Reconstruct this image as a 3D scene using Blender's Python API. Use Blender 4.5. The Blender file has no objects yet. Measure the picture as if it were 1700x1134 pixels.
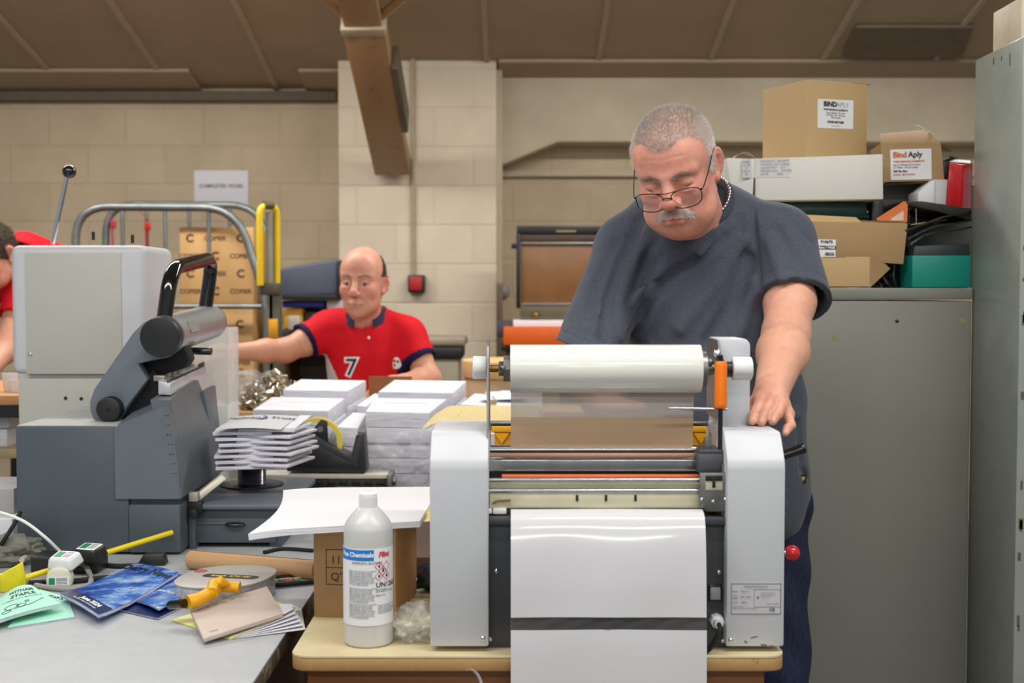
import bpy, bmesh, math, random
import numpy as np
from mathutils import Vector, Matrix

random.seed(7)
rng = np.random.default_rng(7)
S = bpy.context.scene
COL = S.collection
PI = math.pi

# ------------------------------------------------------------------ camera, world, lights, exposure
F_PX = 2000.0
CAM_Z = 1.32
PITCH = math.atan((567 - 485) / F_PX)
cam = bpy.data.objects.new('camera', bpy.data.cameras.new('camera'))
COL.objects.link(cam)
cam.location = (0, 0, CAM_Z)
cam.rotation_euler = (PI / 2 - PITCH, 0, 0)
cam.data.sensor_width = 36.0
cam.data.lens = F_PX / 1700 * 36.0
cam.data.clip_start = 0.05
cam.data.dof.use_dof = True
cam.data.dof.focus_distance = 2.5
cam.data.dof.aperture_fstop = 4.2
S.camera = cam

S.view_settings.view_transform = 'Standard'
S.view_settings.look = 'None'
S.view_settings.gamma = 1.0
S.view_settings.exposure = 0.0
S.view_settings.use_curve_mapping = False

wd = bpy.data.worlds.new('world')
S.world = wd
wd.use_nodes = True
bg = wd.node_tree.nodes['Background']
bg.inputs['Color'].default_value = (0.92, 0.96, 1.0, 1)
bg.inputs['Strength'].default_value = 0.32

def area_light(name, loc, sx, sy, power, rot=(0, 0, 0), col=(1.0, 0.97, 0.925)):
    l = bpy.data.lights.new(name, 'AREA')
    l.shape = 'RECTANGLE'
    l.size = sx
    l.size_y = sy
    l.energy = power
    l.color = col
    o = bpy.data.objects.new(name, l)
    COL.objects.link(o)
    o.location = loc
    o.rotation_euler = rot
    return o

for (lx, ly, lz, p) in ((-1.9, 4.7, 2.92, 66), (1.3, 4.7, 2.92, 66), (-1.4, 1.3, 3.05, 50), (1.4, 1.3, 3.05, 50),
                        (-1.4, -1.6, 3.1, 38), (1.4, -1.6, 3.1, 38), (0.0, -5.0, 3.1, 90)):
    area_light('tube_light', (lx, ly, lz), 2.4, 0.16, p)

# ------------------------------------------------------------------ helpers
cP, sP = math.cos(PITCH), math.sin(PITCH)

def at(px, py, Y):
    """world point whose projection is pixel (px, py) at world depth Y"""
    dx = (px - 850) / F_PX
    u = (567 - py) / F_PX
    ry = cP + u * sP
    rz = -sP + u * cP
    t = Y / ry
    return Vector((dx * t, Y, CAM_Z + rz * t))

def hx(px, Y, py=700):
    return at(px, py, Y).x

def hz(py, Y):
    return at(850, py, Y).z

def lin(c):
    c = c / 255.0
    return c / 12.92 if c <= 0.04045 else ((c + 0.055) / 1.055) ** 2.4

def rgb(r, g, b):
    return (lin(r), lin(g), lin(b), 1.0)

def tag(o, label, cat, group=None, kind=None):
    if label: o['label'] = label
    if cat: o['category'] = cat
    if group: o['group'] = group
    if kind: o['kind'] = kind
    return o

def thing(name, label, cat, loc=(0, 0, 0), rz=0.0, group=None):
    o = bpy.data.objects.new(name, None)
    COL.objects.link(o)
    o.location = loc
    o.rotation_euler = (0, 0, rz)
    o.empty_display_size = 0.02
    return tag(o, label, cat, group)

def mw(o):
    m = Matrix.LocRotScale(o.location, o.rotation_euler, o.scale)
    return mw(o.parent) @ m if o.parent else m

def children(o):
    return [c for c in COL.objects if c.parent == o]

def dup(root, loc=None, rz=None, label=None, group=None):
    r = root.copy()
    COL.objects.link(r)
    if loc is not None: r.location = loc
    if rz is not None: r.rotation_euler = (0, 0, rz)
    if label: r['label'] = label
    if group: r['group'] = group
    for ch in root.children:
        c = ch.copy(); COL.objects.link(c); c.parent = r
        for g in ch.children:
            d = g.copy(); COL.objects.link(d); d.parent = c
    return r

class G:
    """collects shapes into one mesh"""
    def __init__(s):
        s.v = []; s.f = []; s.fm = []
        s.mi = 0
    def add(s, vs, fs):
        n = len(s.v)
        s.v += [tuple(v) for v in vs]
        s.f += [tuple(i + n for i in f) for f in fs]
        s.fm += [s.mi] * len(fs)
        return s
    def bm(s, bm, M=None):
        bm.verts.index_update()
        vs = [(M @ v.co) if M else v.co.copy() for v in bm.verts]
        fs = [[v.index for v in f.verts] for f in bm.faces]
        bm.free()
        return s.add(vs, fs)
    def box(s, x0, x1, y0, y1, z0, z1, bev=0.0, seg=2, M=None, only=None):
        bm = bmesh.new()
        bmesh.ops.create_cube(bm, size=1)
        for v in bm.verts:
            v.co = Vector(((x0 + x1) / 2 + v.co.x * (x1 - x0), (y0 + y1) / 2 + v.co.y * (y1 - y0), (z0 + z1) / 2 + v.co.z * (z1 - z0)))
        if bev:
            es = bm.edges[:]
            if only:
                es = [e for e in es if abs((e.verts[0].co - e.verts[1].co)[only]) > 1e-6]
            bmesh.ops.bevel(bm, geom=es, offset=bev, segments=seg, affect='EDGES', profile=0.5)
        return s.bm(bm, M)
    def hexa(s, b, t, bev=0.0, seg=2):
        """box from four bottom and four top corners (same winding)"""
        bm = bmesh.new()
        vs = [bm.verts.new(p) for p in list(b) + list(t)]
        for f in ((3, 2, 1, 0), (4, 5, 6, 7), (0, 1, 5, 4), (1, 2, 6, 5), (2, 3, 7, 6), (3, 0, 4, 7)):
            bm.faces.new([vs[i] for i in f])
        bmesh.ops.recalc_face_normals(bm, faces=bm.faces[:])
        if bev:
            bmesh.ops.bevel(bm, geom=bm.edges[:], offset=bev, segments=seg, affect='EDGES', profile=0.5)
        return s.bm(bm)
    def tube(s, pts, r, seg=12, closed=False, caps=True, flat=1.0, up0=None):
        P = [Vector(p) for p in pts]
        n = len(P)
        rs = r if isinstance(r, (list, tuple)) else [r] * n
        T = []
        for i in range(n):
            a = P[(i - 1) % n] if (closed or i > 0) else P[i]
            b = P[(i + 1) % n] if (closed or i < n - 1) else P[i]
            T.append((b - a).normalized())
        up = Vector(up0) if up0 else (Vector((0, 0, 1)) if abs(T[0].z) < 0.9 else Vector((0, 1, 0)))
        N = (up - T[0] * up.dot(T[0])).normalized()
        vs = []; fs = []
        for i in range(n):
            if i:
                N = (N - T[i] * N.dot(T[i]))
                N = N.normalized() if N.length > 1e-9 else Vector((0, 0, 1))
            B = T[i].cross(N)
            for k in range(seg):
                a = 2 * PI * k / seg
                vs.append(P[i] + N * (math.cos(a) * rs[i] * flat) + B * (math.sin(a) * rs[i]))
        m = n if closed else n - 1
        for i in range(m):
            for k in range(seg):
                a = i * seg + k; b = i * seg + (k + 1) % seg
                c = ((i + 1) % n) * seg + (k + 1) % seg; d = ((i + 1) % n) * seg + k
                fs.append((a, b, c, d))
        if caps and not closed:
            fs.append(tuple(reversed(range(seg))))
            fs.append(tuple((n - 1) * seg + k for k in range(seg)))
        return s.add(vs, fs)
    def cyl(s, p0, p1, r0, r1=None, seg=28, bev=0.0):
        r1 = r0 if r1 is None else r1
        p0 = Vector(p0); p1 = Vector(p1)
        if bev:
            d = (p1 - p0).normalized()
            return s.tube([p0, p0 + d * bev * .3, p0 + d * bev, p1 - d * bev, p1 - d * bev * .3, p1], [r0 - bev, r0 - bev * .3, r0, r1, r1 - bev * .3, r1 - bev], seg)
        return s.tube([p0, p1], [r0, r1], seg)
    def lathe(s, prof, c=(0, 0, 0), seg=40, M=None):
        vs = []; fs = []
        n = len(prof)
        for (r, z) in prof:
            for k in range(seg):
                a = 2 * PI * k / seg
                p = Vector((c[0] + r * math.cos(a), c[1] + r * math.sin(a), c[2] + z))
                vs.append(M @ p if M else p)
        for i in range(n - 1):
            for k in range(seg):
                fs.append((i * seg + k, i * seg + (k + 1) % seg, (i + 1) * seg + (k + 1) % seg, (i + 1) * seg + k))
        fs.append(tuple(reversed(range(seg))))
        fs.append(tuple((n - 1) * seg + k for k in range(seg)))
        return s.add(vs, fs)
    def prism(s, poly, a, b, axis='x', bev=0.0, seg=2):
        """poly: 2d points; axis x: (y,z), axis y: (x,z), axis z: (x,y)"""
        def P(p, t):
            return {'x': (t, p[0], p[1]), 'y': (p[0], t, p[1]), 'z': (p[0], p[1], t)}[axis]
        bm = bmesh.new()
        A = [bm.verts.new(P(p, a)) for p in poly]
        B = [bm.verts.new(P(p, b)) for p in poly]
        n = len(poly)
        bm.faces.new(A); bm.faces.new(list(reversed(B)))
        for i in range(n):
            bm.faces.new((A[i], B[i], B[(i + 1) % n], A[(i + 1) % n]))
        bmesh.ops.recalc_face_normals(bm, faces=bm.faces[:])
        if bev:
            bmesh.ops.bevel(bm, geom=bm.edges[:], offset=bev, segments=seg, affect='EDGES', profile=0.5)
        return s.bm(bm)
    def ball(s, c, r, seg=24, rings=14, M=None):
        r = r if isinstance(r, (list, tuple)) else (r, r, r)
        bm = bmesh.new()
        bmesh.ops.create_uvsphere(bm, u_segments=seg, v_segments=rings, radius=1)
        Q = Matrix.Translation(c) @ (M.to_4x4() if M else Matrix()) @ Matrix.Diagonal((*r, 1))
        return s.bm(bm, Q)
    def sheet(s, fn, nu, nv, th=0.0):
        """surface fn(u,v)->point, with thickness th along the normal"""
        pts = [[Vector(fn(i / nu, j / nv)) for j in range(nv + 1)] for i in range(nu + 1)]
        vs = [p for row in pts for p in row]
        w = nv + 1
        fs = [(i * w + j, (i + 1) * w + j, (i + 1) * w + j + 1, i * w + j + 1) for i in range(nu) for j in range(nv)]
        if th:
            n0 = len(vs); nr = []
            for i in range(nu + 1):
                for j in range(nv + 1):
                    a = pts[min(i + 1, nu)][j] - pts[max(i - 1, 0)][j]
                    b = pts[i][min(j + 1, nv)] - pts[i][max(j - 1, 0)]
                    nr.append(a.cross(b).normalized())
            vs += [v - n * th for v, n in zip(vs, nr)]
            fs += [tuple(reversed([k + n0 for k in f])) for f in fs]
            rim = [(i, 0) for i in range(nu)] + [(nu, j) for j in range(nv)] + [(i, nv) for i in range(nu, 0, -1)] + [(0, j) for j in range(nv, 0, -1)]
            idx = [i * w + j for i, j in rim]
            for k in range(len(idx)):
                a = idx[k]; b = idx[(k + 1) % len(idx)]
                fs.append((b, a, a + n0, b + n0))
        return s.add(vs, fs)
    def obj(s, name, mats, parent=None, world=True, smooth=40, fix=True):
        me = bpy.data.meshes.new(name)
        vs = s.v
        if parent is not None and world:
            inv = mw(parent).inverted()
            vs = [inv @ Vector(v) for v in vs]
        me.from_pydata([tuple(v) for v in vs], [], s.f)
        mats = mats if isinstance(mats, (list, tuple)) else [mats]
        for m in mats: me.materials.append(m)
        if len(mats) > 1:
            me.polygons.foreach_set('material_index', s.fm)
        if fix:
            bm = bmesh.new(); bm.from_mesh(me)
            bmesh.ops.recalc_face_normals(bm, faces=bm.faces[:])
            bm.to_mesh(me); bm.free()
        if smooth:
            me.polygons.foreach_set('use_smooth', [True] * len(me.polygons))
            me.set_sharp_from_angle(angle=math.radians(smooth))
        me.update()
        o = bpy.data.objects.new(name, me)
        COL.objects.link(o)
        if parent is not None: o.parent = parent
        return o

def arc(c, r, a0, a1, n, plane='yz', x=0.0):
    out = []
    for i in range(n + 1):
        a = math.radians(a0 + (a1 - a0) * i / n)
        out.append((c[0] + r * math.cos(a), c[1] + r * math.sin(a)))
    return out

def rounded(pts, r, n=5):
    """polyline corners rounded (3d)"""
    P = [Vector(p) for p in pts]
    out = [P[0]]
    for i in range(1, len(P) - 1):
        a = (P[i - 1] - P[i]); b = (P[i + 1] - P[i])
        rr = min(r, a.length * .49, b.length * .49)
        A = P[i] + a.normalized() * rr; B = P[i] + b.normalized() * rr
        for k in range(n + 1):
            t = k / n
            out.append((A * (1 - t) + P[i] * t) * (1 - t) + (P[i] * (1 - t) + B * t) * t)
    out.append(P[-1])
    return out

def spline(pts, n=8):
    P = [Vector(p) for p in pts]
    P = [P[0] * 2 - P[1]] + P + [P[-1] * 2 - P[-2]]
    out = []
    for i in range(1, len(P) - 2):
        for k in range(n):
            t = k / n
            a, b, c, d = P[i - 1:i + 3]
            out.append(0.5 * ((2 * b) + (c - a) * t + (2 * a - 5 * b + 4 * c - d) * t * t + (3 * b - a - 3 * c + d) * t ** 3))
    out.append(P[-2])
    return out

# ------------------------------------------------------------------ materials
def newmat(name):
    m = bpy.data.materials.new(name)
    m.use_nodes = True
    nt = m.node_tree
    return m, nt, nt.nodes['Principled BSDF']

def lk(nt, a, b): nt.links.new(a, b)

def ramp(nt, fac, stops, interp='LINEAR'):
    r = nt.nodes.new('ShaderNodeValToRGB')
    r.color_ramp.interpolation = interp
    e = r.color_ramp.elements
    while len(e) < len(stops): e.new(0.5)
    for i, (p, c) in enumerate(stops):
        e[i].position = p
        e[i].color = c
    lk(nt, fac, r.inputs['Fac'])
    return r

def noise(nt, scale, detail=4, rough=.55, coord='Object', stretch=None, dist=0.0):
    tc = nt.nodes.new('ShaderNodeTexCoord')
    n = nt.nodes.new('ShaderNodeTexNoise')
    n.inputs['Scale'].default_value = scale
    n.inputs['Detail'].default_value = detail
    n.inputs['Roughness'].default_value = rough
    n.inputs['Distortion'].default_value = dist
    src = tc.outputs[coord]
    if stretch:
        mp = nt.nodes.new('ShaderNodeMapping')
        mp.inputs['Scale'].default_value = stretch
        lk(nt, src, mp.inputs['Vector']); src = mp.outputs['Vector']
    lk(nt, src, n.inputs['Vector'])
    return n

def mat(name, c, rough=.5, metal=0.0, var=.06, vs=14, bump=0.0, bs=60, spec=.5, coat=0.0, stretch=None, sss=0.0, sheen=0.0):
    m, nt, b = newmat(name)
    c = rgb(*c)
    if var:
        n = noise(nt, vs, stretch=stretch)
        lo = tuple(max(0, x * (1 - var * 2.2)) for x in c[:3]) + (1,)
        hi = tuple(min(1, x * (1 + var * 2.2)) for x in c[:3]) + (1,)
        r = ramp(nt, n.outputs['Fac'], [(.25, lo), (.75, hi)])
        lk(nt, r.outputs['Color'], b.inputs['Base Color'])
    else:
        b.inputs['Base Color'].default_value = c
    b.inputs['Roughness'].default_value = rough
    b.inputs['Metallic'].default_value = metal
    b.inputs['Specular IOR Level'].default_value = spec
    b.inputs['Coat Weight'].default_value = coat
    b.inputs['Coat Roughness'].default_value = .08
    if sheen:
        b.inputs['Sheen Weight'].default_value = sheen
    if bump:
        n2 = noise(nt, bs, 6, stretch=stretch)
        bp = nt.nodes.new('ShaderNodeBump')
        bp.inputs['Strength'].default_value = bump
        bp.inputs['Distance'].default_value = 0.004
        lk(nt, n2.outputs['Fac'], bp.inputs['Height'])
        lk(nt, bp.outputs['Normal'], b.inputs['Normal'])
    return m

def brick_mat(name, c, mort, sx, sz, rough=.75):
    """painted blockwork, courses along X, height along Z"""
    m, nt, b = newmat(name)
    tc = nt.nodes.new('ShaderNodeTexCoord')
    mp = nt.nodes.new('ShaderNodeMapping')
    mp.inputs['Rotation'].default_value = (PI / 2, 0, 0)
    lk(nt, tc.outputs['Object'], mp.inputs['Vector'])
    br = nt.nodes.new('ShaderNodeTexBrick')
    br.inputs['Scale'].default_value = 1.0
    br.inputs['Brick Width'].default_value = sx
    br.inputs['Row Height'].default_value = sz
    br.inputs['Mortar Size'].default_value = 0.008
    br.inputs['Mortar Smooth'].default_value = .6
    br.inputs['Color1'].default_value = rgb(*c)
    br.inputs['Color2'].default_value = rgb(*[x * .97 for x in c])
    br.inputs['Mortar'].default_value = rgb(*mort)
    lk(nt, mp.outputs['Vector'], br.inputs['Vector'])
    n = noise(nt, 3.5, 5)
    mx = nt.nodes.new('ShaderNodeMixRGB'); mx.blend_type = 'MULTIPLY'
    mx.inputs['Fac'].default_value = .5
    r = ramp(nt, n.outputs['Fac'], [(.3, (.8, .78, .74, 1)), (.7, (1.08, 1.08, 1.08, 1))])
    lk(nt, br.outputs['Color'], mx.inputs['Color1']); lk(nt, r.outputs['Color'], mx.inputs['Color2'])
    lk(nt, mx.outputs['Color'], b.inputs['Base Color'])
    bp = nt.nodes.new('ShaderNodeBump'); bp.inputs['Strength'].default_value = .5; bp.inputs['Distance'].default_value = .006
    lk(nt, br.outputs['Fac'], bp.inputs['Height']); bp.invert = True
    lk(nt, bp.outputs['Normal'], b.inputs['Normal'])
    b.inputs['Roughness'].default_value = rough
    return m

def clear_mat(name, c=(255, 255, 255), alpha=.25, rough=.08, cloud=0.0, vs=30, spec=.6, bump=0.0):
    """thin plastic film: partly see-through sheet, part of it cloudy"""
    m, nt, b = newmat(name)
    b.inputs['Base Color'].default_value = rgb(*c)
    b.inputs['Roughness'].default_value = rough
    b.inputs['Specular IOR Level'].default_value = spec
    b.inputs['Alpha'].default_value = alpha
    if cloud:
        n = noise(nt, vs, 6)
        r = ramp(nt, n.outputs['Fac'], [(.35, (max(0, alpha - cloud),) * 3 + (1,)), (.7, (min(1, alpha + cloud),) * 3 + (1,))])
        lk(nt, r.outputs['Color'], b.inputs['Alpha'])
    if bump:
        n2 = noise(nt, 45, 4)
        bp = nt.nodes.new('ShaderNodeBump'); bp.inputs['Strength'].default_value = bump; bp.inputs['Distance'].default_value = .006
        lk(nt, n2.outputs['Fac'], bp.inputs['Height']); lk(nt, bp.outputs['Normal'], b.inputs['Normal'])
    return m

def sheets_mat(name, c, dark, freq, rough=.6, fill=.78):
    """edge of a pile of sheets: fine lines along Z"""
    m, nt, b = newmat(name)
    n = noise(nt, freq, 2, stretch=(.02, .02, 1))
    r = ramp(nt, n.outputs['Fac'], [(.32, rgb(*dark)), (.55, rgb(*c))])
    geo = nt.nodes.new('ShaderNodeNewGeometry')
    sx = nt.nodes.new('ShaderNodeSeparateXYZ'); lk(nt, geo.outputs['True Normal'], sx.inputs['Vector'])
    gt = nt.nodes.new('ShaderNodeMath'); gt.operation = 'GREATER_THAN'; gt.inputs[1].default_value = .6
    lk(nt, sx.outputs['Z'], gt.inputs[0])
    mx = nt.nodes.new('ShaderNodeMixRGB')
    lk(nt, gt.outputs[0], mx.inputs['Fac']); lk(nt, r.outputs['Color'], mx.inputs['Color1'])
    mx.inputs['Color2'].default_value = rgb(*c)
    lk(nt, mx.outputs['Color'], b.inputs['Base Color'])
    b.inputs['Roughness'].default_value = rough
    return m

def wood_mat(name, a, b_, rough=.5, scale=6, stretch=(1, 12, 12)):
    m, nt, b = newmat(name)
    n = noise(nt, scale, 6, .6, stretch=stretch, dist=.6)
    r = ramp(nt, n.outputs['Fac'], [(.3, rgb(*a)), (.7, rgb(*b_))])
    lk(nt, r.outputs['Color'], b.inputs['Base Color'])
    b.inputs['Roughness'].default_value = rough
    return m

def worn_mat(name, c, wear, rough=.45, amount=.58, vs=9, metal=0.0, soft=.06, fine=.03):
    """paint with patches of wear or dirt"""
    m, nt, b = newmat(name)
    n = noise(nt, vs, 8, .68)
    r = ramp(nt, n.outputs['Fac'], [(amount, rgb(*c)), (amount + soft, rgb(*wear))])
    n2 = noise(nt, vs * 5, 3)
    mx = nt.nodes.new('ShaderNodeMixRGB'); mx.blend_type = 'MULTIPLY'; mx.inputs['Fac'].default_value = 1
    r2 = ramp(nt, n2.outputs['Fac'], [(.3, (1 - fine * 2,) * 3 + (1,)), (.7, (1 + fine,) * 3 + (1,))])
    lk(nt, r.outputs['Color'], mx.inputs['Color1']); lk(nt, r2.outputs['Color'], mx.inputs['Color2'])
    lk(nt, mx.outputs['Color'], b.inputs['Base Color'])
    b.inputs['Roughness'].default_value = rough; b.inputs['Metallic'].default_value = metal
    return m

M = {}
M['white_paint'] = mat('white_paint', (206, 209, 214), .42, var=.012, vs=5, bump=.03, bs=900)
M['white_plastic'] = mat('white_plastic', (226, 229, 228), .35, var=.01)
M['paper'] = mat('paper', (224, 224, 230), .7, var=.008)
M['sheets'] = sheets_mat('sheets', (224, 224, 231), (182, 182, 200), 900)
M['dark_metal'] = mat('dark_metal', (72, 74, 79), .42, .2, var=.03)
M['steel'] = mat('steel', (176, 178, 180), .24, 1.0, var=.05, vs=40)
M['dull_steel'] = mat('dull_steel', (140, 141, 140), .4, .9, var=.08, vs=25)
M['chrome'] = mat('chrome', (225, 226, 230), .08, 1.0, var=0)
M['black_plastic'] = mat('black_plastic', (30, 31, 33), .42, var=.05)
M['black_gloss'] = mat('black_gloss', (16, 17, 19), .12, var=0, coat=.5)
M['rubber'] = mat('rubber', (22, 22, 24), .75, var=.1)
M['orange_plastic'] = mat('orange_plastic', (247, 125, 16), .38, var=.03)
M['red_gloss'] = mat('red_gloss', (208, 24, 38), .18, var=0, coat=.4)
M['cream_metal'] = mat('cream_metal', (205, 201, 172), .3, .15, var=.05, vs=20)
M['brass'] = mat('brass', (150, 116, 62), .35, .9, var=.1)
M['orange_rubber'] = mat('orange_rubber', (214, 104, 52), .5, var=.05)
M['yellow_plastic'] = mat('yellow_plastic', (232, 170, 16), .45, var=.04)
M['ink'] = mat('ink', (35, 35, 40), .6, var=0)
M['grey_ink'] = mat('grey_ink', (108, 110, 116), .7, var=0)
M['pale_ink'] = mat('pale_ink', (165, 167, 172), .7, var=0)
M['white_ink'] = mat('white_ink', (240, 242, 245), .6, var=0)
M['label_white'] = mat('label_white', (236, 237, 240), .5, var=.008)

# ------------------------------------------------------------------ lettering
def text(s, name, size, o, right, up, m, parent=None, align='CENTER', bold=0.0, off=.0006, fn=None, sx=1.0, shear=0.0, line=1.0):
    cu = bpy.data.curves.new(name, 'FONT')
    cu.body = s
    cu.size = size
    cu.align_x = align
    cu.align_y = 'CENTER'
    cu.offset = bold
    cu.shear = shear
    cu.space_line = line
    cu.resolution_u = 3
    tmp = bpy.data.objects.new(name, cu)
    COL.objects.link(tmp)
    bpy.context.view_layer.update()
    dg = bpy.context.evaluated_depsgraph_get()
    me = bpy.data.meshes.new_from_object(tmp.evaluated_get(dg))
    bpy.data.objects.remove(tmp); bpy.data.curves.remove(cu)
    R = Vector(right).normalized(); U = Vector(up).normalized(); N = R.cross(U)
    inv = mw(parent).inverted() if parent is not None else Matrix()
    for v in me.vertices:
        x, y = v.co.x * sx, v.co.y
        p = fn(x, y) if fn else Vector(o) + R * x + U * y + N * off
        v.co = inv @ Vector(p)
    me.materials.clear(); me.materials.append(m)
    ob = bpy.data.objects.new(name, me)
    COL.objects.link(ob)
    if parent is not None: ob.parent = parent
    return ob

def plate(g, o, right, up, w, h, th=.0004, lift=.0003):
    """thin label centred at o"""
    o = Vector(o); R = Vector(right).normalized(); U = Vector(up).normalized(); N = R.cross(U)
    a = [o + R * (sx * w / 2) + U * (sy * h / 2) for sx, sy in ((-1, -1), (1, -1), (1, 1), (-1, 1))]
    g.hexa([p + N * (lift - th) for p in a], [p + N * lift for p in a])
    return g
# ------------------------------------------------------------------ setting
def struct(o):
    o['kind'] = 'structure'
    return o

WALL_Y = 6.9
EAVE = 2.475
SL = 0.2375
M['wall'] = brick_mat('painted_blockwork', (200, 182, 153), (195, 177, 148), .44, .215)
M['pillar'] = brick_mat('painted_blockwork_pale', (222, 209, 186), (217, 204, 181), .42, .21)
M['ceil'] = mat('ceiling_board', (168, 150, 124), .85, var=.03, vs=3)
M['ceil_strip'] = mat('ceiling_strip', (176, 162, 138), .7, var=.03)
M['concrete'] = mat('concrete_beam', (194, 181, 157), .8, var=.06, vs=3, bump=.15, bs=20)
M['floor'] = mat('floor_paint', (108, 104, 98), .6, var=.08, vs=3)
M['strut'] = worn_mat('brown_steel', (158, 124, 84), (132, 104, 72), .4, .6, 14)
M['pale_wood'] = wood_mat('pale_wood', (214, 176, 122), (228, 192, 140), .5, 5)

g = G(); g.box(-6, 6, -4, 9, -.1, 0)
struct(g.obj('floor', M['floor'], smooth=0))
g = G(); g.box(-6, hx(566, 6.53), WALL_Y, WALL_Y + .2, 0, EAVE + .25)
struct(g.obj('wall_back', M['wall'], smooth=0))
g = G(); g.box(hx(822, 6.53), 6, WALL_Y, WALL_Y + .2, 0, EAVE + .25)
struct(g.obj('wall_back_recess', M['wall'], smooth=0))
# block pier
g = G(); g.box(hx(565, 6.53), hx(824, 6.53), 6.53, 7.1, 0, 2.62)
struct(g.obj('wall_pillar', M['pillar'], smooth=0))
g = G(); g.box(hx(824, 6.53), hx(834, 6.6), 6.6, 7.0, 0, 2.6)
struct(g.obj('trim_1', M['concrete'], smooth=0))
# concrete beam over the recess, with the haunch at its left end
xb = hx(824, 6.53)
zb1 = hz(128, 6.7); zb0 = hz(236, 6.7)
g = G(); g.prism([(xb, hz(275, 6.7)), (hx(838, 6.7), hz(272, 6.7)), (hx(925, 6.7), zb0), (6, zb0), (6, zb1 + .1), (xb, zb1 + .1)], 6.7, 7.0, 'y', .01)
struct(g.obj('trim_2', M['concrete'], smooth=0))
g = G(); g.box(xb, 6, 6.86, 6.92, hz(293, 6.86), hz(282, 6.86), .004)
struct(g.obj('trim_3', M['concrete'], smooth=0))

# sloping board ceiling with cover strips
def ceil_z(y): return EAVE + SL * (WALL_Y - y)
g = G()
g.hexa([(-6, WALL_Y + .3, ceil_z(WALL_Y + .3)), (6, WALL_Y + .3, ceil_z(WALL_Y + .3)), (6, -1.5, ceil_z(-1.5)), (-6, -1.5, ceil_z(-1.5))],
       [(-6, WALL_Y + .3, ceil_z(WALL_Y + .3) + .05), (6, WALL_Y + .3, ceil_z(WALL_Y + .3) + .05), (6, -1.5, ceil_z(-1.5) + .05), (-6, -1.5, ceil_z(-1.5) + .05)])
g.mi = 1
x0 = hx(1026, 5.25)
for k in range(-9, 8):
    x = x0 + .6 * k
    ys = (WALL_Y + .05, 0.0)
    b = [(x - .014, y, ceil_z(y) - .012) for y in ys] + [(x + .014, y, ceil_z(y) - .012) for y in reversed(ys)]
    t = [(p[0], p[1], p[2] + .02) for p in b]
    g.hexa(b, t)
struct(g.obj('ceiling', [M['ceil'], M['ceil_strip']], smooth=0))
# eaves board running along the back wall under the last panels
g = G()
for (xa, xb_, ya) in ((-6, hx(318, 6.6), 6.62), (hx(498, 6.6), hx(562, 6.5), 6.62), (hx(828, 6.5), 6, 6.5)):
    b = [(xa, WALL_Y, ceil_z(WALL_Y) - .022), (xb_, WALL_Y, ceil_z(WALL_Y) - .022), (xb_, ya, ceil_z(ya) - .022), (xa, ya, ceil_z(ya) - .022)]
    g.hexa(b, [(p[0], p[1], p[2] + .02) for p in b], .003)
struct(g.obj('ceiling_edge', M['ceil'], smooth=0))
g = G(); g.box(-6, hx(562, 6.85), 6.84, 6.9, ceil_z(6.86) - .085, ceil_z(6.86) - .03, .006)
struct(g.obj('trim_4', mat('eaves_trim', (104, 92, 76), .8), smooth=0))
# darker board stands for the shade in a missing panel's gap, far right
g = G()
ya, yb = 6.1, 6.42
b = [(hx(1408, 6.3, 100), yb, ceil_z(yb) - .03), (hx(1612, 6.3, 100), yb, ceil_z(yb) - .03), (hx(1640, 5.9, 100), ya, ceil_z(ya) - .02), (hx(1440, 5.9, 100), ya, ceil_z(ya) - .02)]
g.hexa(b, [(p[0], p[1], p[2] + .015) for p in b])
struct(g.obj('ceiling_gap_shade', mat('gap_shade_brown', (112, 98, 80), .85), smooth=0))

# raking steel strut from the pier up to the roof
p_low = at(650, 268, 6.42); p_top = at(604, 35, 5.45); p_up = at(588, -150, 4.7)
d = (p_top - p_low).normalized()
sd = Vector((1, 0, 0)); sd = (sd - d * sd.dot(d)).normalized(); nn = sd.cross(d)
t = thing('roof_strut', 'brown steel roof strut slanting down in front of the pale block pier', 'roof strut', p_low)
def beam(g, a, b, w, h, bev=.008):
    B = [a + sd * (sx * w / 2) + nn * (sy * h / 2) for sx, sy in ((-1, -1), (1, -1), (1, 1), (-1, 1))]
    T = [b + sd * (sx * w / 2) + nn * (sy * h / 2) for sx, sy in ((-1, -1), (1, -1), (1, 1), (-1, 1))]
    g.hexa(B, T, bev)
g = G(); beam(g, p_low - d * .06, p_top, .19, .1); g.obj('strut_bar', M['strut'], t)
g = G(); beam(g, p_top - d * .03, p_top + d * .02, .2, .13, .004); g.obj('joint_plate', M['ceil_strip'], t)
g = G(); beam(g, p_top, p_top + d * .75, .17, .1); g.obj('upper_bar', M['strut'], t)
g = G(); a = p_low + sd * .12 + nn * .0; beam(g, p_low + d * .35 + sd * .112, p_top + sd * .112 - d * .25, .03, .14, .003); g.obj('flange', mat('dark_flange', (96, 84, 68), .6), t)
g = G(); g.tube([p_top + sd * .07 + d * .02, at(715, -45, 5.2)], .022, 8); g.obj('brace', M['strut'], t)
g = G(); g.tube([p_top - sd * .08 + d * .04, at(520, -22, 5.2)], .018, 8); g.obj('brace', M['strut'], t)
for o in children(t): pass

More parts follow.
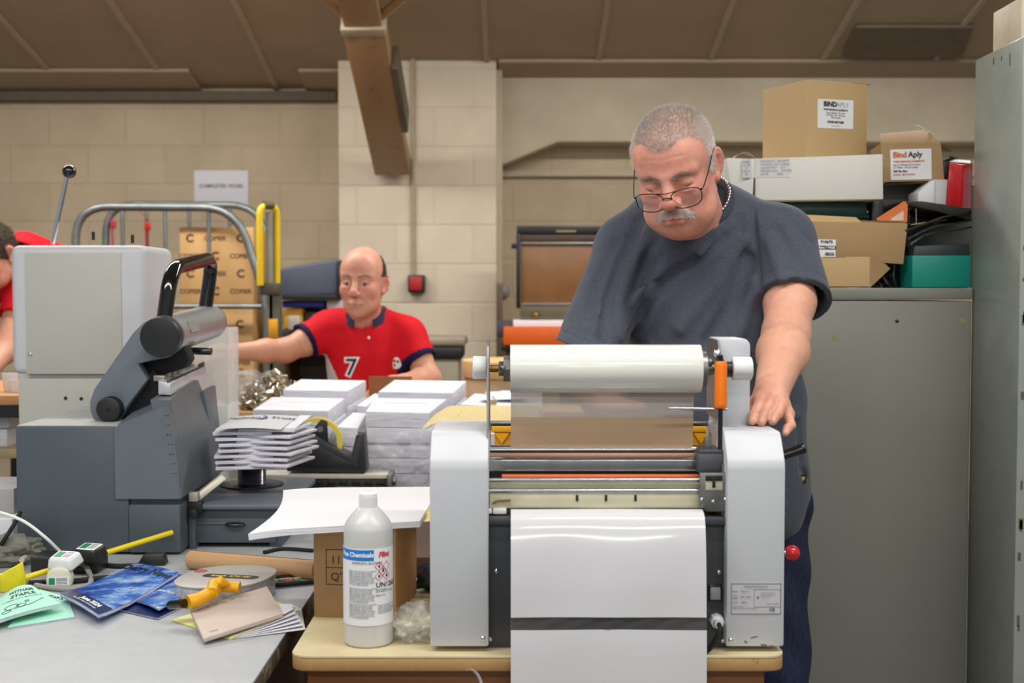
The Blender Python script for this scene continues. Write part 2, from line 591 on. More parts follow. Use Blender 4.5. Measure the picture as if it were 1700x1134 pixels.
# conduit and red alarm box on the pier
t = thing('alarm_call_point', 'small red alarm box on a thin conduit on the pale pier', 'alarm box', (hx(692, 6.5), 6.5, hz(470, 6.5)))
c = at(692, 471, 6.5)
g = G(); g.box(c.x - .046, c.x + .046, 6.46, 6.53, c.z - .047, c.z + .047, .008); g.obj('back_box', M['black_plastic'], t)
g = G(); g.box(c.x - .036, c.x + .032, 6.445, 6.47, c.z - .036, c.z + .038, .006); g.obj('red_cover', mat('alarm_red', (178, 34, 38), .45), t)
g = G(); g.tube([(hx(687, 6.51), 6.515, c.z + .04), (hx(687, 6.51), 6.515, 2.6)], .011, 10); g.obj('conduit', mat('conduit_paint', (176, 158, 134), .6), t)

# notice on the wall
c0 = at(322, 283, 6.89); c1 = at(412, 337, 6.89)
t = thing('wall_notice', 'white paper notice stuck on the block wall above the roll cage', 'notice', ((c0.x + c1.x) / 2, 6.89, c1.z))
g = G(); g.box(c0.x, c1.x, 6.893, 6.8985, c1.z - .02, c0.z); g.obj('paper', M['paper'], t)
text('COMPLETED WORK', 'lettering', .028, ((c0.x + c1.x) / 2, 6.893, hz(309, 6.89)), (1, 0, 0), (0, 0, 1), M['grey_ink'], t, bold=.0008)

# ------------------------------------------------------------------ small wooden table under the laminator
TZ = .71
TX0, TX1, TY0, TY1 = hx(478, 2.0), hx(1308, 2.0), 1.995, 2.62
M['table_top'] = worn_mat('worn_cream_laminate', (214, 200, 160), (178, 158, 116), .4, .6, 7, soft=.12)
M['edge_wood'] = worn_mat('chipped_edge_wood', (186, 146, 94), (112, 70, 44), .5, .62, 20)
M['apron_wood'] = wood_mat('apron_wood', (126, 78, 40), (150, 96, 52), .45, 5)
t = thing('work_table', 'low wooden table with worn cream top carrying the laminator', 'table', (.04, 2.3, 0))
def rrect(x0, x1, y0, y1, r, n=4):
    out = []
    for cx, cy, a in ((x1 - r, y1 - r, 0), (x0 + r, y1 - r, 90), (x0 + r, y0 + r, 180), (x1 - r, y0 + r, 270)):
        out += arc((cx, cy), r, a, a + 90, n)
    return out
g = G(); g.prism(rrect(TX0, TX1, TY0, TY1, .03), TZ - .003, TZ, 'z'); g.obj('table_top', M['table_top'], t)
g = G(); g.prism(rrect(TX0, TX1, TY0, TY1, .03), TZ - .026, TZ - .003, 'z', .003); g.obj('edge', M['edge_wood'], t)
g = G(); g.box(TX0 + .025, TX1 - .03, TY0 + .03, TY0 + .05, TZ - .13, TZ - .026, .002); g.obj('apron', M['apron_wood'], t)
g = G(); g.box(TX0 + .025, TX0 + .045, TY0 + .05, TY1 - .03, TZ - .13, TZ - .026, .002); g.obj('apron', M['apron_wood'], t)
for lx in (TX0 + .03, TX1 - .08):
    for ly in (TY0 + .035, TY1 - .085):
        g = G(); g.box(lx, lx + .05, ly, ly + .05, 0, TZ - .026, .004); g.obj('leg', M['apron_wood'], t)

# ------------------------------------------------------------------ laminator
LY = 2.02
t = LAM = thing('roll_laminator', 'white roll laminator with big film roll on the cream topped table', 'laminator', (.16, 2.2, TZ))
zb = hz(1074, LY)
def cover(x0, x1, y_back):
    zf = hz(765, LY); zt = hz(716, 2.06)
    prof = [(LY, zb), (LY, zf - .012), (LY + .003, zf), (2.052, zt - .008), (2.06, zt - .001), (2.075, zt), (y_back - .01, zt), (y_back, zt - .01), (y_back, zb)]
    g = G(); g.prism([(y, z) for y, z in prof], x0, x1, 'x', .004, 2)
    return g, zt
g, ZT = cover(hx(713, LY), hx(811, LY), 2.25); g.obj('side_cover', M['white_paint'], t)
g, ZT = cover(hx(1208, LY), hx(1305, LY), 2.25); rc = g.obj('side_cover', M['white_paint'], t)
LX0, LX1 = hx(811, LY), hx(1208, LY)
# tower beside the film roll
g = G()
tx0, tx1 = hx(1190, 2.16), hx(1245, 2.16)
poly = [(tx0, ZT - .02), (tx1, ZT - .02), (tx1, hz(580, 2.16))] + arc((tx1 - .014, hz(562, 2.16) - .014), .014, 0, 90, 5) + [(tx0, hz(562, 2.16))]
g.prism(poly, 2.16, 2.25, 'y', .003); g.obj('end_tower', M['white_paint'], t)
g = G()
g.prism([(2.10, hz(700, 2.1)), (2.10, hz(600, 2.1)), (2.135, hz(566, 2.1)), (2.25, hz(562, 2.2)), (2.25, hz(700, 2.1))], hx(1186, 2.16), hx(1189.5, 2.16), 'x'); g.obj('side_plate', M['dull_steel'], t)
g = G()
px0 = hx(808, 2.06)
g.prism([(2.05, hz(860, 2.05)), (2.05, hz(640, 2.05)), (2.09, hz(575, 2.09)), (2.14, hz(560, 2.12)), (2.22, hz(700, 2.2)), (2.22, hz(860, 2.1))], px0, px0 + .0035, 'x'); g.obj('side_plate', M['dull_steel'], t)
g = G()
g.prism([(2.05, hz(860, 2.05)), (2.05, hz(770, 2.05)), (2.20, hz(740, 2.2)), (2.22, hz(860, 2.1))], LX1 - .004, LX1, 'x'); g.obj('side_plate', M['dull_steel'], t)

# recessed dark front
g = G()
g.box(LX0 - .01, LX1 + .01, 2.045, 2.24, hz(1078, 2.04), hz(868, 2.045), .003)
g.box(LX0 - .005, LX1 + .005, 2.033, 2.06, hz(872, 2.04), hz(857, 2.04), .004)
g.obj('front_panel', M['dark_metal'], t)
for fx in (hx(822, 2.06), hx(1192, 2.06)):
    for fy in (2.07, 2.2):
        g = G(); g.cyl((fx, fy, TZ + .0005), (fx, fy, zb + .004), .014, bev=.002); g.obj('foot', M['rubber'], t)

# film roll, spindle, knobs
RY = 2.115; rz_ = hz(612, RY); rr = .5 * (hz(572, RY) - hz(652, RY))
rx0, rx1 = hx(847, RY - .03), hx(1166, RY - .03)
M['film'] = mat('film_roll', (230, 232, 224), .22, var=.012, vs=4, coat=.5)
g = G(); g.cyl((rx0, RY, rz_), (rx1, RY, rz_), rr, seg=64, bev=.001); g.obj('film_roll', M['film'], t)
g = G()
g.cyl((hx(813, RY), RY, rz_), (rx0, RY, rz_), .0065)
g.cyl((rx1, RY, rz_), (hx(1215, RY), RY, rz_), .0065)
g.obj('spindle', M['brass'], t)
g = G()
g.cyl((hx(836, RY), RY, rz_), (rx0, RY, rz_), .023, seg=8); g.cyl((hx(828, RY), RY, rz_), (hx(838, RY), RY, rz_), .013, seg=6)
g.ball((hx(835, RY), RY - .02, rz_ + .002), .006, 10, 6)
g.obj('collet', M['dull_steel'], t)
g = G()
g.cyl((rx1, RY, rz_), (hx(1171, RY), RY, rz_), .03, seg=28); g.cyl((hx(1171, RY), RY, rz_), (hx(1183, RY), RY, rz_), .011, seg=10)
g.ball((hx(1176, RY), RY - .012, rz_ + .012), .007, 10, 6)
g.obj('collet', M['dull_steel'], t)
g = G(); g.cyl((hx(785, RY), RY, rz_ + .002), (px0 - .001, RY, rz_ + .002), .0205, .0195, 32, .003); g.obj('tension_knob', M['white_plastic'], t)
g = G(); g.cyl((hx(1214, 2.1), 2.1, rz_ + .001), (hx(1247, 2.1), 2.1, rz_ + .001), .0205, .0205, 32, .003); g.obj('tension_knob', M['white_plastic'], t)
g = G(); g.cyl((hx(1190, 2.1), 2.1, rz_), (hx(1214, 2.1), 2.1, rz_), .014, seg=20); g.obj('collar', M['black_plastic'], t)

# clear film web from the supply roll to the heated roller
M['web_film'] = clear_mat('web_film', (204, 192, 182), .86, .28)
zr = hz(750, 2.13)
def web(u, v):
    p = Vector((rx0 + .001 + (rx1 - rx0 - .004) * u, RY + rr - .004, rz_ - .004))
    q = Vector((rx0 + .001 + (rx1 - rx0 - .012) * u, 2.128, zr))
    return p.lerp(q, v)
g = G(); g.sheet(web, 4, 8); g.obj('film_web', M['web_film'], t)
g = G(); g.sheet(lambda u, v: Vector(web(u, .58 + .41 * v)) + Vector((0, -.0015, 0)), 4, 4); g.obj('brown_liner', clear_mat('brown_liner', (216, 176, 130), .78, .3), t)

def bar(name, py, r, Y, m, xa=LX0, xb=LX1, seg=24):
    g = G(); g.cyl((xa, Y, hz(py, Y)), (xb, Y, hz(py, Y)), r, seg=seg); return g.obj(name, m, t)
bar('cross_bar', 703, .0052, 2.225, M['dull_steel'])
bar('steel_roller', 747, .0085, 2.135, M['steel'])
bar('nip_roller', 757, .0055, 2.11, mat('pinkish_rubber', (164, 122, 104), .5))
g = G()
g.hexa([(LX0, 2.075, hz(781, 2.075)), (LX1, 2.075, hz(781, 2.075)), (LX1, 2.12, hz(758, 2.12) - .004), (LX0, 2.12, hz(758, 2.12) - .004)],
       [(LX0, 2.075, hz(776, 2.075)), (LX1, 2.075, hz(776, 2.075)), (LX1, 2.12, hz(757, 2.12)), (LX0, 2.12, hz(757, 2.12))], .001)
g.hexa([(LX0, 2.074, hz(782, 2.075)), (LX1, 2.074, hz(782, 2.075)), (LX1, 2.084, hz(782, 2.075)), (LX0, 2.084, hz(782, 2.075))],
       [(LX0, 2.074, hz(764, 2.075)), (LX1, 2.074, hz(764, 2.075)), (LX1, 2.084, hz(760, 2.075)), (LX0, 2.084, hz(760, 2.075))], .001)
g.obj('guide_plate', M['steel'], t)
g = G(); g.box(LX0, LX1, 2.085, 2.2, hz(845, 2.09), hz(781, 2.09)); g.obj('inner_body', M['black_plastic'], t)
bar('pressure_roller', 791, .005, 2.08, M['orange_rubber'], LX0 + .022, LX1 - .03)
bar('guide_rod', 797, .0037, 2.055, M['steel'])
g = G(); g.box(LX0, LX1 - .03, 2.062, 2.075, hz(814, 2.06), hz(798, 2.06)); g.obj('cream_plate', M['cream_metal'], t)
bar('guide_rod', 815, .0042, 2.052, M['steel'])
g = G(); g.box(LX0 + .001, LX1 - .036, 2.05, 2.072, hz(844, 2.05), hz(819, 2.05), .001); cp = g.obj('cream_plate', M['cream_metal'], t)
for sxp in (958, 1006, 1055):
    g = G(); a = at(sxp, 827, 2.0495)
    g.box(a.x - .0022, a.x + .0022, 2.0488, 2.055, a.z - .0055, a.z + .0055, .0006); g.obj('slot', M['black_plastic'], cp)
g = G(); a = at(830, 833, 2.048)
g.tube([a + Vector((-.012, 0, -.003)), a + Vector((-.004, -.001, .002)), a + Vector((.006, 0, .002)), a + Vector((.018, 0, .003))], .0018, 8); g.obj('spring_clip', M['brass'], cp)
g = G(); a = at(829, 850, 2.04); g.box(a.x - .011, a.x + .012, 2.044, 2.06, a.z - .0045, a.z + .0045, .001); g.box(a.x - .019, a.x - .013, 2.044, 2.06, a.z - .004, a.z + .004, .001)
g.obj('barcode_tag', M['label_white'], t)

# right hand roller bracket
g = G()
bx0, bx1 = hx(1161, 2.045), hx(1209, 2.045)
def zz(p): return hz(p, 2.045)
g.prism([(bx0, zz(784)), (bx1, zz(784)), (bx1, zz(836)), (bx1 - .008, zz(848)), (bx0 + .01, zz(848)), (bx0, zz(836))], 2.036, 2.046, 'y', .0012)
br = g.obj('bracket', M['dull_steel'], t)
g = G(); g.box(hx(1172, 2.036), hx(1200, 2.036), 2.0345, 2.037, zz(812), zz(790), .0005); g.obj('slot_window', M['cream_metal'], br)
g = G(); g.box(hx(1172, 2.036), hx(1200, 2.036), 2.033, 2.037, zz(797), zz(788), .001); g.box(hx(1183, 2.036), hx(1188, 2.036), 2.0325, 2.037, zz(808), zz(792), .0005); g.obj('adjuster', M['black_plastic'], br)
for sx_, sy_ in ((1165, 829), (1204, 829), (1184, 833)):
    a = at(sx_, sy_, 2.036); g = G(); g.ball((a.x, 2.036, a.z), (.0032, .002, .0032), 12, 8); g.obj('screw', M['chrome'], br)
g = G(); g.box(hx(1157, 2.07), hx(1200, 2.07), 2.055, 2.1, hz(783, 2.07), hz(752, 2.07), .002); g.box(hx(1160, 2.07), hx(1206, 2.07), 2.06, 2.1, hz(752, 2.07), hz(746, 2.07), .001)
blk = g.obj('bearing_block', mat('grey_casting', (92, 96, 98), .45, .5), t)
g = G(); a = at(1174, 735, 2.075); g.cyl((a.x, 2.075, hz(748, 2.075)), (a.x, 2.075, hz(726, 2.075)), .006, .006, 8, .001); g.cyl((a.x + .005, 2.075, hz(727, 2.075)), (a.x + .005, 2.075, hz(719, 2.075)), .0022); g.obj('bolt', M['dull_steel'], blk)

# swing lever with orange grip
g = G(); a = at(1197, 600, 2.075); b = at(1196, 678, 2.07)
g.tube([a, a.lerp(b, .04), a.lerp(b, .1), a.lerp(b, .9), a.lerp(b, .97), b], [.0085, .0104, .0107, .0112, .0108, .009], 24); g.obj('lever_grip', M['orange_plastic'], t)
g = G(); g.tube([at(1194, 590, 2.075), at(1197, 602, 2.075)], .006, 14); g.tube([b, at(1195, 780, 2.07)], .0042, 10, flat=.6); g.obj('lever', M['black_gloss'], t)
g = G(); a = at(1109, 678, 2.06); b = at(1206, 680, 2.075); g.tube([a, a.lerp(b, .02), b], [.0025, .0034, .0034], 12); g.obj('guide_pin', M['steel'], t)
g = G(); a = at(1190, 588, 2.09); g.ball((a.x, 2.085, a.z), (.007, .007, .009), 14, 8); g.obj('latch', M['chrome'], t)

# laminated sheets coming out over the front and hanging past the table edge
wx0, wx1 = hx(848, 2.0), hx(1172, 2.0)
prof = spline([(0, 2.045, hz(846, 2.045)), (0, 2.03, hz(847, 2.03)), (0, 2.006, hz(862, 2.0)), (0, 1.992, hz(900, 1.99)), (0, 1.984, hz(960, 1.985)), (0, 1.980, hz(1030, 1.98)), (0, 1.975, hz(1120, 1.975)), (0, 1.972, .42)], 10)
L = [0]
for i in range(1, len(prof)): L.append(L[-1] + (prof[i] - prof[i - 1]).length)
def on_prof(s):
    for i in range(1, len(prof)):
        if s <= L[i] or i == len(prof) - 1:
            k = (s - L[i - 1]) / (L[i] - L[i - 1]); return prof[i - 1].lerp(prof[i], k)
def s_at_z(z):
    for i in range(1, len(prof)):
        if prof[i].z <= z: return L[i - 1] + (L[i] - L[i - 1]) * (prof[i - 1].z - z) / (prof[i - 1].z - prof[i].z)
s1 = s_at_z(hz(1025.5, 1.98)); s2 = s_at_z(hz(1046, 1.98))
M['gloss_sheet'] = mat('gloss_sheet', (216, 216, 220), .16, var=.004, vs=3, coat=.6)
lw = thing('laminated_print', 'glossy white laminated sheets hanging out over the front of the laminator', 'laminated sheet', (.16, 1.98, hz(1030, 1.98)))
for a_, b_ in ((0, s1), (s2, L[-1])):
    g = G()
    def f(u, v, a_=a_, b_=b_):
        p = on_prof(a_ + (b_ - a_) * v)
        return (wx0 + (wx1 - wx0) * u, p.y + .0025 * math.sin(u * PI) - .0012 * math.sin(u * 9 + v * 3), p.z)
    g.sheet(f, 24, 40, .0006); g.obj('sheet', M['gloss_sheet'], lw)
g = G()
def f(u, v):
    p = on_prof(s1 - .003 + (s2 - s1 + .006) * v)
    return (wx0 - .001 + (wx1 - wx0 + .002) * u, p.y + .0032 + .0012 * math.sin(u * 40 + v * 5) * v * (1 - v) * 3, p.z)
g.sheet(f, 60, 6); g.obj('clear_film', clear_mat('clear_gap_film', (120, 120, 122), .3, .06), lw)

# front details
for px_, py_, big in ((824, 948, 1), (1193, 950, 1), (802, 1060, 1), (814, 1061, 1), (1200, 1064, 1), (1213, 1063, 1)):
    Yq = 2.045 if 811 < px_ < 1208 else LY
    a = at(px_, py_, Yq); g = G(); g.ball((a.x, Yq - .0005, a.z), (.0046, .0035, .0046), 14, 8); g.obj('screw', M['chrome'], t)
a = at(1187, 984, 2.045); g = G(); g.box(a.x - .0115, a.x + .0115, 2.041, 2.05, a.z - .0145, a.z + .0145, .002); sw = g.obj('power_switch', M['black_gloss'], t)
g = G(); g.hexa([(a.x - .0088, 2.0385, a.z - .011), (a.x + .0088, 2.0385, a.z - .011), (a.x + .0088, 2.046, a.z - .011), (a.x - .0088, 2.046, a.z - .011)],
                [(a.x - .0088, 2.041, a.z + .011), (a.x + .0088, 2.041, a.z + .011), (a.x + .0088, 2.046, a.z + .011), (a.x - .0088, 2.046, a.z + .011)], .001); g.obj('rocker', mat('rocker_grey', (150, 156, 152), .3), sw)
a = at(1189, 1029, 2.045); g = G(); g.cyl((a.x, 2.046, a.z), (a.x, 2.028, a.z), .0125, .0118, 8, .001); g.cyl((a.x, 2.03, a.z), (a.x, 2.018, a.z), .0088, .007, 18); cg = g.obj('cable_gland', M['white_plastic'], t)
g = G(); g.tube(spline([(a.x, 2.022, a.z), (a.x, 2.006, a.z - .004), (a.x - .006, 2.002, a.z - .016), (a.x - .018, 2.006, a.z - .04), (a.x - .03, 2.012, a.z - .046), (a.x - .03, 2.03, a.z - .0485)], 6), .004, 10); g.obj('power_cord', M['rubber'], t)

# rating plate
a = at(1255, 994, LY); g = G(); W_, H_ = .0855, .0535
plate(g, (a.x, LY, a.z), (1, 0, 0), (0, 0, 1), W_, H_, .0004, .0006); rp = g.obj('rating_plate', mat('rating_grey', (196, 196, 200), .4, var=0), t)
g = G()
def frame(g, cx, cz, w, h, th, y):
    for (x0, x1, z0, z1) in ((cx - w / 2, cx + w / 2, cz + h / 2 - th, cz + h / 2), (cx - w / 2, cx + w / 2, cz - h / 2, cz - h / 2 + th), (cx - w / 2, cx - w / 2 + th, cz - h / 2, cz + h / 2), (cx + w / 2 - th, cx + w / 2, cz - h / 2, cz + h / 2)):
        g.box(x0, x1, y - .0002, y + .0003, z0, z1)
frame(g, a.x, a.z, W_ - .001, H_ - .001, .001, LY - .0008)
frame(g, a.x + .019, a.z + .001, .045, .03, .0004, LY - .0008)
g.prism([(a.x + .0005, a.z + .001), (a.x + .0055, a.z + .001), (a.x + .003, a.z + .0055)], LY - .0012, LY - .0008, 'y')
g.obj('printed_lines', M['grey_ink'], rp)
def lt(s, sz, dx, dz, al='LEFT', m='grey_ink', b=.00005, par=None, y=LY - .0012):
    return text(s, 'lettering', sz, (a.x + dx, y, a.z + dz), (1, 0, 0), (0, 0, 1), M[m], par or rp, al, b)
lt('Thermal Roll Laminator', .0042, 0, .0212, 'CENTER')
lt('Model', .0034, -.04, .0125); lt('TH35 - B', .0034, -.026, .0125)
lt('Power', .0034, -.04, .005); lt('Supply', .0034, -.04, .0012); lt('220V  50Hz', .0034, -.026, .0033)
lt('Power', .0034, -.04, -.0062); lt('1200W', .0034, -.026, -.0062)
lt('Disconnect power\nbefore servicing or opening the machine', .0026, -.04, -.0145)
lt('CE', .0075, .027, -.0185, 'CENTER', 'ink', .0002)
lt('Warning hot parts inside\nkeep hands and clothing\nclear of the rollers\nwhile running', .0024, .0085, .0075, 'LEFT', 'pale_ink')
lt('Serial No. 00214', .003, .018, -.0088, 'LEFT')
g = G()
for (px_, py_, w_, h_, r_) in ((1238, 1066, .006, .003, .6), (1252, 1058, .012, .002, -.2), (1268, 1071, .01, .003, .1), (1279, 1073, .008, .002, -.2)):
    b = at(px_, py_, LY); R_ = Vector((math.cos(r_), 0, math.sin(r_) * -1)); plate(g, (b.x, LY, b.z), R_, Vector((0, 1, 0)).cross(R_) * -1, w_, h_)
g.obj('paint_chip', mat('chip_grey', (104, 104, 98), .6), rc)

# red ball knob and black lever on the right flank
kx = hx(1305, LY)
g = G(); a = at(1315, 918, 2.1); g.cyl((kx - .01, 2.1, a.z), (a.x, 2.1, a.z), .005); g.obj('ball_stem', M['steel'], t)
g = G(); g.ball(a, .0135, 28, 18); g.obj('ball_knob', M['red_gloss'], t)
g = G(); a = at(1298, 757, 2.14); b = at(1337, 743, 2.14)
g.tube([a, a.lerp(b, .5), a.lerp(b, .8), a.lerp(b, .95), b], [.0085, .0085, .0098, .0096, .006], 20); g.obj('crank_handle', M['black_gloss'], t)
# ------------------------------------------------------------------ big white desk on the left
def onz(px, py, z):
    """point at height z seen at pixel (px, py)"""
    a = at(px, py, 2.0); o = Vector((0, 0, CAM_Z)); d = a - o
    return o + d * ((z - CAM_Z) / d.z)

DZ = .70
DX1 = -.412
M['desk_top'] = worn_mat('scuffed_white_desk', (174, 178, 182), (150, 152, 155), .42, .6, 5, soft=.2)
M['desk_edge'] = worn_mat('dark_worn_edge', (92, 78, 62), (150, 140, 124), .6, .55, 25)
t = thing('packing_desk', 'wide white topped desk with dark worn edge, covered in booklets and cables', 'desk', (-1.2, 2.0, 0))
g = G(); g.box(-2.6, DX1, 1.0, 3.3, DZ - .004, DZ); g.obj('desk_top', M['desk_top'], t)
g = G(); g.box(-2.6, DX1, 1.0, 3.3, DZ - .035, DZ - .004, .002); g.obj('edge', M['desk_edge'], t)
M['brown_panel'] = wood_mat('brown_panel', (74, 48, 30), (92, 62, 40), .5, 5)
for lx in (-2.55, DX1 - .09):
    for ly in (1.06, 3.2):
        g = G(); g.box(lx, lx + .06, ly, ly + .06, 0, DZ - .035, .003); g.obj('leg', M['brown_panel'], t)
g = G(); g.box(DX1 - .05, DX1 - .03, 1.12, 3.2, .42, DZ - .035); g.obj('apron', M['brown_panel'], t)

# ------------------------------------------------------------------ grey punching machine
M['slate'] = mat('slate_paint', (78, 87, 94), .42, var=.03, vs=4, bump=.04, bs=700)
M['slate_mid'] = mat('slate_paint_mid', (98, 106, 114), .4, var=.025, vs=5)
M['void'] = mat('void_black', (10, 10, 12), .8, var=0)  # near-black: the dark of the void in the machine head, put into the colour
M['dusty_lit_top'] = worn_mat('dusty_lit_grey', (176, 176, 174), (150, 148, 146), .6, .6, 9)  # pale from dust, and from overhead light put into the colour
MY = 2.82
t = PM = thing('punching_machine', 'big slate grey punching machine with bent black handle on the desk', 'punching machine', (-.97, 3.0, DZ))
mx0 = hx(25, MY); mx1 = hx(212, MY); mx2 = hx(298, MY); mz = hz(708, MY)
g = G(); g.box(mx0, mx1, MY, 3.3, DZ + .006, mz, .004); g.obj('body', M['slate'], t)
g = G(); g.box(mx0 + .003, hx(195, MY) , MY + .004, 3.296, mz - .001, mz + .002); g.obj('top_panel', M['dusty_lit_top'], t)
def rgt(Y, py): return at(298, py, Y)
zs = hz(828, MY)
# upper right module: leaning right wall
def ring(y, top):
    z1 = top
    return [(mx1 - .03, y, zs), (mx2, y, zs), (mx2 - .004, y, zs + (z1 - zs) * .35), (mx2 - .016, y, zs + (z1 - zs) * .72), (mx2 - .036, y, z1), (mx1 - .03, y, z1 - .05)]
g = G()
A = ring(MY - .004, hz(674, MY)); B = ring(3.0, hz(660, MY) + .01)
n = 6
vs = A + B
fs = [tuple(range(n)), tuple(reversed(range(n, 2 * n)))] + [(i, n + i, n + (i + 1) % n, (i + 1) % n) for i in range(n)]
g.add(vs, fs); g.obj('upper_module', M['slate_mid'], t)
g = G()
A = [(mx2 - .03, 2.86, zs), (mx2 + .001, 2.86, zs), (mx2 - .012, 2.86, hz(725, 2.86)), (mx2 - .034, 2.86, hz(664, 2.86)), (mx2 - .08, 2.86, hz(664, 2.86))]
B = [(mx2 - .03, 3.2, zs), (mx2 + .001, 3.2, zs), (mx2 - .012, 3.2, hz(700, 3.2)), (mx2 - .034, 3.12, hz(631, 3.12)), (mx2 - .08, 3.12, hz(631, 3.12))]
n = 5; vs = A + B
fs = [tuple(range(n)), tuple(reversed(range(n, 2 * n)))] + [(i, n + i, n + (i + 1) % n, (i + 1) % n) for i in range(n)]
g.add(vs, fs); g.obj('side_panel', M['slate_mid'], t)
g = G(); g.hexa([(mx2 - .02, 3.2, zs), (mx2 - .004, 3.2, zs), (mx2 - .004, 3.27, zs), (mx2 - .02, 3.27, zs)], [(mx2 - .03, 3.12, hz(646, 3.2)), (mx2 - .018, 3.12, hz(646, 3.2)), (mx2 - .018, 3.24, hz(640, 3.24)), (mx2 - .03, 3.24, hz(640, 3.24))], .002)
g.obj('back_guide', M['slate_mid'], t)
g = G(); g.box(mx1, mx2, MY - .004, 3.25, DZ + .006, hz(838, MY), .004); g.obj('lower_module', M['slate'], t)
g = G(); g.box(mx1 + .002, mx2 - .004, MY + .006, 3.2, hz(839, MY), zs + .002); g.obj('seam', mat('seam_grey', (60, 66, 72), .5, var=0), t)
g = G()
for fx in (mx0 + .04, mx2 - .05):
    for fy in (MY + .04, 3.2): g.cyl((fx, fy, DZ), (fx, fy, DZ + .008), .015, seg=14)
g.obj('feet', M['rubber'], t)
g = G()
for i in range(7):
    for j in range(2):
        a = at(274 + i * 2.2 + j * 5, 690 + i * 16, MY - .004); g.cyl((a.x, MY - .0048, a.z), (a.x, MY + .002, a.z), .0013, seg=8)
g.obj('vent_holes', M['black_plastic'], t)
# black inner wall beside the arm
AY = 2.93
g = G(); g.prism([(at(187, 705, AY).x, mz - .01), (at(275, 705, AY).x, mz - .01), (at(272, 650, AY).x, hz(650, AY)), (at(250, 612, AY).x, hz(612, AY)), (at(222, 650, AY).x, hz(650, AY))], AY + .02, 3.2, 'y', .003); g.obj('inner_wall', M['void'], t)
g = G()
hexp = [(230, 605), (246, 582), (300, 575), (308, 598), (300, 612), (270, 622), (246, 628)]
g.prism([(at(a, b, AY).x, at(a, b, AY).z) for a, b in hexp], AY + .03, 3.02, 'y', .003); g.obj('head_block', M['void'], t)
# arm
ac0 = at(182, 672, AY); ac1 = at(266, 560, AY)
ax = Vector((ac1.x - ac0.x, 0, ac1.z - ac0.z)); L_ = ax.length; ax.normalize(); an = Vector((-ax.z, 0, ax.x))
r0, r1 = .047, .049
poly = [(150, 680), (150, 666), (157, 646), (222, 552), (240, 534), (262, 528), (284, 536), (296, 556), (292, 580), (278, 594), (256, 598), (230, 604), (246, 630), (214, 672), (196, 700), (184, 707), (166, 704), (155, 695)]
poly = [(at(p, q, AY).x, at(p, q, AY).z) for p, q in poly]
g = G(); g.prism(poly, AY - .005, AY + .045, 'y', .004); g.obj('lever_arm', mat('arm_grey', (104, 113, 121), .4, var=.02), t)
pk = at(180, 680, AY - .03)
g = G(); g.cyl((pk.x, AY - .034, pk.z), (pk.x, AY + .0, pk.z), .0295, seg=36, bev=.004)
for k in range(40):
    a = 2 * PI * k / 40
    g.box(-.0012, .0012, -.012, .012, -.001, .001, M=Matrix.Translation((pk.x + .0297 * math.cos(a), AY - .016, pk.z + .0297 * math.sin(a))))
kn = g.obj('pivot_knob', M['black_plastic'], t)
g = G(); g.cyl((pk.x, AY - .0355, pk.z), (pk.x, AY - .03, pk.z), .0048, seg=16); g.obj('knob_hole', M['black_gloss'], kn)
# motor cylinder
c0 = at(265, 560, 2.885); c1 = Vector((c0.x, 3.38, 1.238))
cd = (c1 - c0).normalized()
g = G(); g.cyl(c0 + cd * .035, c1 - cd * .02, .0475, seg=44); mc = g.obj('motor_cylinder', mat('brushed_grey', (166, 168, 170), .36, .5, var=.05, stretch=(1, .1, 1), vs=60), t)
g = G(); g.cyl(c0, c0 + cd * .034, .0485, seg=44, bev=.003); g.obj('end_cap', M['black_plastic'], t)
g = G(); g.cyl(c0 + cd * .028, c0 + cd * .04, .0497, seg=44); g.obj('end_ring', M['dull_steel'], t)
g = G(); g.cyl(c1 - cd * .02, c1, .0475, .045, seg=44, bev=.003); g.obj('end_cap', M['black_plastic'], t)
sdv = Vector((math.cos(math.radians(20)), 0, math.sin(math.radians(20))))
b = c0 + cd * .14 + sdv * .0478
up_ = sdv.cross(cd)
g = G(); plate(g, b, cd, up_, .075, .03, .0004, .0004); g.obj('type_plate', mat('plate_grey', (150, 152, 154), .4), mc)
g = G()
for k in range(9):
    a = math.radians(95 + k * 4)
    g.box(-.0015, .0015, 0, .36, -.001, .001, M=Matrix.Translation(c0 + cd * .06 + Vector((math.cos(a), 0, math.sin(a))) * .0478))
g.obj('cooling_ribs', M['dull_steel'], mc)
# bent handle
hpts = [c0 + cd * .05 + Vector((-.004, 0, .03)), at(284, 446, 2.97), at(353, 428, 3.34), c1 - cd * .06 + Vector((-.002, 0, .03))]
g = G(); g.tube(rounded(hpts, .065, 8), .0190, 20); g.obj('bent_handle', M['black_gloss'], t)
M['clamp_alloy'] = mat('clamp_alloy', (160, 158, 140), .35, .7)
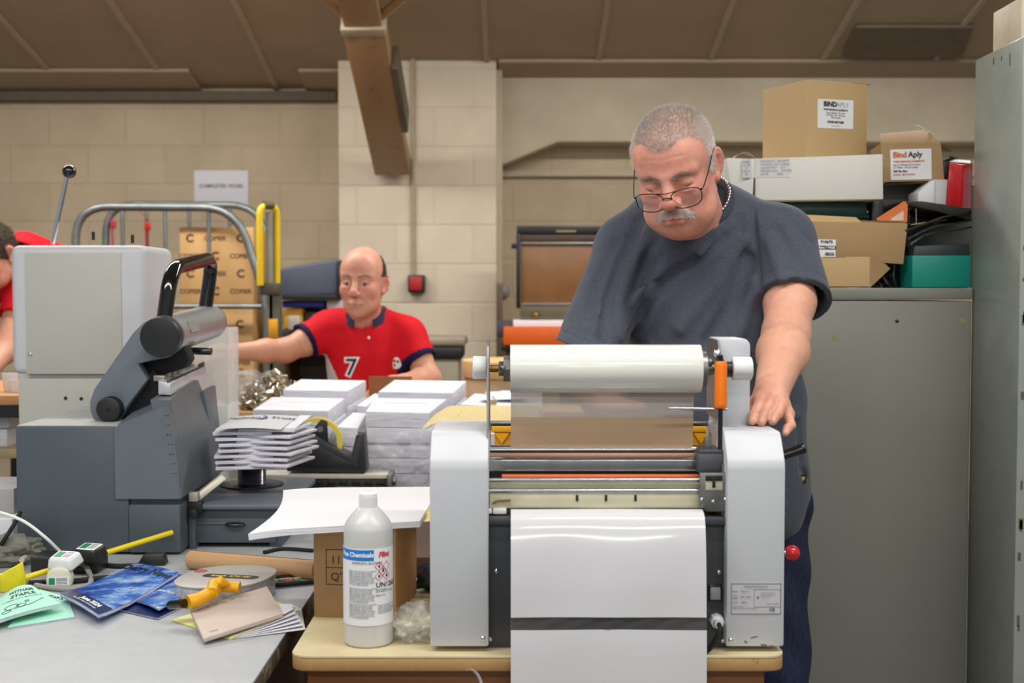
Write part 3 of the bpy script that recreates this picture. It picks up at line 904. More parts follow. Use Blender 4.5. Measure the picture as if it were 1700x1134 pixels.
# die bar with punch pins
p0 = at(283, 636, 2.9); p1 = Vector((p0.x, 3.24, hz(609, 3.24)))
g = G(); g.hexa([p0 + Vector((-.03, 0, -.028)), p0 + Vector((.0, 0, -.03)), p1 + Vector((0, 0, -.03)), p1 + Vector((-.03, 0, -.028))],
                [p0 + Vector((-.03, 0, .006)), p0 + Vector((0, 0, 0)), p1, p1 + Vector((-.03, 0, .006))], .002); db = g.obj('die_bar', mat('satin_alloy', (206, 208, 212), .35, .6, var=.02), t)
g = G()
for k in range(26):
    q = p0.lerp(p1, k / 25); g.cyl(q + Vector((-.006, 0, .0)), q + Vector((-.006, 0, .006 + .008 * (k > 20))), .0016, seg=6)
g.obj('punch_pins', M['black_plastic'], db)
for k in range(7):
    g = G(); q = p0.lerp(p1, .12 + k * .12); g.box(q.x - .05, q.x - .022, q.y - .012, q.y + .016, q.z, q.z + .014 + .008 * (k % 3), .002); g.obj('clamp_block', M['clamp_alloy'], db)
a = at(312, 582, 3.1)
g = G(); g.cyl(a + Vector((-.05, 0, 0)), a + Vector((.062, 0, -.002)), .0095, seg=18, bev=.0015); g.obj('lock_pin', M['black_gloss'], t)
# extension with spool table at right
EZ = .81
EY = 2.88
ex0, ex1 = mx2 + .002, hx(462, EY)
g = G(); g.box(ex0, ex1 + .02, EY, 3.28, EZ - .014, EZ, .006); g.prism(rrect(ex0, hx(516, 3.2), 3.05, 3.3, .03), EZ - .0135, EZ - .0006, 'z', .003); et = g.obj('side_table', M['slate_mid'], t)
g = G(); g.box(ex0 + .012, ex1 - .012, EY + .02, 3.24, DZ + .012, EZ - .014, .003); g.obj('table_body', M['slate'], t)
g = G(); g.hexa([(ex1 - .03, EY + .03, DZ), (ex1 - .0, EY + .03, DZ), (ex1, 3.2, DZ), (ex1 - .03, 3.2, DZ)], [(ex1 - .03, EY + .02, EZ - .014), (ex1 + .01, EY + .02, EZ - .014), (ex1 + .01, 3.2, EZ - .014), (ex1 - .03, 3.2, EZ - .014)], .002); g.obj('side_wall', M['slate'], t)
g = G(); g.hexa([(ex0, EY + .002, DZ), (ex0 + .016, EY + .002, DZ), (ex0 + .016, 3.2, DZ), (ex0, 3.2, DZ)], [(ex0, EY + .002, EZ - .014), (ex0 + .016, EY + .002, EZ - .014), (ex0 + .016, 3.2, EZ - .014), (ex0, 3.2, EZ - .014)], .002)
g.obj('side_wall', M['slate'], t)
g = G(); a = at(314, 869, EY + .018); b = at(404, 870, EY + .018); g.box(a.x, b.x, EY + .017, EY + .022, a.z - .0012, a.z + .0012); g.obj('drawer_slit', M['steel'], t)
g = G(); a = at(390, 871, EY + .016); g.ball((a.x, EY + .018, a.z), (.026, .012, .0065), 20, 10); g.obj('drawer_grip', M['black_gloss'], t)
a = at(322, 828, EY); g = G(); g.box(a.x - .018, a.x + .02, EY - .006, EY + .02, EZ - .02, EZ + .006, .002); lkb = g.obj('latch_block', M['black_plastic'], t)
g = G(); b = at(372, 790, EY + .06); g.hexa([a + Vector((-.012, 0, -.004)), a + Vector((.004, 0, -.012)), b + Vector((.006, 0, -.008)), b + Vector((-.006, 0, .004))], [a + Vector((-.012, .012, .002)), a + Vector((.004, .012, -.004)), b + Vector((.008, .014, -.002)), b + Vector((-.004, .014, .01))], .001)
g.box(a.x - .01, a.x + .012, EY - .01, EY + .012, a.z - .006, a.z + .016, .002, M=None); g.obj('alloy_tongue', mat('tongue_alloy', (184, 180, 164), .4, .4), t)
a = at(320, 834, EY); g = G(); g.cyl((a.x + .005, EY - .02, EZ - .02), (a.x + .005, EY, EZ - .02), .011, seg=18, bev=.002); g.obj('latch_knob', M['black_plastic'], lkb)

# ------------------------------------------------------------------ white cased machine behind it
M['putty'] = mat('putty_panel', (190, 190, 180), .5, var=.015, vs=4)
M['pale_grey'] = mat('pale_grey_case', (205, 206, 210), .45, var=.01)
BY = 3.36
t = thing('white_cased_machine', 'tall pale grey cased machine with ball-topped chrome lever, behind the punching machine', 'machine', (hx(130, BY), 3.5, .70))
t.rotation_euler = (0, math.radians(1.3), 0)
bx0, bx1 = hx(20, BY), hx(244, BY); bz0, bz1 = hz(622, BY), hz(407, BY)
g = G(); g.box(bx0, bx1, BY, 3.64, bz0, bz1, .022, 5); cs = g.obj('case', M['pale_grey'], t)
g = G(); g.box(hx(46, BY), hx(205, BY), BY - .0035, BY + .02, bz0 + .002, bz1 - .022, .0015); g.obj('front_panel', M['putty'], t)
g = G(); g.box(bx0 + .014, bx1 - .05, BY + .012, 3.6, 0.0, bz0 + .01, .003); g.obj('column', M['putty'], t)
for q in ((47, 588), (197, 594)):
    a = at(q[0] + 4, q[1], BY); g = G(); g.ball((a.x, BY - .004, a.z), (.006, .004, .006), 14, 8); g.obj('screw', M['chrome'], t)
g = G()
for q in ((109, 661), (135, 662)):
    a = at(q[0], q[1], BY + .012); g.cyl((a.x, BY + .0105, a.z), (a.x, BY + .016, a.z), .005, seg=14)
g.obj('bolt_holes', M['black_gloss'], t)
g = G(); a = at(87, 405, 3.46); b = at(112, 290, 3.46); g.tube([a, b], .0068, 14); lv = g.obj('lever', M['chrome'], t)
g = G(); g.ball(at(115, 285, 3.46), .0195, 26, 16); g.obj('lever_ball', M['black_gloss'], lv)
for q in ((155, 399), (220, 404)):
    g = G(); a = at(q[0], q[1], 3.42); g.cyl(a, a + Vector((0, 0, .024)), .0045, seg=12); g.obj('pin', M['black_plastic'], t)

# ------------------------------------------------------------------ booklets on a wire spool
t = thing('wire_spool', 'black spool of binding wire lying under the fanned booklet pile', 'wire spool', (hx(412, 3.2), 3.2, EZ))
cx, cy = -.688, 3.17
g = G(); g.cyl((cx, cy, EZ + .0005), (cx, cy, EZ + .004), .083, seg=48, bev=.001); g.cyl((cx, cy, EZ + .064), (cx, cy, EZ + .067), .06, seg=40); g.obj('flange', M['black_plastic'], t)
M['wound_wire'] = mat('wound_wire', (142, 145, 152), .22, .85, var=.2, vs=120, stretch=(.2, .2, 1))
g = G(); g.lathe([(.036 + .0012 * (i % 2), .004 + .06 * i / 32) for i in range(33)], (cx, cy, EZ)); g.obj('wire_winding', M['wound_wire'], t)

def pad(name, label, cat, group, cx, cy, z, w, d, h, rz, m=None, curl=0.0):
    t = thing(name, label, cat, (cx, cy, z), rz, group)
    return t
BK = [0]
def pile_booklet(cx, cy, z, rz, tilt=0.0, first=[None]):
    if first[0] is None:
        g = G(); g.box(-.072, .072, -.085, .085, 0, .0070, .001)
        o = g.obj('booklet', M['sheets'], None)
        first[0] = o
    else:
        o = first[0].copy(); COL.objects.link(o)
    o.location = (cx, cy, z); o.rotation_euler = (tilt, 0, rz)
    tag(o, 'white booklet in the fanned pile on the wire spool', 'booklet', 'booklets fanned on the wire spool')
    return o
pz = EZ + .068
rs = random.Random(3)
xs = [hx(382, 3.1), hx(432, 3.1), hx(458, 3.1)]
for i in range(6):
    pile_booklet(-.680 + rs.uniform(-.006, .006), 3.07, pz, math.radians(12 + rs.uniform(-4, 4)))
    pile_booklet(-.602 + rs.uniform(-.008, .008), 3.065, pz + .0072, math.radians(-14 + rs.uniform(-4, 4)))
    pz += .0144
o = pile_booklet(-.682, 3.07, pz, math.radians(7)); o2 = pile_booklet(-.604, 3.075, pz + .0072, math.radians(-6))
o['label'] = 'white booklet just under the lettered cover of the fanned pile, at its spine end'
o2['label'] = 'uppermost plain white booklet of the fanned pile, under the lettered cover'
pz += .0146
t = thing('cover_sheet', 'printed cover with dark title lying on top of the fanned booklet pile', 'printed cover', (hx(430, 3.2), 3.2, pz))
c00 = onz(357, 713, pz + .002); c10 = onz(468, 711, pz + .002); 
W_ = (c10 - c00).length
def cov(u, v):
    return (c00.x + .008 * v + u * W_, c00.y + v * .2, pz + .002 + .012 * v + .004 * math.sin(u * PI))
M['cover_grey'] = mat('cover_grey', (214, 216, 219), .45, var=.01)
g = G(); g.sheet(cov, 8, 8, .0006); g.obj('cover', M['cover_grey'], t)
def covt(x, y):
    u = .5 + x / W_; v = .74 + y / .215
    p = Vector(cov(u, v)); return p + Vector((0, -.001, .0026))
text('Pelican   Trust', 'lettering', .034, (0, 0, 0), (1, 0, 0), (0, 1, 0), M['ink'], t, fn=covt, bold=.0008, sx=.88)
g = G(); g.tube([covt(-.008 + .02 * math.cos(a), -.004 + .026 * math.sin(a)) for a in np.linspace(-1.9, 1.4, 14)], [.0004 + .0022 * math.sin(i / 13 * PI) for i in range(14)], 6); g.obj('swoosh', mat('lilac_ink', (112, 108, 176), .5, var=0), t)
g = G(); g.sheet(lambda u, v: (c10.x + .002 + .01 * v + u * .03, c00.y + .03 + v * .185, pz + .001 + .014 * v), 2, 6, .0006); g.obj('under_cover', M['paper'], t)

# ------------------------------------------------------------------ trimmer bench behind, tape dispenser
t = thing('paper_trimmer', 'long dark paper trimmer with cream top rail behind the wire spool', 'paper trimmer', (hx(560, 3.4), 3.4, .70))
TX_0, TX_1 = hx(430, 3.36), hx(646, 3.36)
zt = hz(788, 3.36)
g = G(); g.box(TX_0, TX_1, 3.36, 3.445, zt - .012, zt, .002); g.obj('top_rail', mat('cream_rail', (206, 202, 184), .45), t)
g = G(); g.box(TX_0, TX_1 - .005, 3.365, 3.44, .71, zt - .012, .002)
for k in range(9): g.box(TX_0 + .05 + k * .035, TX_0 + .07 + k * .035, 3.355, 3.37, zt - .03, zt - .018, .001)
g.obj('body', M['black_plastic'], t)
g = G(); g.tube(spline([(TX_0 + .1, 3.345, zt - .036), (TX_1 - .14, 3.34, zt - .034), (TX_1 - .03, 3.345, zt - .037), (TX_1 - .005, 3.352, zt - .036)], 6), .0085, 14); g.obj('blade_arm', M['black_gloss'], t)
g = G(); g.box(TX_1 - .006, TX_1 + .008, 3.35, 3.44, zt - .05, zt + .002, .002); g.cyl((TX_1 + .008, 3.37, zt - .02), (TX_1 + .018, 3.37, zt - .02), .012, seg=16, bev=.002); g.obj('end_clamp', M['dull_steel'], t)

M['bench_top'] = wood_mat('bench_top', (196, 140, 84), (212, 158, 100), .45, 4)
t = thing('stacking_bench', 'bench carrying the white paper stacks behind the laminator', 'bench', (.0, 3.6, 0))
g = G(); g.box(-.72, .3, 3.31, 4.14, .67, .70, .003); g.box(-.34, .12, 2.8, 3.31, .67, .70, .003); g.obj('bench_top', M['brown_panel'], t)
for lx, ly in ((-.7, 3.33), (-.7, 4.06), (.23, 4.06), (.05, 2.83), (-.33, 2.83)):
    g = G(); g.box(lx, lx + .06, ly, ly + .06, 0, .67, .003); g.obj('leg', M['brown_panel'], t)

DYY = 3.372
t = thing('tape_dispenser', 'black desktop tape dispenser with yellow tape roll on the trimmer rail', 'tape dispenser', (hx(550, DYY), DYY + .03, zt))
P_ = lambda a, b: (at(a, b, DYY).x, at(a, b, DYY).z)
prof = [(486, 722), (505, 720), (524, 722), (540, 733), (572, 752), (583, 757), (591, 722), (604, 719), (608, 780), (606, 786), (476, 783), (474, 745)]
prof2 = [P_(a, b) for a, b in prof]
prof2 = [(x, max(z, zt + .0005)) for x, z in prof2]
g = G(); g.prism(prof2, DYY, DYY + .07, 'y', .004, 2); bd = g.obj('body', mat('dispenser_black', (42, 43, 47), .42, var=.03, bump=.05, bs=800), t)
g = G(); a = [P_(*q) for q in ((494, 732), (518, 733), (575, 765), (592, 772), (598, 745), (598, 778), (489, 775))]; g.prism([(x, z) for x, z in a], DYY - .0012, DYY + .002, 'y', .001); g.obj('side_rib', M['black_plastic'], bd)
cA = at(527, 735, DYY + .03)
g = G(); vs = []
prof_t = []
R1, R0 = .0715, .058
g = G()
ringp = [(R0, -.012), (R1, -.012), (R1, .012), (R0, .012)]
n = 48; vs = []; fs = []
for k in range(n):
    a = 2 * PI * k / n
    for r, y in ringp: vs.append((cA.x + r * math.cos(a), DYY + .032 + y, cA.z + r * math.sin(a)))
for k in range(n):
    for i in range(4): fs.append((k * 4 + i, k * 4 + (i + 1) % 4, ((k + 1) % n) * 4 + (i + 1) % 4, ((k + 1) % n) * 4 + i))
g.add(vs, fs); g.obj('tape_roll', mat('yellow_tape', (226, 208, 92), .35, var=.03), t)
g = G(); q = [(510, 724), (532, 697), (542, 700), (544, 735), (515, 735)]
g.prism([P_(*p) for p in q], DYY + .008, DYY + .016, 'y', .002); hb = g.obj('hub_bracket', M['black_plastic'], t)
g = G(); a = P_(531, 713); g.cyl((a[0], DYY + .0065, a[1]), (a[0], DYY + .0085, a[1]), .0085, seg=20); g.obj('hub_pin', M['dull_steel'], hb)
g = G(); a = P_(600, 719); g.box(a[0] - .012, a[0] + .008, DYY + .01, DYY + .06, a[1] - .004, a[1] + .004, .0005); g.obj('cutter', M['dull_steel'], bd)

# ------------------------------------------------------------------ big white sheets lying on a carton
zt2 = .884
t = thing('sheet_stack', 'drooping stack of big white sheets lying over a brown carton', 'paper sheets', (hx(570, 2.4), 2.4, zt2))
F0, F1 = onz(412, 882, zt2 + .012), onz(697, 865, zt2 + .012)
B0, B1 = onz(470, 810, zt2 + .012), onz(730, 808, zt2 + .012)
def sh(u, v):
    a = F0.lerp(F1, u); b = B0.lerp(B1, u)
    p = a.lerp(b, v)
    zz = p.z - .005 * max(0, 1 - u / .3) ** 2
    x = p.x + .02 * math.sin(v * PI) * max(0, 1 - u * 2.5)
    return (x, p.y, zz)
M['sheet_edge'] = sheets_mat('sheet_edge', (222, 223, 228), (198, 198, 208), 500)
g = G(); g.sheet(lambda u, v: sh(u, 1 - v) if False else sh(u, v), 24, 12, .0115); g.obj('sheets', M['sheet_edge'], t)
g = G(); g.sheet(lambda u, v: (F1.x + .004 + u * .03, F1.y + .04 + v * .3, zt2 + .003 + .004 * u), 2, 4, .001); g.obj('yellow_sheet', mat('pale_yellow_card', (222, 214, 128), .6), t)

# carton with printed table
ang = math.radians(-7.5)
cb = onz(655, 1029, TZ)
t = thing('brown_carton', 'brown carton with printed quantity table, standing under the white sheets on the table', 'carton', (cb.x, cb.y, TZ), ang)
M['carton'] = mat('carton_brown', (170, 134, 90), .75, var=.03, vs=8)
M['carton_dark'] = mat('carton_shade', (172, 132, 82), .75, var=.03)
wC, dC, hC = .155, .2, zt2 - TZ - .0005
g = G(); g.box(-wC, 0, 0, dC, 0, hC, .002); g.obj('box_body', M['carton'], t, world=False)
g = G(); g.box(-.0006, .0012, 0, .012, .004, hC - .004); g.box(-wC + .004, -.004, -.0008, .0, hC - .003, hC - .001); g.obj('flap_seam', mat('carton_edge', (204, 166, 112), .8), t, world=False)
def crt(x, y): return Matrix.Rotation(ang, 4, 'Z') @ Vector((x, -.0008, y)) + Vector((cb.x, cb.y, TZ))
R_ = Vector((math.cos(ang), math.sin(ang), 0))
g = G()
for z in (.128, .094, .062): g.box(-.131, -.03, -.0007, .0, z, z + .0012)
g.box(-.131, -.1298, -.0007, .0, .062, .129)
g.obj('printed_table', M['ink'], t, world=False)
text('11 m', 'lettering', .021, crt(-.122, .109), R_, (0, 0, 1), M['ink'], t, 'LEFT', off=.0)
text("Q'TY", 'lettering', .021, crt(-.122, .077), R_, (0, 0, 1), M['ink'], t, 'LEFT', off=.0)

# ------------------------------------------------------------------ white spray bottle of solvent
bc = onz(611, 1077, TZ); bc.y += .04
bc = Vector((hx(612, bc.y, 1000), bc.y, TZ))
t = thing('solvent_bottle', 'tall translucent white solvent bottle with blue-banded label in front of the carton', 'bottle', bc)
sc = bc.y / 2000
rb = 41 * sc
def bz(py): return (1078 - py) * sc * 1.0
prof = [(rb - .004, 0), (rb, .004), (rb + .0004, .01), (rb, bz(900)), (rb, bz(886)), (rb - .001, bz(880)), (rb * .86, bz(871)), (rb * .62, bz(859)), (rb * .45, bz(852)), (rb * .37, bz(849)), (rb * .31, bz(848)), (rb * .31, bz(827.5))]
m_, nt, b_ = newmat('translucent_plastic')
b_.inputs['Base Color'].default_value = rgb(226, 228, 226); b_.inputs['Roughness'].default_value = .32; b_.inputs['Subsurface Weight'].default_value = .35
b_.inputs['Subsurface Radius'].default_value = (.03, .03, .03); b_.inputs['Transmission Weight'].default_value = .25
M['bottle'] = m_
g = G(); g.lathe(prof, bc, 56); g.obj('body', M['bottle'], t)
g = G(); r_ = rb * .36
g.lathe([(r_ * .9, bz(850)), (r_, bz(849)), (r_, bz(831)), (r_ * .97, bz(827)), (r_ * .8, bz(825)), (.002, bz(825))], bc, 40)
for k in range(36):
    a = 2 * PI * k / 36; g.box(-.0006, .0006, -.0006, .0006, 0, bz(832) - bz(848), M=Matrix.Translation((bc.x + r_ * math.cos(a), bc.y + r_ * math.sin(a), TZ + bz(848))))
g.obj('cap', mat('cap_white', (232, 233, 232), .4, var=0), t)
rl = rb + .0012
def cyl_pt(xp, py, k=0.0):
    """bottle surface at horizontal offset xp (metres along the arc, 0 = facing the camera)"""
    a = xp / rl
    return Vector((bc.x + (rl + k) * math.sin(a), bc.y - (rl + k) * math.cos(a), TZ + py))
def lab(x0, x1, z0, z1, k, name, m, par, n=24):
    g = G(); g.sheet(lambda u, v: cyl_pt(x0 + (x1 - x0) * u, z0 + (z1 - z0) * v, k), n, 1); return g.obj(name, m, par)
l0, l1 = -.075, .062
lb = lab(l0, l1, bz(1040), bz(912), 0, 'label', M['label_white'], t)
lab(l0, .0145, bz(932), bz(914), .0003, 'blue_band', mat('label_blue', (20, 128, 214), .4, var=0), lb)
def btxt(s, sz, x, py, m, al='LEFT', bold=.0001, shear=0, line=1.0):
    text(s, 'lettering', sz, (0, 0, 0), (1, 0, 0), (0, 0, 1), M[m] if isinstance(m, str) else m, lb, al, bold, fn=lambda X, Y: cyl_pt(x + X, bz(py) + Y, .0006), shear=shear, line=line)
btxt('Fine Chemicals', .0105, -.05, 922.5, 'white_ink', bold=.0004)
btxt('Flint', .0125, .0225, 923, mat('label_red', (214, 52, 62), .5, var=0), bold=.0006, shear=.25)
btxt('ISOPROPYL ALCOHOL', .0054, -.024, 936, 'grey_ink')
btxt('UN1263', .0125, .018, 973, 'ink', bold=.0002)
btxt('Flammable liquid\nStore upright in a cool place', .0032, .018, 982, 'grey_ink')
btxt('Made in UK', .0036, .018, 990, 'grey_ink')
LOREM = 'Keep away from heat, hot surfaces\nsparks, open flames and other\nignition sources. No smoking.\nKeep container tightly closed.\nAvoid breathing vapour or spray.\nWear protective gloves and eye\nprotection. If in eyes rinse with\nwater for several minutes. Store\nin a well ventilated place.'
for py in (960, 989, 1015): btxt(LOREM, .0036, -.0315, py, 'pale_ink', bold=.00012, line=.8)
btxt(LOREM.replace(' and other', '')[:170], .0034, .0215, 1013, 'pale_ink', bold=.0001, line=.8)
g = G()
for dx, dz in ((-.0075, .0085), (.0075, .0085), (0, 0), (-.0075, -.0085), (.0075, -.0085)):
    c_ = [(dx, dz + .0078), (dx + .0072, dz), (dx, dz - .0078), (dx - .0072, dz)]
    for i in range(4):
        p, q = c_[i], c_[(i + 1) % 4]
        g.tube([cyl_pt(.031 + p[0], bz(950) + p[1], .0004), cyl_pt(.031 + q[0], bz(950) + q[1], .0004)], .0005, 5)
g.obj('hazard_diamonds', mat('hazard_red', (206, 92, 92), .5, var=0), lb)
g = G()
for dx, dz in ((-.0075, .0085), (0, 0), (0, .002), (-.0075, -.0085), (.0075, -.0085)):
    g.ball(cyl_pt(.031 + dx, bz(950) + dz, .0003), (.0022, .0004, .0028), 8, 6)
g.obj('hazard_symbols', M['ink'], lb)

# crumpled clear bag on the table
t_c = onz(690, 1066, TZ)
g = G(); bm = bmesh.new(); bmesh.ops.create_icosphere(bm, subdivisions=5, radius=1)
from mathutils import noise as mn
for v in bm.verts:
    n1 = mn.noise(v.co * 2.3 + Vector((4, 1, 2))) * .3 + mn.noise(v.co * 5) * .16 + abs(mn.noise(v.co * 9)) * .1
    v.co = v.co * (1 + n1)
    v.co = Vector((v.co.x * .047, v.co.y * .05, max(v.co.z * .032 + .026, 0)))
g.bm(bm, Matrix.Translation((t_c.x, t_c.y + .03, TZ)))
o = g.obj('crumpled_plastic_bag', clear_mat('clear_bag', (232, 230, 222), .42, .12, .3, 40, bump=.6), None, fix=True, smooth=80)
tag(o, 'crumpled clear plastic bag on the table between the bottle and laminator', 'plastic bag')
# ------------------------------------------------------------------ clutter on the desk
def quad_sheet(c, th, fn=None, nu=10, nv=10, z=None):
    """c: four corners TL, TR, BR, BL (world); fn(u, v) -> extra height"""
    TL, TR, BR, BL = [Vector(p) for p in c]
    def f(u, v):
        p = TL.lerp(TR, u).lerp(BL.lerp(BR, u), 1 - v)
        return p + Vector((0, 0, fn(u, 1 - v) if fn else 0))
    return f

def booklet(name, label, cat, px, z, th, cover, group=None, fn=None, pages=True, fold=None):
    """px: pixel corners TL, TR, BR, BL of the cover on plane z; returns thing and cover mapping"""
    C = [onz(p[0], p[1], z + (p[2] if len(p) > 2 else 0)) for p in px]
    ctr = sum(C, Vector()) / 4
    t = thing(name, label, cat, (ctr.x, ctr.y, DZ), 0, group)
    f = quad_sheet(C, th, fn)
    g = G(); g.sheet(lambda u, v: f(u, v), 12, 12, .0005); o = g.obj('cover', cover, t)
    if pages:
        g = G(); g.sheet(lambda u, v: f(.008 + u * .984, .008 + v * .984) - Vector((0, 0, .0009)), 12, 12, th); g.obj('pages', M['sheets'], t)
        g = G(); g.sheet(lambda u, v: f(u, v) - Vector((0, 0, .0011 + th)), 12, 12, .0005); g.obj('back_cover', cover, t)
    def mp(u, v):  # u right, v up, 0..1
        a = f(u, v); n = (f(min(u + .01, 1), v) - f(max(u - .01, 0), v)).cross(f(u, min(v + .01, 1)) - f(u, max(v - .01, 0))).normalized()
        if n.z < 0: n = -n
        return a + n * .0007
    return t, mp, C

def sky_cover(name):
    m, nt, b = newmat(name)
    n = noise(nt, 16, 7, .6, stretch=(1, 1.4, 1))
    r = ramp(nt, n.outputs['Fac'], [(.40, rgb(20, 62, 150)), (.50, rgb(46, 110, 205)), (.58, rgb(130, 168, 222)), (.70, rgb(205, 218, 238))])
    lk(nt, r.outputs['Color'], b.inputs['Base Color']); b.inputs['Roughness'].default_value = .22; b.inputs['Coat Weight'].default_value = .3
    return m
M['sky_cover'] = sky_cover('sky_cover')
M['night_cover'] = mat('navy_cover', (22, 40, 92), .25, var=.12, vs=20)
M['mint'] = mat('mint_card', (166, 226, 204), .6, var=.01)
M['lemon'] = mat('lemon_card', (226, 224, 140), .6, var=.01)
M['navy_ink'] = mat('navy_ink', (10, 16, 52), .5, var=0)

# blue newsletter in front
def cur(u, v): return .012 * max(0, v - .5) ** 2 * 4 + .003 * math.sin(u * PI)
NL, mp, C = booklet('blue_newsletter', 'blue cloudy-sky newsletter dated June, lying on top of two others', 'newsletter',
             [(222, 935, .012), (297, 950, .014), (164, 1031, 0), (99, 994, 0)], DZ + .0105, .006, M['sky_cover'], 'newsletters on the desk', cur)
def mt(s, size, u, v, m, bold=.0004, W=.2, H=.29, mpf=None, par=None, name='lettering', sx=1.0, rot=0):
    f = mpf or mp
    def fn(X, Y):
        return f(min(1, max(0, u + X / W)), min(1, max(0, v + Y / H)))
    return text(s, name, size, (0, 0, 0), (1, 0, 0), (0, 1, 0), m, par or NL, 'CENTER', bold, fn=fn, sx=sx)
mt('Cherry News', .046, .48, .885, M['navy_ink'], .0014, sx=.9)
mt('June 2024', .022, .6, .1, M['white_ink'], .0008)
mt('Photo by Graham Goodenough', .0085, .55, .045, M['white_ink'], .0001)
g = G()
for (u, v) in ((.52, .5), (.60, .45), (.72, .52), (.80, .46)):
    a = mp(u, v); e = mp(u + .05, v + .012) - a; f_ = mp(u + .012, v + .035) - a
    g.add([a - e * .6 + f_ * .3, a, a + e * .6 + f_ * .4, a - f_ * .4 + e * .1], [(0, 1, 3), (1, 2, 3)])
g.obj('printed_birds', M['navy_ink'], NL)
g = G(); g.sheet(lambda u, v: mp(u, .0 + v * .16) - Vector((0, 0, .0004)), 8, 4); g.obj('dark_band', M['night_cover'], NL)

# two more underneath, gaping open
NL2, mp2, C2 = booklet('blue_newsletter', 'blue newsletter gaping open beside the yellow tape gun', 'newsletter',
             [(284, 950, .0), (354, 964, .022), (264, 1011, .010), (204, 992, .0)], DZ + .0055, .002, M['sky_cover'], 'newsletters on the desk', lambda u, v: .006 * max(0, u - .3) * (1 - u) * 4)
mt('June 2024', .02, .62, .40, M['white_ink'], .0004, mpf=mp2, par=NL2)
g = G(); g.sheet(lambda u, v: mp2(.0, v).lerp(mp2(1, v), u) + Vector((0, 0, -.003 - .012 * u)), 8, 8, .0006); g.obj('inside_page', mat('printed_photo_page', (120, 112, 106), .35, var=.35, vs=40), NL2)
g = G(); g.sheet(lambda u, v: mp2(.02, v).lerp(mp2(1.0, v), u) + Vector((0, 0, -.006 - .004 * u)), 8, 8, .002); g.obj('pages', M['sheets'], NL2) if False else None
NL3, mp3, C3 = booklet('blue_newsletter', 'lowest blue newsletter, flat on the desk under the gaping one', 'newsletter',
             [(276, 962), (372, 972), (262, 1026), (192, 1010)], DZ + .0045, .003, M['night_cover'], 'newsletters on the desk')

# green village magazines
GM, mpg, _ = booklet('green_magazine', 'mint green village magazine with curled cover at the desk edge', 'magazine',
             [(10, 985, .012), (52, 971, .024), (101, 1002, .016), (-60, 1052, .004)], DZ + .006, .005, M['mint'], 'green magazines', lambda u, v: .006 * math.sin(u * PI))
mt('WITHAM', .03, .58, .80, M['ink'], .0006, mpf=mpg, par=GM, W=.14, H=.21, sx=.72)
mt('STAPLE', .03, .62, .64, M['ink'], .0006, mpf=mpg, par=GM, W=.14, H=.21, sx=.72)
mt('COMMUNITY MAGAZINE', .0085, .60, .52, M['ink'], .0001, mpf=mpg, par=GM, W=.14, H=.21)
g = G()
for cu_, cv_, ra in ((.45, .28, .09), (.58, .26, .06), (.40, .16, .05), (.66, .36, .03)):
    g.tube([mpg(cu_ + ra * math.cos(a) * (1 + .2 * math.sin(3 * a)), cv_ + ra * .8 * math.sin(a)) for a in np.linspace(0, 2 * PI, 20)[:-1]], .0005, 5, closed=True)
g.tube([mpg(.5, .2), mpg(.7, .22), mpg(.9, .36)], .0005, 5)
g.obj('line_drawing', M['ink'], GM)
GM2, mpg2, _ = booklet('green_magazine', 'mint green magazine lying flat under the curled one', 'magazine',
             [(66, 978), (112, 992), (124, 1024), (12, 1042)], DZ + .004, .003, M['mint'], 'green magazines')
mt('STAPLE', .024, .62, .86, M['ink'], .0008, mpf=mpg2, par=GM2, W=.14, H=.21, sx=.8)

# yellow quote pad with fanned white copies, grey board on it
YB, mpy, _ = booklet('yellow_booklet', 'pale yellow booklet fanning open at the desk edge under the grey board', 'booklet',
             [(285, 1029), (420, 985, .012), (496, 1012, .02), (382, 1061)], DZ + .003, .0012, M['lemon'], None)
mt('ORDER  BOOK', .012, .62, .14, M['ink'], .0002, mpf=mpy, par=YB, W=.2, H=.15)
for k in range(6):
    u0 = .55
    def fan(u, v, k=k):
        a = mpy(.42 + .5 * u, .0 + v * .0); 
        p = onz(382, 1062, DZ).lerp(onz(507 - k * 4, 1046 - k * 6.0, DZ + .002 + k * .0042), u)
        q = onz(430, 1000, DZ).lerp(onz(500 - k * 3, 1012 - k * 1.0, DZ + .004 + k * .0042), u)
        return p.lerp(q, v) + Vector((0, 0, .0008 * k - .004 * math.sin(u * PI)* (k / 6) + .0012))
    g = G(); g.sheet(fan, 10, 3, .0005); g.obj('loose_page', M['paper'], YB)
t = thing('grey_board', 'thick grey-beige board offcut with pencilled numbers lying on the yellow booklet', 'board', onz(392, 1015, DZ + .02))
B4 = [onz(316, 1012, DZ + .027), onz(443, 973, DZ + .036), onz(470, 1018, DZ + .027), onz(338, 1060, DZ + .014)]
g = G(); nb = (B4[1] - B4[0]).cross(B4[3] - B4[0]).normalized(); nb = nb if nb.z > 0 else -nb
g.hexa([p - nb * .008 for p in B4], B4, .0008); g.obj('board', mat('grey_beige_board', (200, 184, 172), .8, var=.012), t)
def mb(u, v): return B4[3].lerp(B4[2], u).lerp(B4[0].lerp(B4[1], u), v) + nb * .0005
mt('500  400  300  200  100', .0085, .3, .9, M['grey_ink'], 0, mpf=mb, par=t, W=.17, H=.1)
mt('TAILS', .007, .14, .12, M['grey_ink'], 0, mpf=mb, par=t, W=.17, H=.1)

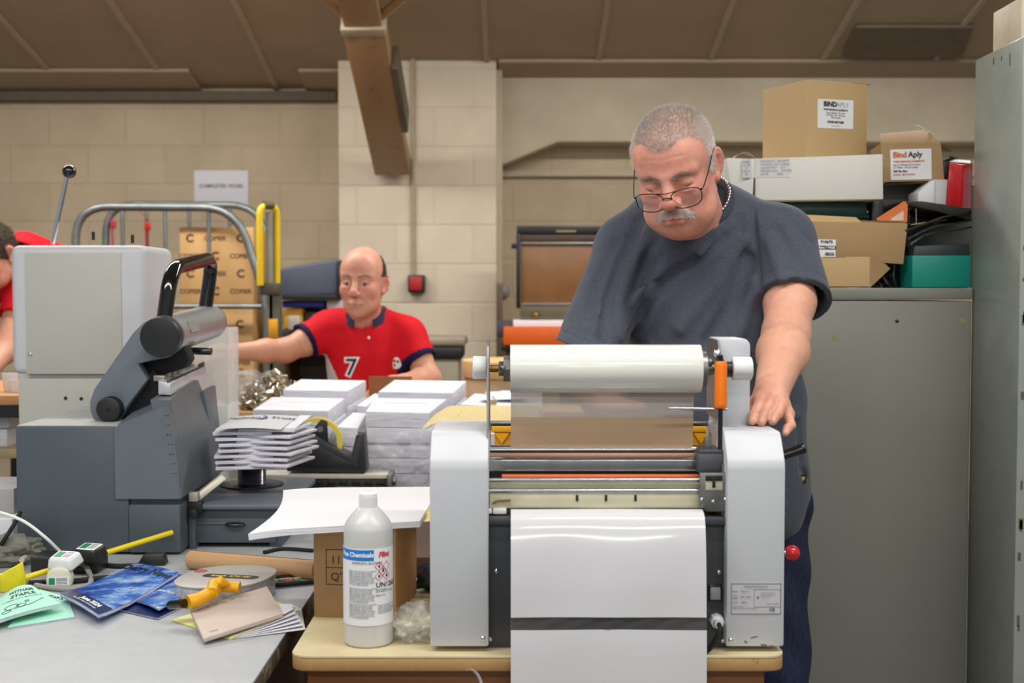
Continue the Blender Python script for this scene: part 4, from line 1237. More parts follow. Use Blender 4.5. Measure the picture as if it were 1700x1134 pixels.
# tape gun
ac = onz(376, 956, DZ + .045)
t = thing('tape_gun', 'grey oval adhesive tape gun with yellow handle lying among the newsletters', 'tape gun', (ac.x, ac.y, DZ))
R_ = .0905
sup = [(math.copysign(abs(math.cos(a)) ** .8, math.cos(a)), math.copysign(abs(math.sin(a)) ** .8, math.sin(a))) for a in np.linspace(0, 2 * PI, 49)[:-1]]
ov = [(ac.x + .092 * c * (1 if c < 0 else .98), ac.y + .098 * s_ + .012 * c) for c, s_ in sup]
ov = [(ac.x + (x - ac.x) * math.cos(-.18) - (y - ac.y) * math.sin(-.18), ac.y + (x - ac.x) * math.sin(-.18) + (y - ac.y) * math.cos(-.18)) for x, y in ov]
g = G(); g.prism(ov, DZ + .041, DZ + .045, 'z', .0015); g.obj('top_shell', mat('shell_grey', (186, 180, 174), .35, var=.02), t)
g = G(); g.prism([(ac.x + (x - ac.x) * .98, ac.y + (y - ac.y) * .98) for x, y in ov], DZ + .004, DZ + .041, 'z', .001); g.obj('clear_side', clear_mat('smoky_side', (196, 196, 204), .72, .15, .2, 60), t)
g = G(); g.prism([(ac.x + (x - ac.x) * .6, ac.y + (y - ac.y) * .6) for x, y in ov], DZ + .006, DZ + .038, 'z', .001); g.obj('tape_coil', mat('coil_grey', (150, 152, 164), .5, var=.1), t)
def on_top(u, v, k=.0004): 
    c_, s_ = math.cos(-.2), math.sin(-.2)
    return Vector((ac.x + u * c_ - v * s_, ac.y + u * s_ + v * c_, DZ + .045 + k))
g = G(); pl = [on_top(-.044 + .0 + (.088 if 0 else 0) + x, y) for x, y in []]
pl = []
for cx_, a0 in ((.056, -90), (-.034, 90)):
    for k in range(9):
        a = math.radians(a0 + 180 * k / 8); pl.append(on_top(cx_ + .015 * math.cos(a), -.004 + .015 * math.sin(a)))
g.prism([(p.x, p.y) for p in pl], DZ + .0448, DZ + .0454, 'z'); pb = g.obj('name_badge', M['black_plastic'], t)
text('Scotch  ATG 700', 'lettering', .0165, (0, 0, 0), (1, 0, 0), (0, 1, 0), mat('badge_yellow', (236, 196, 40), .5, var=0), pb, 'CENTER', .0006, fn=lambda X, Y: on_top(.011 + X * .72, -.004 + Y, .0008))
g = G(); q = on_top(-.07, .028); g.cyl((q.x, q.y, DZ + .045), (q.x, q.y, DZ + .0458), .0135, seg=24); g.obj('logo_spot', mat('dull_red', (158, 84, 80), .5, var=.05), t)
g = G()
hp = [onz(312, 1000, DZ + .044), onz(330, 995, DZ + .046), onz(352, 983, DZ + .050), onz(362, 974, DZ + .052), onz(380, 974, DZ + .052), onz(398, 975, DZ + .051)]
g.tube(spline(hp, 6), [.0165 - .004 * k / 30 for k in range(31)], 16, flat=.8)
q = onz(350, 972, DZ + .054); g.tube([onz(352, 985, DZ + .052), onz(355, 972, DZ + .060), onz(367, 966, DZ + .066), onz(378, 970, DZ + .060)], [.012, .013, .011, .006], 12)
g.obj('yellow_handle', M['yellow_plastic'], t)
g = G(); a = onz(284, 1004, DZ + .036); b = onz(306, 1002, DZ + .043); g.tube([a, b], .012, 12, flat=.7); g.obj('black_tip', M['black_gloss'], t)

# kraft paper roll
t = thing('kraft_paper_roll', 'brown kraft paper roll lying on the desk behind the tape gun', 'paper roll', (hx(420, 2.62), 2.62, DZ))
a = Vector((hx(313, 2.68), 2.68, DZ + .0205)); b = Vector((hx(521, 2.56), 2.58, DZ + .0205))
g = G(); g.cyl(a, b, .0202, seg=36, bev=.001); g.obj('roll', mat('kraft', (198, 158, 114), .6, var=.02, stretch=(1, 6, 6)), t)
g = G(); g.sheet(lambda u, v: a.lerp(b, u) + Vector((0, .0207 * math.cos(.3 + v * 1.2), .0207 * math.sin(.3 + v * 1.2))), 4, 6, .0006); g.obj('loose_edge', M['carton'], t)
t = thing('striped_cable', 'black cable with a rainbow striped sleeve running behind the tape gun', 'cable', onz(480, 968, DZ))
p = [onz(448, 960, DZ + .006), onz(480, 957, DZ + .006), onz(520, 954, DZ + .006)]
g = G(); g.tube(spline(p, 5), .0048, 10); g.tube(spline([onz(450, 972, DZ + .006), onz(480, 970, DZ + .006), onz(522, 966, DZ + .006)], 5), .0052, 10); g.obj('cable', M['rubber'], t)
m_, nt, b_ = newmat('rainbow_sleeve'); n_ = noise(nt, 90, 1); r_ = ramp(nt, n_.outputs['Fac'], [(.3, rgb(220, 70, 60)), (.42, rgb(235, 150, 50)), (.5, rgb(60, 150, 80)), (.58, rgb(70, 90, 190)), (.68, rgb(230, 120, 150))], 'CONSTANT'); lk(nt, r_.outputs['Color'], b_.inputs['Base Color'])
g = G(); g.tube(spline([onz(450, 966, DZ + .007), onz(475, 963, DZ + .007), onz(500, 962, DZ + .007)], 5), .005, 10); g.obj('sleeve', m_, t)
o = thing('desk_cable', 'black cable looping on the desk behind the kraft paper roll', 'cable', onz(480, 912, DZ))
g = G(); g.tube(spline([onz(438, 917, DZ + .005), onz(470, 911, DZ + .005), onz(520, 914, DZ + .005)], 6), .0045, 10); g.obj('cable', M['rubber'], o)

# plugs, cables and the yellow rule
def tag_cable(name, label, pts, r, m, cat='cable'):
    g = G(); g.tube(spline(pts, 8), r, 10); o = g.obj(name, m, None); return tag(o, label, cat)
tag_cable('white_cable', 'thin white cable arching from the desk edge to the white plug', [at(-40, 846, 2.6), at(0, 851, 2.6), at(40, 866, 2.6), at(75, 892, 2.6), at(98, 914, 2.62)], .0035, M['white_plastic'])
M['cable_grey'] = mat('cable_grey', (150, 146, 142), .5)
tag_cable('grey_cable', 'grey cable looping round the plugs in front of the punching machine', [onz(122, 935, DZ + .03), onz(140, 938, DZ + .02), onz(150, 958, DZ + .008), onz(146, 972, DZ + .006), onz(110, 978, DZ + .006), onz(60, 972, DZ + .006), onz(40, 962, DZ + .006)], .0058, M['cable_grey'])
tag_cable('cream_cable', 'cream cable curving behind the plugs at the machine foot', [onz(36, 930, DZ + .02), onz(46, 922, DZ + .02), onz(60, 919, DZ + .02), onz(82, 922, DZ + .02)], .006, mat('cable_cream', (206, 200, 184), .5))
tag_cable('black_cable', 'black cable running from the adaptor along the foot of the machine', [onz(152, 932, DZ + .015), onz(175, 938, DZ + .006), onz(200, 940, DZ + .006), onz(240, 938, DZ + .006)], .0055, M['rubber'])
tag_cable('black_cable', 'black cable running under the cream plug towards the newsletter', [onz(48, 968, DZ + .012), onz(90, 966, DZ + .006), onz(130, 964, DZ + .006), onz(185, 958, DZ + .006)], .0058, M['rubber'])
tag_cable('black_lead', 'black lead hanging behind the grey bag at the left desk edge', [at(-5, 915, 2.7), at(8, 895, 2.7), at(25, 868, 2.72), at(34, 850, 2.74)], .005, M['rubber'])

def plug(name, label, ctr, w, d, h, rz, m, m2, tilt=0.0):
    t = thing(name, label, 'plug', ctr, rz)
    t.rotation_euler = (tilt, 0, rz)
    g = G(); g.hexa([(-w / 2, -d / 2, 0), (w / 2, -d / 2, 0), (w / 2, d / 2, 0), (-w / 2, d / 2, 0)], [(-w * .42, -d * .42, h), (w * .42, -d * .42, h), (w * .42, d * .42, h), (-w * .42, d * .42, h)], .006, 3); g.obj('body', m, t, world=False)
    g = G(); g.hexa([(-w * .38, -d * .34, h - .0005), (w * .38, -d * .34, h - .0005), (w * .38, d * .34, h - .0005), (-w * .38, d * .34, h - .0005)], [(-w * .36, -d * .32, h + .0006), (w * .36, -d * .32, h + .0006), (w * .36, d * .32, h + .0006), (-w * .36, d * .32, h + .0006)]); lb = g.obj('sticker', m2[0], t, world=False)
    g = G(); g.box(-w * .3, -w * .02, -d * .25, d * .25, h + .0006, h + .0011); g.obj('green_mark', m2[1], lb, world=False)
    g = G()
    for k in range(4): g.box(w * .04, w * .3, -d * .22 + k * d * .13, -d * .17 + k * d * .13, h + .0006, h + .001)
    g.obj('print', m2[2], lb, world=False)
    return t
gm = mat('test_green', (26, 140, 96), .5, var=0)
blk = thing('extension_socket', 'black extension socket block holding the white plug, partly hidden by cables', 'extension socket', onz(112, 950, DZ))
g = G(); c_ = onz(112, 950, DZ); g.box(c_.x - .075, c_.x + .075, c_.y - .02, c_.y + .05, DZ + .001, DZ + .038, .006, 3); g.obj('body', M['black_plastic'], blk)
c_ = onz(107, 941, DZ + .039); plug('white_plug', 'white mains plug with coloured sticker on the black socket block', (c_.x, c_.y + .01, DZ + .0385), .062, .05, .026, -.25, M['white_plastic'], (M['label_white'], gm, mat('violet_mark', (150, 70, 140), .5, var=0)), .25)
c_ = onz(140, 930, DZ + .039); plug('black_plug', 'black mains plug with green and white sticker behind the yellow stick', (c_.x + .008, c_.y + .02, DZ + .0385), .06, .05, .028, -.3, M['black_plastic'], (M['label_white'], gm, M['grey_ink']), .2)
c_ = onz(97, 976, DZ); t = thing('cream_plug', 'cream mains plug standing in front of the cables with a green test label', 'plug', (c_.x, c_.y, DZ), .15)
g = G(); g.prism([(-.0245, .001), (.0245, .001), (.0265, .02), (.021, .036), (.008, .041), (-.01, .041), (-.022, .034), (-.0255, .018)], 0, .032, 'y', .004, 3); g.obj('body', mat('plug_cream', (216, 214, 196), .45, var=.02), t, world=False)
g = G(); g.box(-.021, .021, -.0008, 0, .006, .023); lb = g.obj('test_label', M['label_white'], t, world=False)
g = G(); g.box(-.019, -.007, -.0014, -.0008, .0075, .0215); g.obj('green_mark', gm, lb, world=False)
g = G()
for k in range(5): g.box(-.004, .018, -.0013, -.0008, .0085 + k * .0028, .0095 + k * .0028)
g.obj('print', M['grey_ink'], lb, world=False)

t = thing('yellow_stick', 'long thin yellow stick leaning over the plugs against the punching machine', 'stick', onz(45, 962, DZ))
g = G(); a = at(40, 960, 2.53); b = at(286, 884, 2.806); g.cyl(a, b, .0062, seg=16, bev=.0015); g.obj('stick', mat('yellow_paint', (238, 218, 36), .45, var=.02), t)
t = thing('yellow_tag', 'scuffed yellow plastic tag standing at the left edge of the desk', 'tag', onz(22, 985, DZ))
P4 = [at(4, 984, 2.46), at(45, 975, 2.52), at(38, 934, 2.52), at(2, 954, 2.46)]
g = G(); g.hexa([p + Vector((.0, 0, 0)) for p in P4], [p + Vector((-.004, .01, 0)) for p in P4], .001); g.hexa([P4[0], P4[0] + Vector((-.07, .05, 0)), P4[3] + Vector((-.07, .05, .0)), P4[3]], [P4[0] + Vector((0, .008, 0)), P4[0] + Vector((-.07, .058, 0)), P4[3] + Vector((-.07, .058, 0)), P4[3] + Vector((0, .008, 0))], .001)
g.obj('tag_body', mat('lime_yellow', (222, 214, 34), .5, var=.06, vs=30), t)

def crumple(name, label, cat, c, r, m, seed=0, sub=5, flat=True, amp=.35):
    bm = bmesh.new(); bmesh.ops.create_icosphere(bm, subdivisions=sub, radius=1)
    for v in bm.verts:
        s_ = Vector((seed * 3.1, seed, 2))
        n1 = mn.noise(v.co * 1.7 + s_) * amp + mn.noise(v.co * 4 + s_) * amp * .5 + abs(mn.noise(v.co * 8 + s_)) * amp * .3
        v.co = v.co * (1 + n1)
        v.co = Vector((v.co.x * r[0], v.co.y * r[1], max(v.co.z * r[2] + r[2] * .8, 0)))
    g = G(); g.bm(bm, Matrix.Translation(c)); o = g.obj(name, m, None, smooth=70)
    return tag(o, label, cat)
c_ = onz(8, 945, DZ); crumple('grey_bag', 'crumpled grey-green bag at the left end of the desk behind the yellow tag', 'bag', (c_.x - .02, c_.y + .06, DZ), (.075, .06, .034), mat('bag_grey', (122, 122, 112), .7, var=.12), 2)
t = thing('small_black_adaptor', 'small black adaptor box at the foot of the machine behind the blue newsletter', 'adaptor', onz(245, 943, DZ))
g = G(); c_ = onz(252, 940, DZ); g.hexa([(c_.x - .035, c_.y, DZ + .001), (c_.x + .03, c_.y, DZ + .001), (c_.x + .03, c_.y + .035, DZ + .001), (c_.x - .035, c_.y + .035, DZ + .001)], [(c_.x - .02, c_.y + .004, DZ + .026), (c_.x + .024, c_.y + .004, DZ + .028), (c_.x + .024, c_.y + .03, DZ + .028), (c_.x - .02, c_.y + .03, DZ + .026)], .004); g.obj('body', M['black_plastic'], t)

# things beyond the left end of the punching machine
t = thing('parts_shelf', 'low wooden shelf of papers seen past the left side of the punching machine', 'shelf', (-1.9, 3.9, 0))
WB = hz(646, 4.0)
g = G(); g.box(-2.8, -1.45, 3.75, 4.4, WB - .03, WB, .003); g.obj('top_board', M['bench_top'], t)
g = G(); g.box(-2.8, -1.45, 3.752, 3.76, WB - .07, WB - .031); g.obj('front_edge', M['black_plastic'], t)
zl = hz(742, 3.8)
g = G(); g.box(-2.8, -1.45, 3.75, 4.4, zl - .03, zl, .003); g.obj('lower_board', mat('shelf_board', (176, 160, 120), .6), t)
for x in (-2.75, -1.5):
    g = G(); g.box(x, x + .05, 4.3, 4.35, 0, WB - .03); g.obj('leg', M['brown_panel'], t)
    g = G(); g.box(x, x + .05, 3.78, 3.83, 0, WB - .03); g.obj('leg', M['brown_panel'], t)
for k, (xa, xb_, za, hh, lab_) in enumerate(((-25, 28, 742, .055, 'lower bundle of white paper on the shelf left of the punching machine'), (-40, 27, 713, .04, 'upper bundle of white paper on the shelf left of the punching machine'))):
    a0, a1 = hx(xa - 60, 3.9), hx(xb_, 3.9) + .01
    z0_ = zl if k == 0 else zl + .056
    g = G(); g.box(a0, a1, 3.8 + k * .02, 4.1, z0_ + .0005, z0_ + hh, .003); tag(g.obj('paper_bundle', M['sheets'], None), lab_, 'paper bundle', 'paper bundles on the shelf')
t = thing('white_cup', 'white cup on the wooden board left of the white cased machine', 'cup', (hx(18, 3.9), 3.9, WB))
g = G(); g.lathe([(.018, 0), (.02, .004), (.025, .06), (.023, .06), (.018, .006)], (hx(18, 3.9), 3.9, WB), 24); g.obj('cup_body', M['white_plastic'], t)
t = thing('white_cup', 'shorter white cup beside the first on the wooden board', 'cup', (hx(27, 3.86), 3.86, WB))
g = G(); g.lathe([(.015, 0), (.017, .003), (.02, .042), (.018, .042), (.014, .005)], (hx(27, 3.86), 3.86, WB), 24); g.obj('cup_body', M['white_plastic'], t)
g = G(); a = onz(-60, 870, DZ); g.box(-1.75, hx(23, 3.0), 2.98, 3.25, DZ + .001, DZ + .055, .004); tag(g.obj('white_carton', M['label_white'], None), 'flat white carton on the desk left of the punching machine', 'carton')
g = G(); g.box(-1.7, hx(21, 3.05), 3.05, 3.25, DZ + .056, DZ + .12, .003); tag(g.obj('grey_tray', mat('tray_grey', (176, 174, 176), .5), None), 'pale grey tray on the flat white carton', 'tray')

# white curl of backing paper hanging off the work table
t = thing('paper_curl', 'narrow white paper strip curling off the front edge of the wooden table', 'paper strip', at(785, 1115, 1.985))
pp = spline([at(775, 1112, 1.992), at(783, 1112, 1.985), at(792, 1119, 1.98), at(799, 1134, 1.978), at(802, 1160, 1.977)], 6)
g = G()
def cu(u, v):
    i = min(int(v * (len(pp) - 1)), len(pp) - 2); q = pp[i].lerp(pp[i + 1], v * (len(pp) - 1) - i)
    return q + Vector((.004, -.006, .003)) * (u - .5)
g.sheet(cu, 2, 24, .0004); g.obj('strip', M['paper'], t)
t = thing('dark_glove', 'dark crumpled cloth between the carton and the laminator', 'cloth', onz(700, 1000, TZ))
bpy.data.objects.remove(t)
c_ = onz(703, 990, TZ); crumple('dark_cloth', 'dark crumpled cloth on the table between the carton and the laminator', 'cloth', (c_.x + .03, c_.y + .06, TZ), (.05, .045, .03), mat('dark_cloth', (34, 36, 46), .85), 5, 4)
# ------------------------------------------------------------------ steel cabinets on the right
CY = 3.15
CZ = hz(478, CY)
M['cab'] = mat('cabinet_grey', (134, 134, 124), .32, var=.02, vs=3)
cx1 = hx(1611, CY); cx0 = hx(1150, CY)
t = thing('steel_cabinet', 'wide grey steel cabinet behind the man, topped with boxes and binders', 'cabinet', ((cx0 + cx1) / 2, CY + .25, 0))
g = G(); g.box(cx0, cx1, CY + .002, CY + .52, 0, CZ - .034, .003); g.obj('body', M['cab'], t)
g = G(); g.box(cx0 - .003, cx1, CY - .004, CY + .524, CZ - .03, CZ, .004); g.obj('top_lip', M['cab'], t)
g = G(); g.box(cx0 + .01, cx1 - .004, CY - .002, CY + .01, .06, CZ - .036, .002); dr = g.obj('front_panel', M['cab'], t)
g = G(); a = at(1489, 533, CY - .002); g.ball((a.x, CY - .003, a.z), (.005, .003, .004), 12, 8); g.obj('dark_stud', M['black_plastic'], dr)
g = G()
for q in ((1387, 560), (1599, 532)):
    a = at(q[0], q[1], CY - .0025); g.box(a.x - .007, a.x + .007, CY - .0026, CY - .002, a.z - .008, a.z + .006)
g.obj('tape_residue', mat('residue', (146, 140, 96), .7), dr)

SX = cx1 + .006
SYn, SYf = SX * 2000 / 842, CY + .02
M['cab_side'] = worn_mat('pale_green_grey_steel', (150, 158, 150), (128, 134, 126), .26, .66, 3.0, soft=.2)
t = thing('tall_cabinet', 'tall pale grey-green steel cabinet with chipped paint at the right edge', 'cabinet', (SX + .25, 2.95, 0))
zt_ = hz(100, SYf)
g = G(); g.box(SX, SX + .6, SYn, SYf, 0, zt_, .003); bd = g.obj('body', M['cab_side'], t)
g = G()
for (py, Yk, h) in ((93, 3.0, .012), (96, 3.05, .018), (88, 2.95, .03)):
    g.box(SX - .0006, SX, Yk - .002, Yk + .003, hz(py, Yk) - h, hz(py, Yk))
g.obj('rust_chips', mat('rust_dark', (84, 74, 58), .8), bd)
g = G()
rr_ = random.Random(5)
for k in range(16):
    z = .5 + rr_.random() * 1.2; g.box(SX + .006 + rr_.random() * .004, SX + .012 + rr_.random() * .006, SYn - .0006, SYn, z, z + .008 + rr_.random() * .02)
g.obj('front_chips', mat('front_chips', (96, 92, 70), .8), bd)
g = G(); g.box(SX + .005, SX + .2, SYn + .03, SYn + .2, zt_ + .0005, zt_ + .1, .004); tag(g.obj('cream_box', mat('cream_box', (214, 204, 178), .6), None), 'cream box on top of the tall cabinet at the right edge', 'box')

# ------------------------------------------------------------------ boxes and files on the grey cabinet
M['kraft_a'] = mat('box_kraft', (196, 165, 118), .75, var=.02, vs=6)
M['kraft_b'] = mat('box_kraft_dark', (174, 142, 100), .75, var=.025, vs=6)
M['kraft_edge'] = mat('box_kraft_edge', (226, 192, 138), .75, var=.02)
M['grey_steel_box'] = mat('grey_steel_box', (140, 140, 138), .5, var=.03)

# grey support behind
g = G(); g.box(hx(1455, 3.4), hx(1618, 3.4), 3.42, 3.62, CZ + .0005, hz(306, 3.42), .004); tag(g.obj('grey_filing_box', M['grey_steel_box'], None), 'grey steel filing box under the orange-lettered open carton', 'filing box')
g = G(); g.box(hx(1215, 3.5), hx(1400, 3.3), 3.272, 3.62, CZ + .0005, hz(360, 3.27) - .006, .004); tag(g.obj('grey_filing_box', M['grey_steel_box'], None), 'grey steel filing box mostly hidden behind the dark green file', 'filing box')
# dark green lever arch file
t = thing('green_file', 'dark green box file lying under the long white box', 'box file', (hx(1390, 3.3), 3.36, hz(360, 3.27)))
g = G(); z0_, z1_ = hz(360, 3.27), hz(335, 3.27)
g.hexa([(hx(1290, 3.27), 3.27, z0_), (hx(1441, 3.27), 3.27, z0_ - .004), (hx(1441, 3.27), 3.43, z0_ - .004), (hx(1290, 3.27), 3.43, z0_)], [(hx(1290, 3.27), 3.27, z1_), (hx(1432, 3.27), 3.27, z1_ - .002), (hx(1432, 3.27), 3.43, z1_ - .002), (hx(1290, 3.27), 3.43, z1_)], .004)
g.obj('file_body', mat('bottle_green', (18, 66, 58), .35, var=.05), t)
g = G(); a = at(1440, 352, 3.268); g.ball(a, .004, 10, 6); g.obj('rivet', M['chrome'], t)
g = G(); g.box(hx(1443, 3.3), hx(1463, 3.3), 3.3, 3.42, CZ + .0005, hz(334, 3.3), .003); tag(g.obj('black_file', M['black_plastic'], None), 'black file standing at the end of the dark green one', 'file')

# long white box
t = thing('long_white_box', 'long white cardboard box with torn flap and taped label, under the tall carton', 'carton', (hx(1330, 3.2), 3.35, hz(333, 3.22)))
WY = 3.215
x0_, x1_ = hx(1205, WY), hx(1462, WY)
zb_, ztL, ztR = hz(333, WY), hz(262, WY), hz(256, WY)
M['white_card'] = mat('white_card', (222, 220, 212), .6, var=.015, vs=5)
g = G(); g.hexa([(x0_ + .07, WY, zb_), (x1_, WY, zb_ + .003), (x1_ + .004, WY + .32, zb_ + .003), (x0_ + .07, WY + .32, zb_)], [(x0_ + .07, WY, ztL - .002), (x1_ - .003, WY, ztR), (x1_, WY + .32, ztR), (x0_ + .07, WY + .32, ztL - .002)], .003); g.obj('box_body', M['white_card'], t)
g = G(); g.hexa([(hx(1214, WY), WY + .01, zb_), (hx(1246, WY), WY - .004, zb_), (hx(1246, WY), WY + .3, zb_), (hx(1214, WY), WY + .3, zb_)], [(hx(1203, WY), WY + .002, ztL), (hx(1249, WY), WY - .006, ztL - .003), (hx(1249, WY), WY + .3, ztL - .003), (hx(1203, WY), WY + .3, ztL)], .002); g.obj('end_flap', M['white_card'], t)
g = G(); g.box(hx(1247, WY), hx(1250, WY), WY - .0035, WY + .01, zb_, hz(296, WY)); g.obj('slit', M['brown_panel'], t)
g = G(); g.sheet(lambda u, v: (hx(1216 + 36 * u, WY), WY + .01 + .02 * v, ztL + .001 + .016 * math.sin(u * PI) * (1 - .4 * v) + .004 * v), 10, 2, .0015); g.obj('torn_edge', M['kraft_b'], t)
g = G(); a = at(1281, 279, WY); plate(g, (a.x, WY - .0008, a.z), (1, 0, .02), (-.02, 0, 1), .095, .05); lb = g.obj('taped_label', mat('label_grey_white', (214, 214, 212), .3, var=0), t)
text('PRODUCT  RECEIPT\nWE BOX 2/3\" LARGE\nQUANTITY     5.2\nORDER NO.    WHITE\nDATE         4500', 'lettering', .0085, (a.x - .03, WY - .0012, a.z), (1, 0, .02), (-.02, 0, 1), M['pale_ink'], lb, 'LEFT', .0001)
g = G(); a = at(1238, 280, WY); plate(g, (a.x, WY - .008, a.z), (1, .1, .02), (-.02, 0, 1), .022, .05); lb2 = g.obj('folded_label', mat('label_grey_white2', (206, 206, 206), .3, var=0), t)
text('WEB\n12 78\nS\nPQ 4\n22', 'lettering', .008, (a.x, WY - .0085, a.z), (1, .1, .02), (-.02, 0, 1), M['pale_ink'], lb2, 'CENTER', .0001)

# tall carton with the binding supplier's label
cc = at(1338, 260, 3.3); zt_c = hz(132, 3.3); zb_c = max(ztL, ztR) + .001
v1 = Vector((-.082, .178, 0)); v2 = Vector((.187, .074, 0))
t = thing('tall_carton', 'tall brown carton with black-lettered white label standing on the long white box', 'carton', (cc.x, cc.y, zb_c))
b4 = [Vector((cc.x, cc.y, zb_c)), Vector((cc.x, cc.y, zb_c)) + v2, Vector((cc.x, cc.y, zb_c)) + v1 + v2, Vector((cc.x, cc.y, zb_c)) + v1]
up = Vector((0, 0, zt_c - zb_c))
g = G(); g.hexa(b4, [p + up for p in b4], .002); g.obj('box_body', M['kraft_a'], t)
g = G(); a = b4[1] + up; e2 = v2.normalized(); g.hexa([a - v2 * .25 + Vector((0, 0, -.001)), a + e2 * .012 + Vector((0, 0, -.001)), a + e2 * .012 + v1 * .6, a - v2 * .25 + v1 * .6], [a - v2 * .25 + Vector((0, 0, .003)), a + e2 * .012 + Vector((0, 0, .002)), a + e2 * .012 + v1 * .6 + Vector((0, 0, .004)), a - v2 * .25 + v1 * .6 + Vector((0, 0, .004))]); g.obj('lifted_flap', M['kraft_b'], t)
nF = Vector((v2.y, -v2.x, 0)).normalized()
lc = b4[0] + v2 * .47 + up * .58 + nF * .001
g = G(); plate(g, lc, v2 + Vector((0, 0, .004)), (0, 0, 1), .118, .079); lb = g.obj('label', M['label_white'], t)
def lt2(s, sz, dx, dz, m, al='CENTER', bold=.0002, base=lc, r=v2, par=None):
    rr = Vector(r).normalized(); n_ = rr.cross(Vector((0, 0, 1)))
    return text(s, 'lettering', sz, Vector(base) + rr * dx + Vector((0, 0, dz)) + n_ * .0008, rr, (0, 0, 1), M[m] if isinstance(m, str) else m, par or lb, al, bold)
lt2('BIND', .0185, -.04, .0255, 'ink', 'LEFT', .0008); lt2('APLY', .0185, .002, .0255, 'pale_ink', 'LEFT', 0)
lt2('WIRE BINDING ELEMENTS', .0068, 0, .011, 'ink'); lt2('Size 5 (Black) 1/2 (mm)\n2:1 Pitch - A4 - 23 loops\n250 Per Box', .0064, 0, -.004, 'grey_ink', bold=.0001)
lt2('CODE: BKT12BK', .0075, 0, -.0225, 'ink', bold=.0004); lt2('Made in China', .0048, 0, -.0325, 'grey_ink', bold=.0)

# open carton with orange lettering
OY = 3.3
t = thing('open_carton', 'open brown carton with orange and black lettered label beside the tall carton', 'carton', (hx(1510, OY), OY + .08, hz(305, OY)))
q = lambda x, y, Y=OY: at(x, y, Y)
b4 = [q(1467, 304), q(1568, 296), q(1568, 296) + Vector((.03, .16, .0)), q(1467, 304) + Vector((.02, .16, .008))]
b4[1].z = b4[0].z + .004; b4[2].z = b4[1].z; b4[3].z = b4[0].z
t4 = [q(1462, 238), q(1548, 236), q(1548, 236) + Vector((.055, .16, -.0)), q(1462, 238) + Vector((.02, .16, .0))]
t4[1] = q(1550, 236)
t4 = [t4[0], Vector((q(1562, 236).x, OY, t4[0].z)), Vector((q(1562, 236).x + .04, OY + .16, t4[0].z)), t4[3]]
g = G(); th_ = .003
for i in range(4):
    j = (i + 1) % 4; nrm = (b4[j] - b4[i]).cross(Vector((0, 0, 1))).normalized() * -th_
    g.hexa([b4[i], b4[j], b4[j] + nrm, b4[i] + nrm], [t4[i], t4[j], t4[j] + nrm, t4[i] + nrm])
g.hexa(b4, [p + Vector((0, 0, .003)) for p in b4]); g.obj('box_body', M['kraft_b'], t)
g = G(); f0, f1 = t4[0], t4[1]
g.hexa([f0, f1, f1 + Vector((0, .003, 0)), f0 + Vector((0, .003, 0))], [q(1461, 222, OY + .05), q(1536, 215, OY + .05), q(1536, 215, OY + .053), q(1461, 222, OY + .053)]); g.obj('top_flap', M['kraft_b'], t)
g = G(); g.hexa([t4[1], t4[2], t4[2] + Vector((0, .004, 0)), t4[1] + Vector((0, .004, 0))], [t4[1] + Vector((.05, .02, -.02)), t4[2] + Vector((.04, 0, -.005)), t4[2] + Vector((.04, .004, -.005)), t4[1] + Vector((.05, .024, -.02))]); g.obj('side_flap', M['kraft_a'], t)
g = G(); g.tube([q(1522, 208, OY + .04), q(1534, 214, OY + .04), q(1550, 224, OY + .03)], [.004, .003, .002], 8, flat=.5); g.obj('torn_tape', M['label_white'], t)
lc = (b4[0] + b4[1] + t4[0] + t4[1]) / 4; lc = q(1512, 273) ; lc.y -= .002
g = G(); plate(g, lc, (1, 0, .03), (-.03, 0, 1), .112, .083); lb = g.obj('label', M['label_white'], t)
M['orange_ink'] = mat('orange_ink', (222, 108, 44), .5, var=0)
kw = dict(base=lc, r=(1, 0, .03))
lt2('Bind', .021, -.05, .026, M['orange_ink'], 'LEFT', .0009, par=lb, **kw); lt2('Aply', .021, -.0085, .026, 'ink', 'LEFT', .0006, par=lb, **kw)
lt2('WIRE BINDING ELEMENTS', .0072, -.048, .008, M['orange_ink'], 'LEFT', .0002, par=lb, **kw)
lt2('Size 9 (White) 9/16 (mm)\n2:1 Pitch - A4 23 Loops', .007, -.048, -.0045, 'grey_ink', 'LEFT', .0001, par=lb, **kw)
lt2('200 Per Box', .0074, -.048, -.018, 'ink', 'LEFT', .0003, par=lb, **kw); lt2('CODE : BKT916WH', .0068, -.048, -.0275, M['orange_ink'], 'LEFT', .0002, par=lb, **kw)

# red ring binder standing tilted
t = thing('red_binder', 'shiny red ring binder tilted against the tall cabinet', 'binder', (hx(1592, 3.28), 3.28, hz(345, 3.27)))
rq = lambda x, y, Y=3.26: at(x, y, Y)
g = G(); b4 = [rq(1571, 342), rq(1598, 345), rq(1614, 345, 3.4), rq(1586, 342, 3.4)]; t4 = [rq(1576, 269), rq(1601, 274), rq(1615, 270, 3.4), rq(1590, 268, 3.4)]
g.hexa(b4, t4, .002); g.obj('spine', M['red_gloss'], t)
g = G(); g.hexa([rq(1597, 346, 3.255), rq(1611, 346, 3.29), rq(1611, 346, 3.45), rq(1597, 346, 3.45)], [rq(1600, 273, 3.255), rq(1612, 272, 3.29), rq(1612, 272, 3.45), rq(1600, 273, 3.45)], .002); g.obj('cover', M['red_gloss'], t)
g = G(); g.hexa([rq(1574, 343, 3.262), rq(1598, 346, 3.262), rq(1611, 344, 3.42), rq(1586, 342, 3.42)], [rq(1578, 268, 3.262), rq(1601, 272, 3.262), rq(1612, 268, 3.42), rq(1590, 266, 3.42)]); 
